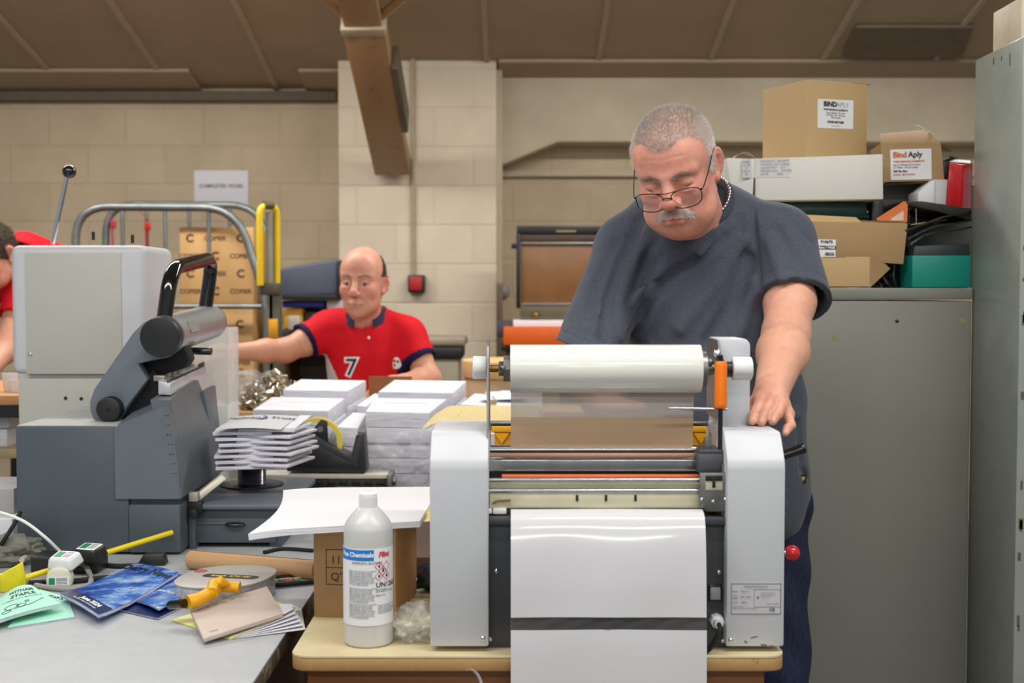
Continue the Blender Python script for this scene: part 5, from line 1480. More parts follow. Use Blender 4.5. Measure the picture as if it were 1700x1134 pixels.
g = G(); g.hexa([rq(1577, 269, 3.258), rq(1611, 272, 3.29), rq(1611, 268, 3.42), rq(1586, 266, 3.4)], [rq(1577, 267.6, 3.258), rq(1611, 270.6, 3.29), rq(1611, 266.6, 3.42), rq(1586, 264.6, 3.4)]); g.obj('top_edge', M['label_white'], t)
t = thing('black_binder', 'black binder end poking out between the open carton and the red binder', 'binder', rq(1568, 330, 3.38))
g = G(); g.hexa([rq(1563, 338, 3.36), rq(1574, 338, 3.36), rq(1590, 338, 3.41), rq(1566, 338, 3.41)], [rq(1564, 264, 3.36), rq(1577, 258, 3.36), rq(1590, 262, 3.41), rq(1570, 264, 3.41)], .002); g.obj('binder_body', M['black_plastic'], t)
g = G(); g.hexa([rq(1563, 268, 3.358), rq(1576, 262, 3.358), rq(1576, 262, 3.362), rq(1563, 268, 3.362)], [rq(1563, 265, 3.358), rq(1577, 259, 3.358), rq(1577, 259, 3.362), rq(1563, 265, 3.362)]); g.obj('metal_edge', M['steel'], t)

# torn white magazine box
t = thing('white_file_box', 'white slant-topped card file box beside the red binder', 'file box', rq(1550, 338, 3.3))
g = G(); w_ = lambda x, y: (at(x, y, 3.27).x, at(x, y, 3.27).z)
g.prism([w_(1524, 338), w_(1552, 338), w_(1552, 298), w_(1548, 300), (w_(1524, 320)[0], w_(1524, 320)[1])], 3.27, 3.35, 'y', .001); g.obj('slanted_side', M['label_white'], t)
g = G(); g.prism([w_(1553, 340), w_(1571, 340), w_(1574, 298), w_(1553, 298)], 3.272, 3.35, 'y', .001); g.obj('spine', mat('white_card_grey', (212, 214, 218), .5), t)

# orange-ended lever arch file lying open
t = thing('orange_binder', 'lever arch file with orange end panel and metal clip lying under the white file box', 'binder', rq(1500, 368, 3.3))
o_ = lambda x, y: (at(x, y, 3.2).x, at(x, y, 3.2).z)
g = G(); g.prism([o_(1455, 363), o_(1501, 334), o_(1507, 337), o_(1506, 369), o_(1457, 366)], 3.2, 3.203, 'y'); g.obj('end_panel', mat('orange_card', (224, 122, 62), .5, var=.03), t)
g = G(); g.prism([o_(1478, 364), o_(1500, 350), o_(1500, 366), o_(1480, 366)], 3.1985, 3.2, 'y'); g.obj('paper_label', mat('label_cream', (226, 208, 182), .6), t)
g = G(); g.hexa([at(1506, 366, 3.2), at(1613, 362, 3.2), at(1613, 362, 3.42), at(1506, 366, 3.42)], [at(1504, 334, 3.2), at(1613, 350, 3.2), at(1613, 350, 3.42), at(1504, 334, 3.42)]) if False else g.prism([o_(1503, 334), o_(1530, 334), o_(1613, 346), o_(1613, 366), o_(1560, 352), o_(1506, 340)], 3.2, 3.4, 'y', .001); g.obj('cover', mat('binder_black_brown', (46, 42, 36), .5), t)
g = G(); g.tube(rounded([at(1509, 372, 3.24), at(1509, 345, 3.24), at(1521, 344, 3.24), at(1521, 374, 3.24)], .008, 4), .0022, 8); g.obj('ring_clip', M['chrome'], t)

# black folders draped over the teal box
M['black_film'] = mat('black_film', (22, 24, 28), .2, var=.1, coat=.3, bump=.25, bs=30)
t = thing('black_folders', 'glossy black plastic folders sliding over the teal box', 'folders', rq(1560, 420, 3.25))
for k, (ya, yb, dz) in enumerate(((366, 378, 0), (380, 388, 1), (391, 397, 2))):
    g = G()
    def fo(u, v, ya=ya, yb=yb, k=k):
        x = 1502 + 4 * k + (1613 - 1502 - 4 * k) * u
        y = yb + (ya - yb) * (u ** .6) - 0 + 4 * math.sin(u * 7 + k) * (1 - u) + 10 * max(0, .2 - u) * 5 * .4 - (16 * u)
        return at(x, y, 3.19 + .004 * k + .2 * v) + Vector((0, 0, -.0))
    g.sheet(fo, 20, 6, .005); g.obj('folder', M['black_film'], t)
g = G(); g.sheet(lambda u, v: at(1512 + 60 * u, 372 - 8 * u, 3.22 + .15 * v), 4, 2, .003); g.obj('brown_insert', M['kraft_b'], t)
t = thing('black_bag', 'black plastic bag slumped between the lower carton lid and the teal box', 'bag', rq(1480, 478, 3.25))
g = G()
def bagp(u, v):
    a = at(1447 + 20 * v, 479, 3.215); 
    x = 1440 + 66 * u + 10 * v * (1 - u); top = 432 - 55 * u ** 2.2
    y = 479 + (top - 479) * v
    return at(x + 3 * math.sin(v * 9 + u * 4), y, 3.268 + .03 * v * (1 - u) + .008 * math.sin(u * 14 + v * 5))
g.sheet(bagp, 24, 20, .012); g.obj('bag_body', M['black_film'], t)

# teal box
t = thing('teal_box', 'teal green card box with black lid at the cabinet front, beside the tall cabinet', 'box', rq(1560, 478, 3.25))
g = G(); g.box(hx(1511, 3.17), SX - .004, 3.17, 3.4, CZ + .0008, hz(424, 3.17), .003); g.obj('box_body', mat('teal_card', (10, 136, 122), .45, var=.02), t)
g = G(); g.hexa([(hx(1513, 3.17), 3.175, hz(424, 3.17)), (SX - .004, 3.175, hz(424, 3.17)), (SX - .004, 3.4, hz(424, 3.17)), (hx(1513, 3.17), 3.4, hz(424, 3.17))], [(hx(1517, 3.17), 3.18, hz(408, 3.18)), (SX - .004, 3.18, hz(404, 3.18)), (SX - .004, 3.4, hz(404, 3.18)), (hx(1517, 3.17), 3.4, hz(408, 3.18))], .002); g.obj('lid', mat('lid_black', (38, 46, 46), .5), t)

# flat brown carton, tipped, and its lower tray
t = thing('tipped_carton', 'long brown carton tipped on a tray, with white barcode label half behind the man', 'carton', rq(1430, 437, 3.2))
TY_ = 3.19
k4 = [at(1290, 366, TY_), at(1507, 371, TY_), at(1500, 439, TY_), at(1290, 424, TY_)]
bk = Vector((0, .065, .010))
g = G(); g.hexa([k4[3], k4[2], k4[2] + bk, k4[3] + bk], [k4[0], k4[1], k4[1] + bk * .9, k4[0] + bk * .9], .002); g.obj('box_body', M['kraft_b'], t)
g = G(); g.hexa([k4[0] + Vector((0, .004, 0)), k4[1] + Vector((-.12, .004, 0)), k4[1] + Vector((-.12, .06, .012)), k4[0] + Vector((0, .06, .014))], [k4[0] + Vector((0, .004, .003)), k4[1] + Vector((-.12, .004, .003)), k4[1] + Vector((-.12, .06, .02)), k4[0] + Vector((0, .06, .024))]); g.obj('top_flap', M['kraft_edge'], t)
lc = at(1366, 412, TY_ - .0015)
g = G(); plate(g, lc, (1, 0, -.02), (.02, 0, 1), .068, .046); lb = g.obj('label', M['label_white'], t)
kw = dict(base=lc, r=(1, 0, -.02), par=lb)
lt2('910670', .0105, -.006, .0165, 'ink', 'LEFT', .0003, **kw)
g = G(); plate(g, lc + Vector((.0, -.0008, .0015)), (1, 0, -.02), (.02, 0, 1), .068, .0095); g.obj('black_strip', M['ink'], lb)
kw2 = dict(base=lc + Vector((0, -.0012, .0015)), r=(1, 0, -.02), par=lb)
lt2('/ Blanc / Weiß', .0085, .031, 0, 'white_ink', 'RIGHT', .0003, **kw2)
g = G(); rb_ = random.Random(2); xx = .006
while xx < .03:
    w_ = rb_.choice((.0004, .0008, .0012)); plate(g, lc + Vector((xx, -.0008, -.0155 - .02 * xx)), (1, 0, -.02), (.02, 0, 1), w_, .0085); xx += w_ + rb_.choice((.0005, .001))
g.obj('barcode', M['ink'], lb)
t = thing('carton_tray', 'shallow open brown carton tray with bent corner flap at the cabinet front edge', 'carton', rq(1400, 480, 3.17))
a = CY + .012
g = G(); g.box(hx(1262, a), hx(1441, a), a, a + .004, CZ + .0008, hz(428, a), .001); g.box(hx(1262, a), hx(1441, a), a, a + .02, CZ + .0008, CZ + .004); g.obj('front_wall', M['kraft_a'], t)
g = G(); g.box(hx(1268, a), hx(1364, a), a - .0005, a + .005, hz(428, a), hz(427, a) + .0005); g.box(hx(1368, a) + .05, hx(1441, a), a - .0005, a + .005, hz(428, a), hz(427, a) + .0005); g.obj('torn_top', M['kraft_edge'], t)
g = G(); e0 = at(1441, 429, a); e1 = at(1441, 480, a); f0 = at(1464, 432, a + .03); f1 = at(1478, 446, a + .035); f2 = at(1442, 480, a + .004)
g.add([e0, f0, f1, f2, e1], [(0, 1, 2, 3, 4)]); g.add([p + Vector((0, .003, 0)) for p in (e0, f0, f1, f2, e1)], [(4, 3, 2, 1, 0)]); g.obj('bent_flap', M['kraft_b'], t)
# ------------------------------------------------------------------ background work area
# paper stacks on the bench
def stack(label, px, zf, zbk, base, yf, yb, group='text block stacks on the bench'):
    """px: front-left x, front-right x at yf; back-left x, back-right x at yb"""
    a = Vector((hx(px[0], yf), yf, zf)); b = Vector((hx(px[1], yf), yf, zf - .004)); c = Vector((hx(px[3], yb), yb, zbk - .004)); d = Vector((hx(px[2], yb), yb, zbk))
    ctr = (a + b + c + d) / 4
    t = thing('paper_stack', label, 'paper stack', (ctr.x, ctr.y, base), 0, group)
    g = G()
    n = max(2, int((zf - base) / .045))
    rs_ = random.Random(int(px[0]))
    for k in range(n):
        f0, f1 = k / n, (k + 1) / n - .04 / n
        o_ = Vector((rs_.uniform(-.006, .006), rs_.uniform(-.008, .004), 0)) * (k < n - 1)
        Bq = []; Tq = []
        for p in (a, b, c, d):
            Bq.append(Vector((p.x, p.y, base + (p.z - base) * f0 + .0005)) + o_)
            Tq.append(Vector((p.x, p.y, base + (p.z - base) * f1)) + o_)
        if k == n - 1: Tq = [Vector((p.x, p.y, p.z)) for p in (a, b, c, d)]
        g.hexa(Bq, Tq, .0015)
    g.obj('sheets', M['sheets'], t)
    u = (b - a).normalized(); m_ = a.lerp(b, .5).lerp(d.lerp(c, .5), .62)
    if (b - a).length > .16: text('Annual Record Book', 'lettering', .016, m_ + Vector((0, 0, .001)), u, (d - a).normalized(), M['pale_ink'], t, 'CENTER', .0)
    return t
BZ = .7005
stack('near white paper stack on the bench, right behind the tape dispenser', (420, 545, 452, 573), .972, .985, BZ, 3.56, 3.84)
stack('near white paper stack under the clear wrap, right behind the laminator side cover', (607, 713, 622, 742), .972, .986, BZ, 3.50, 3.80)
stack('far white paper stack beside the heap of clips', (470, 577, 500, 608), 1.005, 1.02, BZ, 3.88, 4.14)
stack('far white paper stack in front of the seated man, below his badge', (628, 752, 655, 774), 1.0, 1.018, BZ, 3.86, 4.14)
stack('low white paper stack between the two far stacks', (592, 608, 622, 634), .955, .975, BZ, 3.87, 4.1)
stack('low white paper stack at the gap between the two near stacks', (558, 594, 586, 608), .925, .94, BZ, 3.52, 3.8)
stack('low white paper stack beside the far stack, towards the laminator', (764, 806, 788, 815), .965, .975, BZ, 3.8, 4.1)
stack('white paper stack behind the film spindle of the laminator', (822, 900, 832, 900), .965, .985, BZ, 3.7, 4.1)
t = thing('loose_papers', 'loose white papers tossed on the stack behind the film spindle', 'loose papers', at(835, 660, 3.95))
for k, (x, y, r) in enumerate(((838, 655, .3), (828, 662, -.2), (846, 664, .1))):
    c_ = at(x, y, 3.98 - .05 * k); g = G(); R_ = Vector((math.cos(r), math.sin(r), .02)); U_ = Vector((-math.sin(r), math.cos(r), .06)); plate(g, c_ + Vector((0, 0, .006 * k)), R_, U_, .1, .14, .001, .001); g.obj('sheet', M['paper'], t)

# clear wrap over the near stack
t = thing('plastic_wrap', 'torn clear plastic wrap bulging round the front of the near paper stack', 'plastic wrap', at(640, 800, 3.44))
M['wrap'] = clear_mat('clear_wrap', (240, 240, 246), .34, .1, .24, 22, spec=.9, bump=.9)
def wr(u, v):
    x = 552 + 175 * u; yb_ = 812; yt = 700 + 18 * math.sin(u * 5) + 30 * u
    y = yb_ + (yt - yb_) * v
    nz = mn.noise(Vector((u * 6, v * 5, 1.3))) * .05 + mn.noise(Vector((u * 15, v * 12, 4))) * .018
    return at(x, y, 3.470 - .012 * math.sin(v * PI) + nz * .35)
g = G(); g.sheet(wr, 60, 40); g.obj('film', M['wrap'], t, smooth=75)

# kraft sheet laid on a ream behind the laminator's left cover
t = stack('short white ream under the ragged yellow kraft sheet', (716, 850, 740, 880), .975, .99, BZ, 2.95, 3.3)
t = thing('kraft_sheet', 'ragged yellowish kraft wrapping sheet lying on the ream behind the laminator', 'wrapping paper', at(790, 690, 3.1))
def kr(u, v):
    x = 700 + 190 * u + (22 * v if u < .3 else 8 * v); y = 712 - 26 * v - 8 * min(1, u * 4) + (10 * (1 - u) ** 6)
    Y = 2.98 + .34 * v
    p = Vector((hx(x, Y), Y, .992 + .014 * v + .004 * math.sin(u * 9) * (1 - v)))
    if u < .12: p.z -= .1 * (.12 - u) * (1 + v)
    return p
g = G(); g.sheet(kr, 30, 10, .001); g.obj('sheet', mat('yellow_kraft', (226, 204, 146), .7, var=.03, stretch=(10, 1, 1)), t)
# yellow crate seen through the laminator
t = thing('yellow_crate', 'yellow plastic crate behind the laminator, seen between its rollers', 'crate', (hx(1000, 2.44), 2.46, .9))
ya, yb2 = 2.42, 2.5
xa, xb2 = hx(816, ya), hx(1188, ya)
zc1, zc0 = hz(708, ya), hz(775, ya)
t.location.z = TZ
g = G(); g.box(xa, xb2, ya, ya + .01, zc1 - .012, zc1, .002); g.obj('rim', M['yellow_plastic'], t)
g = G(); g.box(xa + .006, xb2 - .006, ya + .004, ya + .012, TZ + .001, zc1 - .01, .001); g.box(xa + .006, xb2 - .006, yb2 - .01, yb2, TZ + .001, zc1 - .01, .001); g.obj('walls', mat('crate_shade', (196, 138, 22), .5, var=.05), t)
for x in (xa + .02, xb2 - .03): g = G(); g.prism([(x - .014, zc1 - .014), (x + .016, zc1 - .014), (x + .001, zc1 - .035)], ya + .001, ya + .005, 'y'); g.obj('rib', M['yellow_plastic'], t)

# clip bench where the man sits
CBZ = hz(684, 4.15)
t = thing('clip_bench', 'pale wooden bench where the man in red sorts metal clips', 'bench', (-.5, 4.45, 0))
g = G(); g.box(-1.35, .25, 4.16, 4.42, CBZ - .035, CBZ, .004); g.obj('bench_top', M['pale_wood'], t)
for x in (-1.3, .16):
    for y in (4.18, 4.34): g = G(); g.box(x, x + .06, y, y + .06, 0, CBZ - .035, .003); g.obj('leg', M['brown_panel'], t)
# metal clips
rc_ = random.Random(11)
g = G(); g.prism([(-.016, 0), (.016, 0), (.003, .018), (-.003, .018)], -.014, .014, 'x', .001); 
g.tube([(.008, .004, .014), (.01, .012, .034), (-.01, .012, .034), (-.008, .004, .014)], .0016, 6); g.tube([(.008, -.004, .014), (.01, -.014, .03), (-.01, -.014, .03), (-.008, -.004, .014)], .0016, 6)
proto = g.obj('metal_clip', mat('nickel', (196, 190, 172), .22, 1.0, var=.1, vs=60), None, smooth=35)
tag(proto, 'shiny metal binding clip in the jumbled heap on the wooden bench', 'clip', 'heap of metal clips')
spots = []
for k in range(110):
    u = rc_.random(); v = rc_.random()
    x = 392 + 128 * u; h = max(0, math.sin(u * PI)) ** .6 * .075 * (1 - abs(v - .5))
    Y = 4.19 + .16 * v
    spots.append((hx(x, Y), Y, CBZ + .004 + h * rc_.random() * 1.6))
for k in range(10):
    Y = 4.22 + .05 * rc_.random(); spots.append((hx(604 + 40 * rc_.random(), Y), Y, CBZ + .004 + .02 * rc_.random()))
for k, p in enumerate(spots):
    o = proto if k == 0 else proto.copy()
    if k: COL.objects.link(o)
    o.location = p; o.rotation_euler = (rc_.uniform(-1.2, 1.2), rc_.uniform(-.8, .8), rc_.uniform(0, 6.28))
    if k >= 110: o['label'] = 'shiny metal clip scattered in front of the small upright brown board'; o['group'] = 'scatter of metal clips'
t = thing('clear_bag', 'open clear plastic bag of clips under the outstretched hand of the man in red', 'plastic bag', (hx(400, 4.3), 4.3, CBZ))
def cb(u, v):
    a = u * 2 * PI; r = .075 + .02 * v; n_ = mn.noise(Vector((math.cos(a) * 2, math.sin(a) * 2, v * 3))) * .02
    return Vector((hx(402, 4.3) + (r + n_) * 1.1 * math.cos(a), 4.31 + (r + n_) * .7 * math.sin(a), CBZ + .02 + .11 * v + n_))
g = G(); g.sheet(cb, 40, 12); g.obj('bag_film', M['wrap'], t, smooth=75)
t = thing('brown_board', 'small brown board held upright by the man in red', 'board', at(655, 632, 4.3))
a = at(612, 641, 4.24); b = at(684, 625, 4.24); g = G(); g.box(a.x, b.x, 4.24, 4.246, CBZ + .03, b.z, .001); g.box(a.x, b.x, 4.246, 4.25, CBZ + .001, CBZ + .03); g.obj('board', mat('brown_card', (150, 94, 50), .6, var=.04), t)
t = thing('small_tin', 'small red and green tin lying on the bench near the clips', 'tin', at(530, 640, 4.3))
g = G(); a = at(514, 640, 4.3); b = at(545, 640, 4.3); zt_ = CBZ + .022; g.cyl((a.x, 4.3, zt_), (b.x, 4.3, zt_), .021, seg=20, bev=.003); tb = g.obj('tin_body', mat('tin_red', (176, 44, 42), .4), t)
g = G(); g.cyl((a.x - .004, 4.3, zt_), (a.x + .02, 4.3, zt_), .0215, seg=20); g.obj('green_band', mat('tin_green', (60, 128, 92), .4), t)
# frosted tub
t = thing('frosted_tub', 'tall frosted plastic tub behind the die bar of the punching machine', 'tub', (hx(345, 3.9), 3.95, .7))
g = G(); xa, xb2 = hx(316, 3.75), hx(379, 3.75); zt_ = hz(545, 3.75); zb_ = hz(672, 3.75)
for (x0, x1, y0, y1) in ((xa, xb2, 3.75, 3.754), (xa, xb2, 3.896, 3.9), (xa, xa + .004, 3.75, 3.9), (xb2 - .004, xb2, 3.75, 3.9)): g.box(x0, x1, y0, y1, zb_, zt_, .001)
g.obj('tub_walls', clear_mat('frosted', (232, 230, 226), .42, .4, .12, 10), t)
g = G(); g.box(xa, xb2, 3.75, 3.9, .701, zb_, .003); g.obj('tub_base', M['white_plastic'], t)
t.location.z = .7
t2 = thing('tub_stand', 'low pale stand carrying the frosted plastic tub', 'stand', (hx(345, 3.8), 3.82, 0))
g = G(); g.box(xa - .03, xb2 + .03, 3.72, 3.92, .66, .7, .003); g.obj('stand_top', M['pale_wood'], t2)
for x in (xa - .02, xb2 - .02): g = G(); g.box(x, x + .04, 3.74, 3.9, 0, .66); g.obj('leg', M['brown_panel'], t2)

# roll cage with cartons
KY = 5.6
M['galv'] = mat('galvanised', (132, 138, 138), .42, .7, var=.12, vs=14)
t = thing('roll_cage', 'galvanised roll cage trolley standing by the back wall with cartons inside', 'roll cage', (hx(290, KY), KY + .3, 0))
def hoop(Y, pts, r, name, m=None):
    g = G(); g.tube(rounded([Vector((hx(x, Y), Y, hz(y, Y))) if y else Vector((hx(x, Y), Y, .12)) for x, y in pts], .16, 8), r, 14); return g.obj(name, m or M['galv'], t)
hoop(KY, [(130, None), (130, 343), (395, 345), (446, 505), (441, None)], .019, 'hoop_frame')
hoop(KY + .55, [(180, None), (180, 339), (436, 341), (462, 505), (458, None)], .018, 'hoop_frame')
for x in (208, 278, 350): g = G(); g.cyl((hx(x, KY), KY, .15), (hx(x, KY), KY, hz(348, KY)), .0095, seg=10); g.obj('upright_bar', M['galv'], t)
for x in (248, 318, 385): g = G(); g.cyl((hx(x, KY + .55), KY + .55, .15), (hx(x, KY + .55), KY + .55, hz(343, KY + .55)), .0095, seg=10); g.obj('upright_bar', M['galv'], t)
g = G(); g.cyl((hx(132, KY), KY, hz(509, KY)), (hx(445, KY), KY, hz(509, KY)), .012, seg=10); g.obj('cross_rail', M['galv'], t)
g = G(); g.cyl((hx(132, KY), KY, .15), (hx(132, KY), KY + .55, .15), .018, seg=10); g.cyl((hx(441, KY), KY, .15), (hx(441, KY), KY + .55, .15), .018, seg=10); g.cyl((hx(132, KY), KY, .15), (hx(441, KY), KY, .15), .015, seg=10); g.cyl((hx(132, KY), KY + .55, .15), (hx(441, KY), KY + .55, .15), .015, seg=10); g.obj('base_frame', M['galv'], t)
g = G(); g.box(hx(132, KY), hx(441, KY), KY + .02, KY + .53, .15, .17); g.obj('deck', M['galv'], t)
for x in (140, 432):
    for y in (KY + .04, KY + .5): g = G(); g.cyl((hx(x, KY) - .02, y, .062), (hx(x, KY) + .02, y, .062), .062, seg=20); g.obj('caster', M['rubber'], t)
for i, (x, Y) in enumerate(((186, KY + .54), (243, KY + .53))):
    tt = thing('red_strap', ('pink-red webbing strap hanging inside the roll cage, nearer its curved corner', 'bright red webbing strap with buckle hanging inside the roll cage')[i], 'strap', at(x, 400, Y))
    g = G(); q = [at(x - 10, 352, Y), at(x + 2, 366, Y), at(x, 385, Y), at(x + 1, 410, Y), at(x - 2, 430, Y)]
    g.tube(spline(q, 5), [.005] * 6 + [.013] * 10 + [.009] * 5, 8, flat=.4); g.obj('webbing', mat('strap_red', ((196, 90, 104), (186, 34, 42))[i], .6), tt)
    g = G(); q = at(x + 2, 372 + 4 * i, Y - .01); g.box(q.x - .016, q.x + .016, q.y - .004, q.y + .004, q.z - .022, q.z + .022, .004); g.obj('buckle', mat('buckle_red', ((170, 50, 74), (190, 26, 34))[i], .4), tt)
M['cage_box'] = mat('cage_carton', (206, 164, 108), .75, var=.02)
def cage_box(label, x0, x1, y0, y1, txt=True, Y=KY + .06):
    a = at(x0, y1, Y); b = at(x1, y0, Y)
    t = thing('shipping_carton', label, 'carton', ((a.x + b.x) / 2, Y + .2, a.z), 0, 'cartons in the roll cage')
    g = G(); g.box(a.x, b.x, Y, Y + .42, a.z + .001, b.z - .001, .006); g.obj('box_body', M['cage_box'], t)
    if txt:
        n = 4 if (y1 - y0) > 60 else 1
        for k in range(n):
            z = b.z - (b.z - a.z) * (k + .65) / (n + .4)
            for j in range(3):
                x = a.x + (b.x - a.x) * (.14 + .34 * j)
                s = 'COPIER' if (k + j) % 2 else 'C'
                text(s, 'lettering', .052 if s == 'C' else .03, (x, Y - .001, z), (1, 0, 0), (0, 0, 1), M['carton_ink'], t, 'CENTER', .002 if s == 'C' else .0005)
    return t
M['carton_ink'] = mat('carton_ink', (92, 66, 44), .7, var=0)
cage_box('printed brown carton at the top of the stack in the roll cage', 299, 421, 377, 506)
cage_box('printed brown carton second from the top in the roll cage', 296, 420, 511, 571)
cage_box('printed brown carton low in the roll cage behind the outstretched arm', 294, 421, 574, 650)
a = at(290, 652, KY + .06)
t = thing('shipping_carton', 'plain brown carton at the bottom of the roll cage', 'carton', (hx(357, KY + .06), KY + .27, .17), 0, 'cartons in the roll cage')
g = G(); g.box(hx(294, KY + .06), hx(421, KY + .06), KY + .06, KY + .48, .171, hz(651, KY + .06), .006); g.obj('box_body', M['cage_box'], t)
g = G()
for (x, y, w_) in ((418, 518, .05), (322, 521, .05), (412, 393, .03), (362, 379, .03)): q = at(x, y, KY + .055); g.box(q.x - w_, q.x + w_ * .3, KY + .054, KY + .058, q.z - .008, q.z + .008)
bpy.data.objects.remove(g.obj('tape_glints', M['label_white'], None))

# hand truck with yellow grips
HY = 5.0
t = thing('hand_truck', 'dark upright hand truck with long yellow loop grips beside the roll cage', 'hand truck', (hx(448, HY), HY, 0))
g = G(); g.tube(rounded([Vector((hx(434, HY), HY, hz(474, HY))), Vector((hx(434, HY), HY, hz(341, HY))), Vector((hx(458, HY), HY + .06, hz(341, HY))), Vector((hx(457, HY), HY + .06, hz(470, HY)))], .05, 6), .014, 14); g.obj('yellow_grip', mat('grip_yellow', (232, 200, 20), .4, var=.03), t)
g = G(); a = Vector((hx(440, HY), HY + .01, hz(340, HY))); b = Vector((hx(452, HY), HY + .045, hz(340, HY))); g.cyl(a, b, .017, seg=14); g.obj('top_sleeve', mat('sleeve_olive', (92, 84, 56), .5), t)
M['olive_steel'] = mat('olive_steel', (88, 86, 74), .5, .3, var=.08)
g = G(); g.box(hx(442, HY), hx(454, HY), HY + .02, HY + .05, .12, hz(352, HY), .004); g.obj('post', mat('post_grey', (128, 124, 112), .4, .6, var=.1), t)
g = G(); g.box(hx(445, HY), hx(465, HY), HY + .02, HY + .07, .12, hz(478, HY), .005); g.box(hx(432, HY), hx(466, HY), HY + .01, HY + .06, hz(490, HY), hz(470, HY), .004); g.obj('frame', M['olive_steel'], t)
g = G(); g.box(hx(446, HY), hx(461, HY), HY + .012, HY + .03, hz(562, HY), hz(530, HY), .002); g.obj('yellow_patch', M['yellow_plastic'], t)
g = G(); g.box(hx(425, HY), hx(475, HY), HY - .18, HY + .06, .0, .012); g.obj('toe_plate', M['olive_steel'], t)
for x in (428, 472): g = G(); g.cyl((hx(x, HY) - .02, HY + .12, .09), (hx(x, HY) + .02, HY + .12, .09), .09, seg=22); g.obj('wheel', M['rubber'], t)

# shelf with dark crate, blue bin and yellow bin
RY_ = 5.7
t = thing('dark_shelving', 'dark shelving unit behind the shoulder of the man in red', 'shelving', (hx(515, RY_), RY_ + .2, 0))
zs1 = hz(548, RY_)
x0_, x1_ = hx(464, RY_), hx(572, RY_)
g = G(); g.box(x0_, x1_, RY_, RY_ + .4, zs1 - .03, zs1, .003); g.obj('shelf_board', mat('shelf_dark', (58, 54, 48), .6), t)
g = G(); g.box(x0_, x0_ + .03, RY_, RY_ + .4, 0, zs1 - .03); g.obj('side_panel', M['brown_panel'], t)
g = G(); g.box(x1_ - .03, x1_, RY_, RY_ + .4, 0, zs1 - .03); g.obj('side_panel', M['brown_panel'], t)
g = G(); g.box(x0_, x1_, RY_ + .38, RY_ + .4, 0, hz(500, RY_)); g.obj('back_panel', mat('shelf_back', (70, 60, 48), .7), t)
t = thing('yellow_bin', 'yellow parts bin on the dark shelving under the slate crate', 'bin', (hx(487, RY_), RY_ + .1, zs1))
g = G(); g.box(hx(471, RY_), hx(503, RY_), RY_ + .02, RY_ + .25, zs1 + .0005, hz(512, RY_), .012, 3); g.obj('bin_body', mat('bin_yellow', (222, 160, 24), .5), t)
g = G(); g.box(hx(480, RY_), hx(500, RY_), RY_ - .012, RY_ + .018, zs1 + .0005, hz(524, RY_), .004); tag(g.obj('grey_parts_box', mat('parts_grey', (180, 170, 160), .6), None), 'small pale box in front of the yellow parts bin', 'box')
g = G(); g.box(hx(506, RY_), hx(530, RY_), RY_ + .02, RY_ + .3, zs1 + .0005, hz(518, RY_), .004); tag(g.obj('black_parts_box', M['black_plastic'], None), 'black box beside the yellow parts bin on the dark shelving', 'box')
g = G(); g.box(hx(533, RY_), hx(566, RY_), RY_ + .02, RY_ + .3, zs1 + .0005, hz(514, RY_), .004); tag(g.obj('orange_parts_box', mat('parts_orange', (206, 130, 54), .6), None), 'orange box carrying white papers on the dark shelving', 'box')
zs2 = hz(511, RY_)
t = thing('blue_bin', 'blue plastic bin under the slate crate behind the man in red', 'bin', (hx(505, RY_), RY_ + .15, zs2))
g = G(); g.box(hx(468, RY_), hx(538, RY_), RY_ + .03, RY_ + .34, zs2, hz(499, RY_), .006); g.obj('bin_body', mat('bin_blue', (38, 62, 150), .45), t)
g = G(); g.box(hx(542, RY_), hx(566, RY_), RY_ + .03, RY_ + .3, hz(513, RY_), hz(499, RY_), .003); tag(g.obj('white_papers', M['paper'], None), 'white papers beside the blue bin on the dark shelving', 'papers')
t = thing('slate_crate', 'slate blue tool case with dark rim on top of the dark shelving', 'tool case', (hx(515, RY_), RY_ + .2, hz(493, RY_)))
c4 = [(462, 492), (566, 490), (566, 432), (558, 430), (464, 446)]
g = G(); g.prism([(at(x, y, RY_ - .02).x, at(x, y, RY_ - .02).z) for x, y in c4], RY_ - .02, RY_ + .3, 'y', .012, 3); g.obj('case_body', mat('slate_plastic', (74, 82, 98), .5, var=.05), t)
g = G(); g.box(hx(461, RY_), hx(567, RY_), RY_ - .028, RY_ + .3, hz(498, RY_), hz(489, RY_), .004); g.box(hx(561, RY_), hx(568, RY_), RY_ - .03, RY_ + .02, hz(498, RY_), hz(434, RY_), .004); g.obj('rim', M['black_plastic'], t)

# waste bin with black band
WY_ = 5.6
t = thing('waste_bin', 'grey-green waste bin with black liner band by the pale pier', 'waste bin', (hx(735, WY_), WY_ + .15, 0))
g = G(); zt_ = hz(596, WY_); g.hexa([(hx(715, WY_), WY_, 0), (hx(758, WY_), WY_, 0), (hx(758, WY_), WY_ + .3, 0), (hx(715, WY_), WY_ + .3, 0)], [(hx(700, WY_), WY_, zt_), (hx(762, WY_), WY_, zt_), (hx(762, WY_), WY_ + .3, zt_), (hx(700, WY_), WY_ + .3, zt_)], .01); g.obj('bin_body', mat('bin_olive', (146, 140, 118), .5, var=.03), t)
g = G(); g.box(hx(698, WY_), hx(768, WY_), WY_ - .01, WY_ + .31, zt_, hz(576, WY_), .008); g.obj('liner_band', M['black_plastic'], t)
g = G(); g.box(hx(696, WY_), hx(773, WY_), WY_ - .012, WY_ + .31, hz(576, WY_), hz(560, WY_), .015, 3); g.obj('lid', mat('lid_taupe', (140, 130, 114), .5), t)

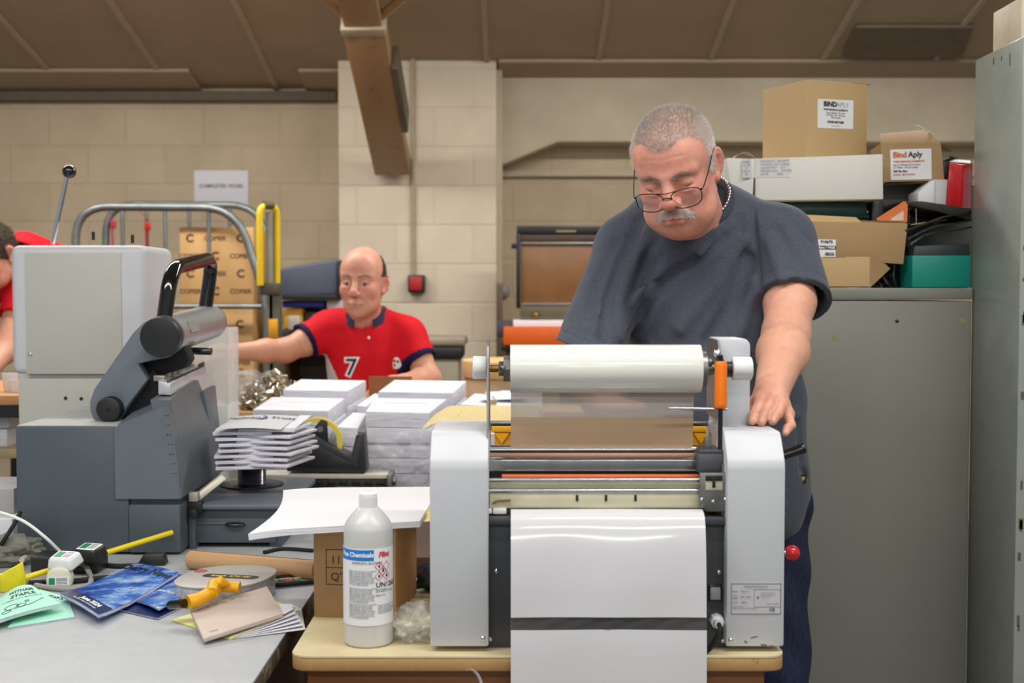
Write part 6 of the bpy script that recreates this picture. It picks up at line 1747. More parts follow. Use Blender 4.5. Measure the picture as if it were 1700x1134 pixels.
# pale wooden drum table
QY = 4.7
t = thing('wooden_drum', 'pale wooden round-fronted stand behind the left film knob', 'stand', (hx(845, QY), QY + .2, 0))
cxx = hx(850, QY)
def dpoly(r): return [(cxx + r * math.cos(a), QY + .22 + r * math.sin(a)) for a in np.linspace(0, 2 * PI, 49)[:-1]]
g = G(); g.prism(dpoly(.205), hz(632, QY), hz(602, QY), 'z', .006); g.obj('rim', M['pale_wood'], t)
g = G(); g.prism(dpoly(.195), 0, hz(632, QY) - .001, 'z'); g.obj('drum_body', mat('drum_pale', (216, 190, 152), .6, var=.02), t)

# orange press
PY = 6.15
t = thing('orange_press', 'orange based press with open dark-framed brown lid against the back wall', 'press', (hx(930, PY), PY + .2, 0))
def bx(name, x0, x1, y0, y1, m, ya=PY, yb=PY + .1, bev=.004, par=None):
    g = G(); g.box(hx(x0, PY), hx(x1, PY), ya, yb, hz(y1, PY), hz(y0, PY), bev); return g.obj(name, m, par or t)
bx('lid_frame', 858, 1006, 375, 388, M['black_plastic'])
bx('lid_band', 862, 1004, 388, 402, mat('lid_brown_dark', (74, 54, 40), .4), PY + .01)
bx('name_strip', 922, 956, 382, 386, mat('strip_olive', (136, 124, 84), .5), PY - .004, PY)
lp = bx('lid_panel', 865, 1003, 403, 505, mat('lid_panel_brown', (132, 92, 56), .3, var=.05), PY + .02)
bx('panel_bar', 864, 1003, 402, 406, M['dull_steel'], PY + .005, PY + .03)
bx('side_post', 857, 864, 388, 512, M['black_plastic'])
bx('hinge_arm', 849, 860, 404, 412, M['black_plastic'])
bx('bed', 864, 1003, 503, 531, mat('bed_olive', (104, 98, 78), .4, .3), PY - .05, PY + .2)
bx('bed_trim', 868, 1000, 503, 507, M['dull_steel'], PY - .055, PY - .05, .001)
bx('paper_tray', 852, 1003, 531, 542, M['paper'], PY - .1, PY + .2)
bx('orange_body', 836, 1003, 541, 571, mat('press_orange', (214, 92, 18), .45, var=.03), PY - .2, PY + .3, .008)
bx('stand_top', 832, 1003, 571, 580, M['black_plastic'], PY - .18, PY + .28)
bx('side_box', 824, 850, 533, 560, mat('side_grey', (66, 66, 70), .5), PY - .02, PY + .2)
g = G(); q = at(890, 523, PY - .06); g.ball(q, .018, 16, 10); g.obj('brass_knob', M['brass'], t)
g = G(); g.box(hx(840, PY), hx(1000, PY), PY - .15, PY + .28, 0, hz(580, PY)); g.obj('stand', M['brown_panel'], t)
t = thing('wall_fitting', 'small grey round fitting on the wall between the pier and the press', 'wall fitting', at(836, 482, 6.88))
g = G(); q = at(836, 483, 6.88); g.ball(q, (.035, .03, .04), 18, 12); g.obj('fitting', mat('fitting_grey', (150, 148, 144), .5), t)
# ------------------------------------------------------------------ people: smooth implicit bodies meshed with surface nets
A_ = np.asarray
def smu(a, b, k):
    h = np.clip(.5 + .5 * (b - a) / k, 0, 1)
    return b * (1 - h) + a * h - k * h * (1 - h)
def sms(a, b, k):
    h = np.clip(.5 - .5 * (a + b) / k, 0, 1)
    return a * (1 - h) - b * h + k * h * (1 - h)
def ell(P, c, r, R=None):
    q = P - A_(c, float)
    if R is not None: q = q @ R
    r = A_(r, float)
    k0 = np.sqrt(((q / r) ** 2).sum(-1)) + 1e-9
    k1 = np.sqrt(((q / r ** 2) ** 2).sum(-1)) + 1e-9
    return k0 * (k0 - 1) / k1
def cap(P, a, b, ra, rb=None):
    rb = ra if rb is None else rb
    a = A_(a, float); b = A_(b, float); d = b - a
    t = np.clip(((P - a) @ d) / (d @ d), 0, 1)
    return np.sqrt(((P - a - t[:, None] * d) ** 2).sum(-1)) - (ra + (rb - ra) * t)
def chain(P, pts, rs, k=.01):
    d = None
    for i in range(len(pts) - 1):
        c = cap(P, pts[i], pts[i + 1], rs[i], rs[i + 1])
        d = c if d is None else smu(d, c, k)
    return d
def pdist(P, pts):
    d = None
    for i in range(len(pts) - 1):
        c = cap(P, pts[i], pts[i + 1], 0, 0); d = c if d is None else np.minimum(d, c)
    return d
def groove(P, d, pts, amp, w):
    near = np.abs(d) < max(.03, 3 * w)
    if near.any():
        q = pdist(P[near], pts); d = d.copy(); d[near] += amp * np.exp(-(q / w) ** 2)
    return d
def rot3(rx, ry, rz):
    return np.array((Matrix.Rotation(rz, 3, 'Z') @ Matrix.Rotation(ry, 3, 'Y') @ Matrix.Rotation(rx, 3, 'X')))

def nets(fn, lo, hi, h, B=8):
    lo = A_(lo, float); hi = A_(hi, float)
    nb = np.ceil((hi - lo) / (h * B)).astype(int)
    n = nb * B + 1
    cs = np.stack(np.meshgrid(*[np.arange(k) for k in nb], indexing='ij'), -1).reshape(-1, 3)
    cd = fn(lo + (cs * B + B / 2) * h)
    V = np.ones(n, np.float32) * 9
    act = np.abs(cd) < B * h * 1.35
    off = np.stack(np.meshgrid(*[np.arange(B + 1)] * 3, indexing='ij'), -1).reshape(-1, 3)
    for c, s_ in zip(cs[~act], cd[~act]):
        if s_ < 0:
            x, y, z = c * B; V[x:x + B + 1, y:y + B + 1, z:z + B + 1] = -9
    ca = cs[act]
    CH = 400
    for i in range(0, len(ca), CH):
        idx = (ca[i:i + CH, None, :] * B + off[None]).reshape(-1, 3)
        V[idx[:, 0], idx[:, 1], idx[:, 2]] = fn(lo + idx * h)
    S_ = V < 0
    c8 = [S_[i:n[0] - 1 + i, j:n[1] - 1 + j, k:n[2] - 1 + k] for i in (0, 1) for j in (0, 1) for k in (0, 1)]
    anyv = np.logical_or.reduce(c8); allv = np.logical_and.reduce(c8)
    cells = np.argwhere(anyv & ~allv)
    cid = -np.ones(tuple(n - 1), np.int64); cid[tuple(cells.T)] = np.arange(len(cells))
    cor = np.array([(i, j, k) for i in (0, 1) for j in (0, 1) for k in (0, 1)])
    vals = np.stack([V[tuple((cells + c).T)] for c in cor], 1)
    acc = np.zeros((len(cells), 3)); cnt = np.zeros(len(cells))
    for a in range(8):
        for b in range(a + 1, 8):
            if np.abs(cor[a] - cor[b]).sum() != 1: continue
            va, vb = vals[:, a], vals[:, b]; m = (va < 0) != (vb < 0)
            t = np.where(m, va / np.where(m, va - vb, 1), 0)
            acc[m] += (cor[a] + t[:, None] * (cor[b] - cor[a]))[m]; cnt[m] += 1
    P = lo + (cells + acc / cnt[:, None]) * h
    F = []
    for ax in range(3):
        o1, o2 = [(1, 2), (2, 0), (0, 1)][ax]
        sl0 = [slice(None)] * 3; sl1 = [slice(None)] * 3
        sl0[ax] = slice(0, n[ax] - 1); sl1[ax] = slice(1, n[ax])
        a = S_[tuple(sl0)]; b = S_[tuple(sl1)]
        E_ = np.argwhere(a != b)
        ok = (E_[:, o1] > 0) & (E_[:, o2] > 0) & (E_[:, o1] < n[o1] - 1) & (E_[:, o2] < n[o2] - 1)
        E_ = E_[ok]; ins = a[tuple(E_.T)]
        q = []
        for d1, d2 in ((-1, -1), (0, -1), (0, 0), (-1, 0)):
            c = E_.copy(); c[:, o1] += d1; c[:, o2] += d2; q.append(cid[tuple(c.T)])
        q = np.stack(q, 1); q[~ins] = q[~ins][:, ::-1]; F.append(q)
    F = np.concatenate(F)
    for _ in range(2):
        d = fn(P); e = h * .3
        g_ = np.stack([fn(P + A_(v) * e) - fn(P - A_(v) * e) for v in ((1, 0, 0), (0, 1, 0), (0, 0, 1))], -1) / (2 * e)
        st = np.clip(d / np.maximum((g_ ** 2).sum(-1), .2), -h, h)
        P = P - g_ * st[:, None]
    nr = g_ / np.maximum(np.linalg.norm(g_, axis=1), 1e-6)[:, None]
    return P, F, nr

def np_mesh(name, P, F, m, parent, col=None):
    inv = np.array(mw(parent).inverted())
    Q = P @ inv[:3, :3].T + inv[:3, 3]
    me = bpy.data.meshes.new(name)
    me.from_pydata(Q.tolist(), [], F.tolist())
    me.materials.append(m)
    me.polygons.foreach_set('use_smooth', [True] * len(me.polygons))
    if col is not None:
        ca = me.color_attributes.new('Col', 'FLOAT_COLOR', 'POINT')
        c4 = np.ones((len(P), 4), np.float32); c4[:, :3] = col; ca.data.foreach_set('color', c4.ravel())
    me.update()
    o = bpy.data.objects.new(name, me); COL.objects.link(o); o.parent = parent
    return o

def march(fn, px, py, y0=2.2, y1=3.2):
    """first surface point of fn along the ray through each pixel"""
    px = np.atleast_1d(A_(px, float)); py = np.atleast_1d(A_(py, float))
    o = A_((0, 0, CAM_Z)); D = np.array([list(at(a, b, 1.0) - Vector(o)) for a, b in zip(px, py)])
    t = np.full(len(px), y0)
    for _ in range(60):
        d = fn(o + D * t[:, None]); t = np.minimum(t + np.clip(d, -.02, .05) * .8, y1)
    return o + D * t[:, None]

def attr_mat(name, rough=.5, sss=.0, mott=.0, spec=.4, scale=90, bump=0.0, bs=500):
    m, nt, b = newmat(name)
    at_ = nt.nodes.new('ShaderNodeAttribute'); at_.attribute_name = 'Col'
    src = at_.outputs['Color']
    if mott:
        n = noise(nt, scale, 5)
        r = ramp(nt, n.outputs['Fac'], [(.3, (1 - mott, 1 - mott * 1.3, 1 - mott * 1.3, 1)), (.7, (1 + mott, 1 + mott * .8, 1 + mott * .8, 1))])
        mx = nt.nodes.new('ShaderNodeMixRGB'); mx.blend_type = 'MULTIPLY'; mx.inputs['Fac'].default_value = 1
        lk(nt, src, mx.inputs['Color1']); lk(nt, r.outputs['Color'], mx.inputs['Color2']); src = mx.outputs['Color']
    lk(nt, src, b.inputs['Base Color'])
    b.inputs['Roughness'].default_value = rough; b.inputs['Specular IOR Level'].default_value = spec
    if sss:
        b.inputs['Subsurface Weight'].default_value = sss; b.inputs['Subsurface Radius'].default_value = (.012, .005, .003); b.inputs['Subsurface Scale'].default_value = 1
    if bump:
        n2 = noise(nt, bs, 3); bp = nt.nodes.new('ShaderNodeBump'); bp.inputs['Strength'].default_value = bump; bp.inputs['Distance'].default_value = .001
        lk(nt, n2.outputs['Fac'], bp.inputs['Height']); lk(nt, bp.outputs['Normal'], b.inputs['Normal'])
    return m
M['skin'] = attr_mat('skin', .46, .12, .07, .45, 70, .25, 600)
M['hair'] = attr_mat('hair', .55, 0, 0, .3)
nt = M['hair'].node_tree
tl = nt.nodes.new('ShaderNodeBsdfTranslucent'); mxs = nt.nodes.new('ShaderNodeMixShader'); mxs.inputs[0].default_value = .45
lk(nt, nt.nodes['Attribute'].outputs['Color'], tl.inputs['Color'])
lk(nt, nt.nodes['Principled BSDF'].outputs[0], mxs.inputs[1]); lk(nt, tl.outputs[0], mxs.inputs[2]); lk(nt, mxs.outputs[0], nt.nodes['Material Output'].inputs[0])
L3 = lambda *c: A_(rgb(*c)[:3])

def head_sdf(q, o):
    """head in its own frame: x to the left ear, y to the back, z up"""
    X = q.copy(); X[:, 0] = np.abs(X[:, 0])
    w = o.get('wide', 1.0)
    X[:, 0] /= w
    d = ell(X, (0, .012, .036), (.0765, .099, .090))
    d = smu(d, ell(X, (0, -.034, .046), (.064, .056, .060)), .03)
    d = smu(d, ell(X, (0, -.027, -.034), (.063, .065, .076)), .03)
    sl_ = o.get('slim', 0)
    d = smu(d, ell(X, (0, -.036, -.074), (.051 - .007 * sl_, .048, .034)), .025)
    d = smu(d, ell(X, (.043 - .007 * sl_, -.008, -.056), (.024, .028, .030)), .025)
    d = smu(d, ell(X, (.034 - .008 * sl_, -.052, -.070), (.024, .024, .024)), .02)
    d = smu(d, ell(X, (0, -.075, -.092), (.023, .020, .019)), .02)
    d = smu(d, ell(X, (.040, -.061, -.020), (.024, .024, .024)), .022)
    if o.get('jowl'):
        d = smu(d, ell(X, (0, -.030, -.106), (.050, .052, .030)), .025)
        d = smu(d, ell(X, (.038, -.046, -.072), (.030, .032, .032)), .025)
    d = smu(d, cap(X, (.008, -.0885, .026), (.047, -.071, .027), .0095, .008), .016)
    d = sms(d, ell(X, (.031, -.0970, .009), (.021, .017, .0120)), .012)
    d = smu(d, ell(X, (.031, -.0775, .006), (.0155, .0128, .0125)), .005)
    d = smu(d, ell(X, (.031, -.083, -.009), (.015, .008, .005)), .008)
    d = smu(d, cap(X, (0, -.089, .022), (0, -.111, -.020), .0085, .0125), .012)
    d = smu(d, ell(X, (0, -.1145, -.025), (.0135, .0115, .0118)), .008)
    d = smu(d, ell(X, (.0145, -.1025, -.0295), (.0088, .012, .0092)), .007)
    d = sms(d, ell(X, (.0068, -.110, -.0378), (.004, .006, .0035)), .003)
    d = smu(d, ell(X, (0, -.085, -.062), (.028, .0165, .021)), .015)
    d = smu(d, chain(X, [(0, -.1005, -.0605), (.009, -.0995, -.0605), (.0235, -.0905, -.066)], [.0045, .0045, .0022]), .005)
    d = smu(d, chain(X, [(0, -.0995, -.0705), (.010, -.0975, -.070), (.022, -.0905, -.067)], [.0058, .0055, .0024]), .005)
    d = groove(X, d, [(0, -.1050, -.0655), (.012, -.102, -.0655), (.026, -.0925, -.0668)], .0035, .0020)
    d = groove(X, d, [(.020, -.100, -.028), (.029, -.0925, -.046), (.034, -.083, -.068)], .0030, .0048)
    d = groove(X, d, [(.030, -.083, -.066), (.031, -.078, -.085)], .0014, .005)
    d = groove(X, d, [(.017, -.090, .011), (.031, -.0925, .0165), (.045, -.084, .010)], .0022, .0022)
    d = groove(X, d, [(.018, -.090, .000), (.031, -.0925, -.0042), (.044, -.083, .000)], .0022, .0016)
    d = groove(X, d, [(.016, -.092, -.010), (.031, -.0900, -.0185), (.046, -.080, -.014)], .0016, .003)
    for z in o.get('lines', ()):
        d = groove(X, d, [(0, -.092, z), (.02, -.0905, z + .002), (.04, -.080, z)], .0009, .0022)
    d = groove(X, d, [(.004, -.0975, .020), (.005, -.0975, .034)], .0012, .002)
    # ears
    Re = rot3(0, .12, -.42)
    e = ell(X, (.0775, .018, -.002), (.0085, .021, .0325), Re)
    e = smu(e, ell(X, (.0755, .004, -.029), (.0065, .009, .010)), .008)
    e = sms(e, ell(X, (.0845, .012, .000), (.0075, .0105, .018), Re), .006)
    e = groove(X, e, [(.083, .010, .024), (.085, .024, .018), (.086, .027, -.004), (.081, .016, -.022)], .002, .0028)
    d = smu(d, e, .007)
    return d * min(1, w)

def skin_col(q, base, o):
    """own colours of the face by place"""
    X = q.copy(); X[:, 0] = np.abs(X[:, 0])
    c = np.tile(base, (len(q), 1))
    def blend(mask, col):
        nonlocal c
        mask = np.clip(mask, 0, 1)[:, None]; c = c * (1 - mask) + A_(col) * mask
    red = L3(*o.get('red', (206, 126, 108)))
    gs = lambda p, s_: np.exp(-(((X - A_(p)) / A_(s_)) ** 2).sum(-1))
    blend(gs((0, -.112, -.026), (.018, .03, .018)) * .75, red)
    blend(gs((.042, -.07, -.025), (.024, .04, .024)) * .6, red)
    blend(gs((0, -.085, .055), (.05, .04, .025)) * .35, red)
    blend(gs((.08, .012, 0), (.014, .03, .04)) * .7, red)
    blend(gs((.0, -.08, -.095), (.03, .03, .02)) * .3, red)
    lipd = np.minimum(pdist(X, [(0, -.1035, -.0615), (.009, -.1025, -.0618), (.0235, -.0925, -.0665)]), pdist(X, [(0, -.1045, -.0705), (.010, -.102, -.070), (.022, -.0925, -.0675)]))
    blend(np.exp(-(lipd / .0042) ** 4) * .8, L3(*o.get('lip', (176, 98, 90))))
    slit = pdist(X, [(0, -.1050, -.0655), (.012, -.102, -.0655), (.026, -.0925, -.0668)])
    blend(np.exp(-(slit / .0012) ** 2) * .7, L3(96, 44, 40))
    blend(np.exp(-(pdist(X, [(.018, -.090, .000), (.031, -.0925, -.0042), (.044, -.083, .000)]) / .0019) ** 2) * o.get('lash', .8), L3(70, 48, 42))
    if o.get('open'):
        u = (X[:, 0] - .031) / .0115; v = (X[:, 2] - .004) / .0045
        front = X[:, 1] < -.082
        blend(((u ** 2 + v ** 2) < 1) * front * 1.0, L3(186, 176, 170))
        blend(((((X[:, 0] - .031) / .0056) ** 2 + ((X[:, 2] - .004) / .005) ** 2) < 1) * front * 1.0, L3(40, 34, 32))
        blend(np.exp(-(pdist(X, [(.018, -.090, .006), (.031, -.0925, .0095), (.045, -.083, .005)]) / .002) ** 2) * .9, L3(60, 44, 38))
    bz_ = o.get('brow_z', 0)
    bd = pdist(X, [(.012, -.097, .027 + bz_), (.030, -.0935, .033 + bz_), (.050, -.076, .029 + bz_)])
    blend(np.exp(-(bd / .005) ** 2) * o.get('brow_a', .55), L3(*o.get('brow', (150, 128, 112))))
    if 'stubble' in o:
        st = np.exp(-((np.maximum(0, X[:, 2] + .045) / .02) ** 2)) * (X[:, 1] < .01) * (X[:, 2] < -.02)
        blend(st * .18 * (X[:, 2] > -.13), L3(*o['stubble']))
    return c

def strands(name, P, N, D, ln, wd, cols, parent, bend=.3, seg=2):
    """thin tapering blades: roots P, normals N, comb direction D"""
    n = len(P)
    d = N + D; d /= np.linalg.norm(d, axis=1)[:, None]
    side = np.cross(d, rng.normal(size=(n, 3))); side /= np.linalg.norm(side, axis=1)[:, None]
    T = P + d * ln[:, None] * .55; E = T + (d * (1 - bend) + D * bend) * ln[:, None] * .45
    w = wd * .5
    V = np.stack([P - side * w, P + side * w, T - side * w * .75, T + side * w * .75, E], 1).reshape(-1, 3)
    b = (np.arange(n) * 5)[:, None]
    F4 = b + A_([[0, 1, 3, 2]]); F3 = b + A_([[2, 3, 4]])
    F = [tuple(r) for r in F4.tolist()] + [tuple(r) for r in F3.tolist()]
    me = bpy.data.meshes.new(name)
    inv = np.array(mw(parent).inverted()); V = V @ inv[:3, :3].T + inv[:3, 3]
    me.from_pydata(V.tolist(), [], F); me.materials.append(M['hair'])
    ca = me.color_attributes.new('Col', 'FLOAT_COLOR', 'POINT')
    c4 = np.ones((n, 5, 4), np.float32); c4[:, :, :3] = cols[:, None, :]; ca.data.foreach_set('color', c4.ravel())
    o = bpy.data.objects.new(name, me); COL.objects.link(o); o.parent = parent
    return o

def pick(P, F, N, mask, n):
    """n random points on the mesh where mask (per vertex) holds"""
    idx = np.where(mask)[0]
    if not len(idx): return None
    k = rng.choice(idx, n)
    fsel = F[rng.integers(0, len(F), 1)]
    jit = rng.normal(size=(n, 3)) * .0016
    jit -= N[k] * (jit * N[k]).sum(-1)[:, None]
    return P[k] + jit, N[k], k

# ================================================================== the man at the laminator
PA = thing('person', 'grey-haired man with moustache and glasses in a dark blue T-shirt, bent over the laminator', 'person', (.47, 2.75, 0))
HC = A_((.340, 2.50, 1.572)); HR = rot3(math.radians(29.5), math.radians(-5.9), math.radians(-22.5)); HS = 1.005
hl = lambda P: ((P - HC) @ HR) / HS
hw = lambda q: (A_(q) * HS) @ HR.T + HC
V3 = lambda *a: A_(list(at(*a)))
S_L = A_((.588, 2.665, 1.432)); S_R = A_((.262, 2.715, 1.418))
E_L = V3(1305, 556, 2.50); W_L = V3(1282, 648, 2.295)
E_R = V3(966, 604, 2.55); W_R = A_((.19, 2.44, 1.10))
NB = A_((.405, 2.675, 1.455))
ho1 = dict(jowl=1, fat=1, lines=(.052, .062), red=(212, 130, 114), lip=(182, 104, 98), brow=(156, 126, 110), brow_a=.45, brow_z=-.005, wide=1.045, lash=.95)
FING = {  # index..little: knuckle, middle joint, tip
    'i': [V3(1263, 664, 2.215), V3(1256, 682, 2.17), V3(1249, 699, 2.14)],
    'm': [V3(1280, 666, 2.21), V3(1272, 682, 2.165), V3(1264, 700.5, 2.135)],
    'r': [V3(1296, 674, 2.205), V3(1291, 687, 2.165), V3(1283, 699.5, 2.14)],
    'l': [V3(1307, 687, 2.205), V3(1313, 706, 2.18), V3(1304, 719, 2.155)]}
def hand_sdf(P):
    d = None
    for k, pts in FING.items():
        r = {'i': 1.0, 'm': 1.05, 'r': 1.0, 'l': .88}[k]
        mid = pts[1] * .35 + pts[2] * .65 + A_((0, 0, .003))
        f = chain(P, [pts[0], pts[1], mid, pts[2]], [.0115 * r, .0096 * r, .0090 * r, .0078 * r], .004)
        f = smu(f, ell(P, pts[0] + A_((0, -.002, .003)), (.0108 * r,) * 3), .006)
        d = f if d is None else smu(d, f, .003)
    palm = None
    for k, r in (('i', .016), ('m', .017), ('r', .016), ('l', .0145)):
        c = cap(P, W_L + (FING[k][0] - W_L) * .15, FING[k][0] + A_((0, .004, -.003)), .021, r); palm = c if palm is None else smu(palm, c, .012)
    th = [W_L + A_((-.022, -.01, -.012)), V3(1250, 675, 2.24), V3(1253, 687, 2.20), V3(1253, 695, 2.175)]
    palm = smu(palm, chain(P, th, [.018, .0145, .011, .0085], .006), .008)
    d = smu(d, palm, .007)
    return d
MIDL = V3(1311, 500, 2.57); MIDR = V3(990, 545, 2.61)
def armL(P): return chain(P, [S_L, MIDL, E_L], [.056, .0525, .047], .02)
def armR(P): return chain(P, [S_R, MIDR, E_R], [.054, .052, .046], .02)
def armRf(P): return smu(armR(P), chain(P, [E_R, E_R * .6 + W_R * .4, W_R], [.046, .045, .031], .03), .02)
def bodyA(P):
    d = head_sdf(hl(P), ho1) * HS
    d = smu(d, cap(P, hw((0, .030, -.055)), NB, .062, .074), .03)
    d = smu(d, cap(P, hw((0, .005, -.075)), NB + A_((-.01, .0, -.02)), .045, .055), .03)
    tor = smu(ell(P, (.44, 2.71, 1.25), (.14, .10, .16)), cap(P, S_R, S_L, .05), .04)
    tor = smu(tor, ell(P, (.455, 2.72, 1.05), (.17, .13, .22)), .06)
    d = smu(d, tor, .04)
    a = armL(P)
    fm = E_L * .68 + W_L * .32
    a = smu(a, chain(P, [E_L, fm + A_((.002, .0, -.002)), W_L], [.047, .0475, .0335], .03), .02)
    a = smu(a, hand_sdf(P), .012)
    d = smu(d, a, .02)
    b = armR(P)
    b = smu(b, chain(P, [E_R, E_R * .6 + W_R * .4, W_R], [.046, .045, .031], .03), .02)
    d = smu(d, smu(b, ell(P, W_R + A_((.03, -.03, -.01)), (.05, .03, .016)), .02), .02)
    return d
P_, F_, N_ = nets(bodyA, (.02, 2.08, .95), (.78, 2.90, 1.74), .0032)
q_ = hl(P_)
def hairmask(q):
    ax = np.abs(q[:, 0]); y, z = q[:, 1], q[:, 2]
    thr = np.interp(ax, [0, .018, .030, .045, .058, .07, .085], [-.092, -.090, -.074, -.060, -.050, -.038, -.030])
    top = (z > .05) & (y > thr) & (z > np.interp(ax, [0, .02, .05, .08], [.078, .080, .07, .05]) * (y < -.03))
    side = (z <= .056) & (y > -.030) & (z > np.where(y < .004, .002 - (y + .03) * .6, np.where(y < .034, .030, -.055)))
    return top | side
hm = hairmask(q_) & (np.linalg.norm(q_, axis=1) < .2)
ishead = np.linalg.norm(q_, axis=1) < .19
col = np.tile(L3(226, 170, 144), (len(P_), 1))
cf = skin_col(q_, L3(226, 162, 140), ho1); wgt = np.clip((.2 - np.linalg.norm(q_, axis=1)) / .04, 0, 1)[:, None]
col = col * (1 - wgt) + cf * wgt
# hands a little redder
hd = np.clip(1 - np.linalg.norm(P_ - (FING['m'][1] + A_((0, .03, 0))), axis=1) / .1, 0, 1)[:, None] * .6
col = col * (1 - hd) + L3(222, 152, 130) * hd
# nails
for k in 'imrl':
    t_ = FING[k][2] + A_((0, -.006, .005)); dn = np.linalg.norm((P_ - t_) / A_((.0055, .007, .0045)), axis=1)
    m_n = np.exp(-dn ** 4)[:, None] * .55; col = col * (1 - m_n) + L3(236, 186, 170) * m_n
col[hm] = col[hm] * .25 + L3(198, 174, 160) * .75
np_mesh('body', P_, F_, M['skin'], PA, col)
# hair
def greys(n, lo, hi, tint=(1, .97, .94)):
    v = rng.uniform(0, 1, n) ** 1.0; c = np.array([lin(lo + (hi - lo) * t) for t in v]); return c[:, None] * A_(tint)
tophair = hm & (q_[:, 2] > .045)
r_ = pick(P_, F_, N_, hm, 30000)
qq = hl(r_[0]); top = np.clip((qq[:, 2] - .04) / .04, 0, 1)
D = np.zeros((len(qq), 3)); D[:, 1] = np.where(top > .3, -.35, .35); D[:, 2] = np.where(top > .3, .2, -.7); D[:, 0] = .25 * top
D = D + rng.normal(size=D.shape) * .22
D = D @ HR.T
side_w = np.clip((np.abs(qq[:, 0]) - .050) / .016, 0, 1) * (1 - top * .35)
cc = greys(len(qq), 160, 236, (1, .93, .885)) * (1 - side_w[:, None]) + greys(len(qq), 232, 255, (1, .99, .97)) * side_w[:, None]
strands('hair', r_[0], r_[1], D, rng.uniform(.006, .0125, len(qq)) * (.6 + .4 * top), .0005, cc, PA)
# eyebrows and moustache
bd = pdist(np.c_[np.abs(q_[:, 0]), q_[:, 1:]], [(.012, -.097, .022), (.030, -.0935, .0275), (.051, -.076, .0235)])
r_ = pick(P_, F_, N_, (bd < .0048) & ishead, 420); qq = hl(r_[0])
D = np.c_[np.sign(qq[:, 0]) * .9, np.full(len(qq), .1), np.full(len(qq), .15)] + rng.normal(size=qq.shape) * .25
strands('eyebrow_hair', r_[0], r_[1] * .5, D @ HR.T, rng.uniform(.005, .010, len(qq)), .0005, greys(len(qq), 132, 204, (1, .9, .82)), PA)
axq = np.c_[np.abs(q_[:, 0]), q_[:, 1:]]
md = pdist(axq, [(0, -.1035, -.0485), (.014, -.1005, -.0505), (.030, -.088, -.0615)])
r_ = pick(P_, F_, N_, (md < .0066) & ishead & (q_[:, 2] > -.075), 1700); qq = hl(r_[0])
D = np.c_[np.sign(qq[:, 0]) * (.35 + 14 * np.abs(qq[:, 0])), np.full(len(qq), -.1), np.full(len(qq), -.9)] + rng.normal(size=qq.shape) * .22
strands('moustache_hair', r_[0], r_[1] * .9, D @ HR.T, rng.uniform(.005, .0095, len(qq)), .0005, greys(len(qq), 200, 255, (1, .97, .93)), PA)

# glasses
GL = []
def hp(x, y, z): return Vector(hw((x, y, z)))
gp = PA
fr = mat('glasses_black', (24, 22, 24), .35, .4, var=0)
for s_ in (-1, 1):
    pts = []
    for a in np.linspace(0, 2 * PI, 37)[:-1]:
        ca, sa = math.cos(a), math.sin(a)
        x = .0290 * math.copysign(abs(ca) ** .75, ca); z = .0200 * math.copysign(abs(sa) ** .8, sa)
        x *= 1 + .10 * (z > 0) * (z / .02); z -= .0035 * (x * s_ > 0) * (z < 0) * 0
        X_ = s_ * .0375 + x
        pts.append(hp(X_, -.1190 + .0030 * (abs(X_) / .03) ** 2, -.0155 + z))
    GL.append(pts)
g = G()
for pts in GL: g.tube(pts, .00105, 8, closed=True)
g.tube(spline([hp(-.0105, -.1185, -.010), hp(0, -.1235, -.006), hp(.0105, -.1185, -.010)], 5), .0012, 8)
g.tube(spline([hp(-.019, -.1180, .0035), hp(0, -.1225, .003), hp(.019, -.1180, .0035)], 5), .0010, 8)
gf = g.obj('glasses', fr, PA)
for s_ in (-1, 1):
    g = G(); g.tube(spline([hp(s_ * .0665, -.1045, -.006), hp(s_ * .0715, -.097, -.003), hp(s_ * .0775, -.055, .011), hp(s_ * .0815, -.004, .029), hp(s_ * .083, .012, .030), hp(s_ * .083, .024, .016)], 6), .0012, 8); g.obj('glasses_arm', fr, gf)
    g = G(); q0 = hp(s_ * .0675, -.104, -.005); g.ball(q0, .0024, 8, 6); g.obj('hinge', fr, gf)
lm = clear_mat('lens', (255, 255, 255), .06, .03)
for pts in GL:
    c_ = sum(pts, Vector()) / len(pts); g = G(); g.add([c_] + pts, [(0, i + 1, (i + 1) % len(pts) + 1) for i in range(len(pts))]); g.obj('lens', lm, gf)

# T-shirt
neck_c = A_((.393, 2.655, 1.50)); neck_d = (HC - NB) / np.linalg.norm(HC - NB)
slL = (E_L - S_L) / np.linalg.norm(E_L - S_L); slR = (E_R - S_R) / np.linalg.norm(E_R - S_R)
endL = V3(1320, 502, 2.575); endR = V3(975, 586, 2.585)
NCK = A_((.390, 2.665, 1.512)); NN = A_((-.06, -.52, .85)); NN = NN / np.linalg.norm(NN)
nu_ = np.cross(A_((0, 1, 0)), NN); nu_ /= np.linalg.norm(nu_); nv_ = np.cross(NN, nu_)
NR = np.stack([nu_, nv_, NN], 1)
HN_R = A_((-.38, -.02, -.92)); HN_R = HN_R / np.linalg.norm(HN_R)
def sleeve(P, S0, E0, sl_, r0, r1, arm, cut, hn=None):
    d = smu(cap(P, S0, E0 + sl_ * .03, r0, r1), arm(P) - .013, .01)
    if not cut: return d
    s_ = (P - E0) @ (sl_ if hn is None else hn)
    d = d + .0016 * np.exp(-((s_ + .022) / .003) ** 2)
    d = np.maximum(d, s_)
    if hn is not None: return d
    cav = np.minimum(cap(P, E0 - sl_ * .03, E0 + sl_ * .08, r1 - .016), np.maximum(arm(P) - .002, -s_ - .05))
    return np.maximum(d, -cav)
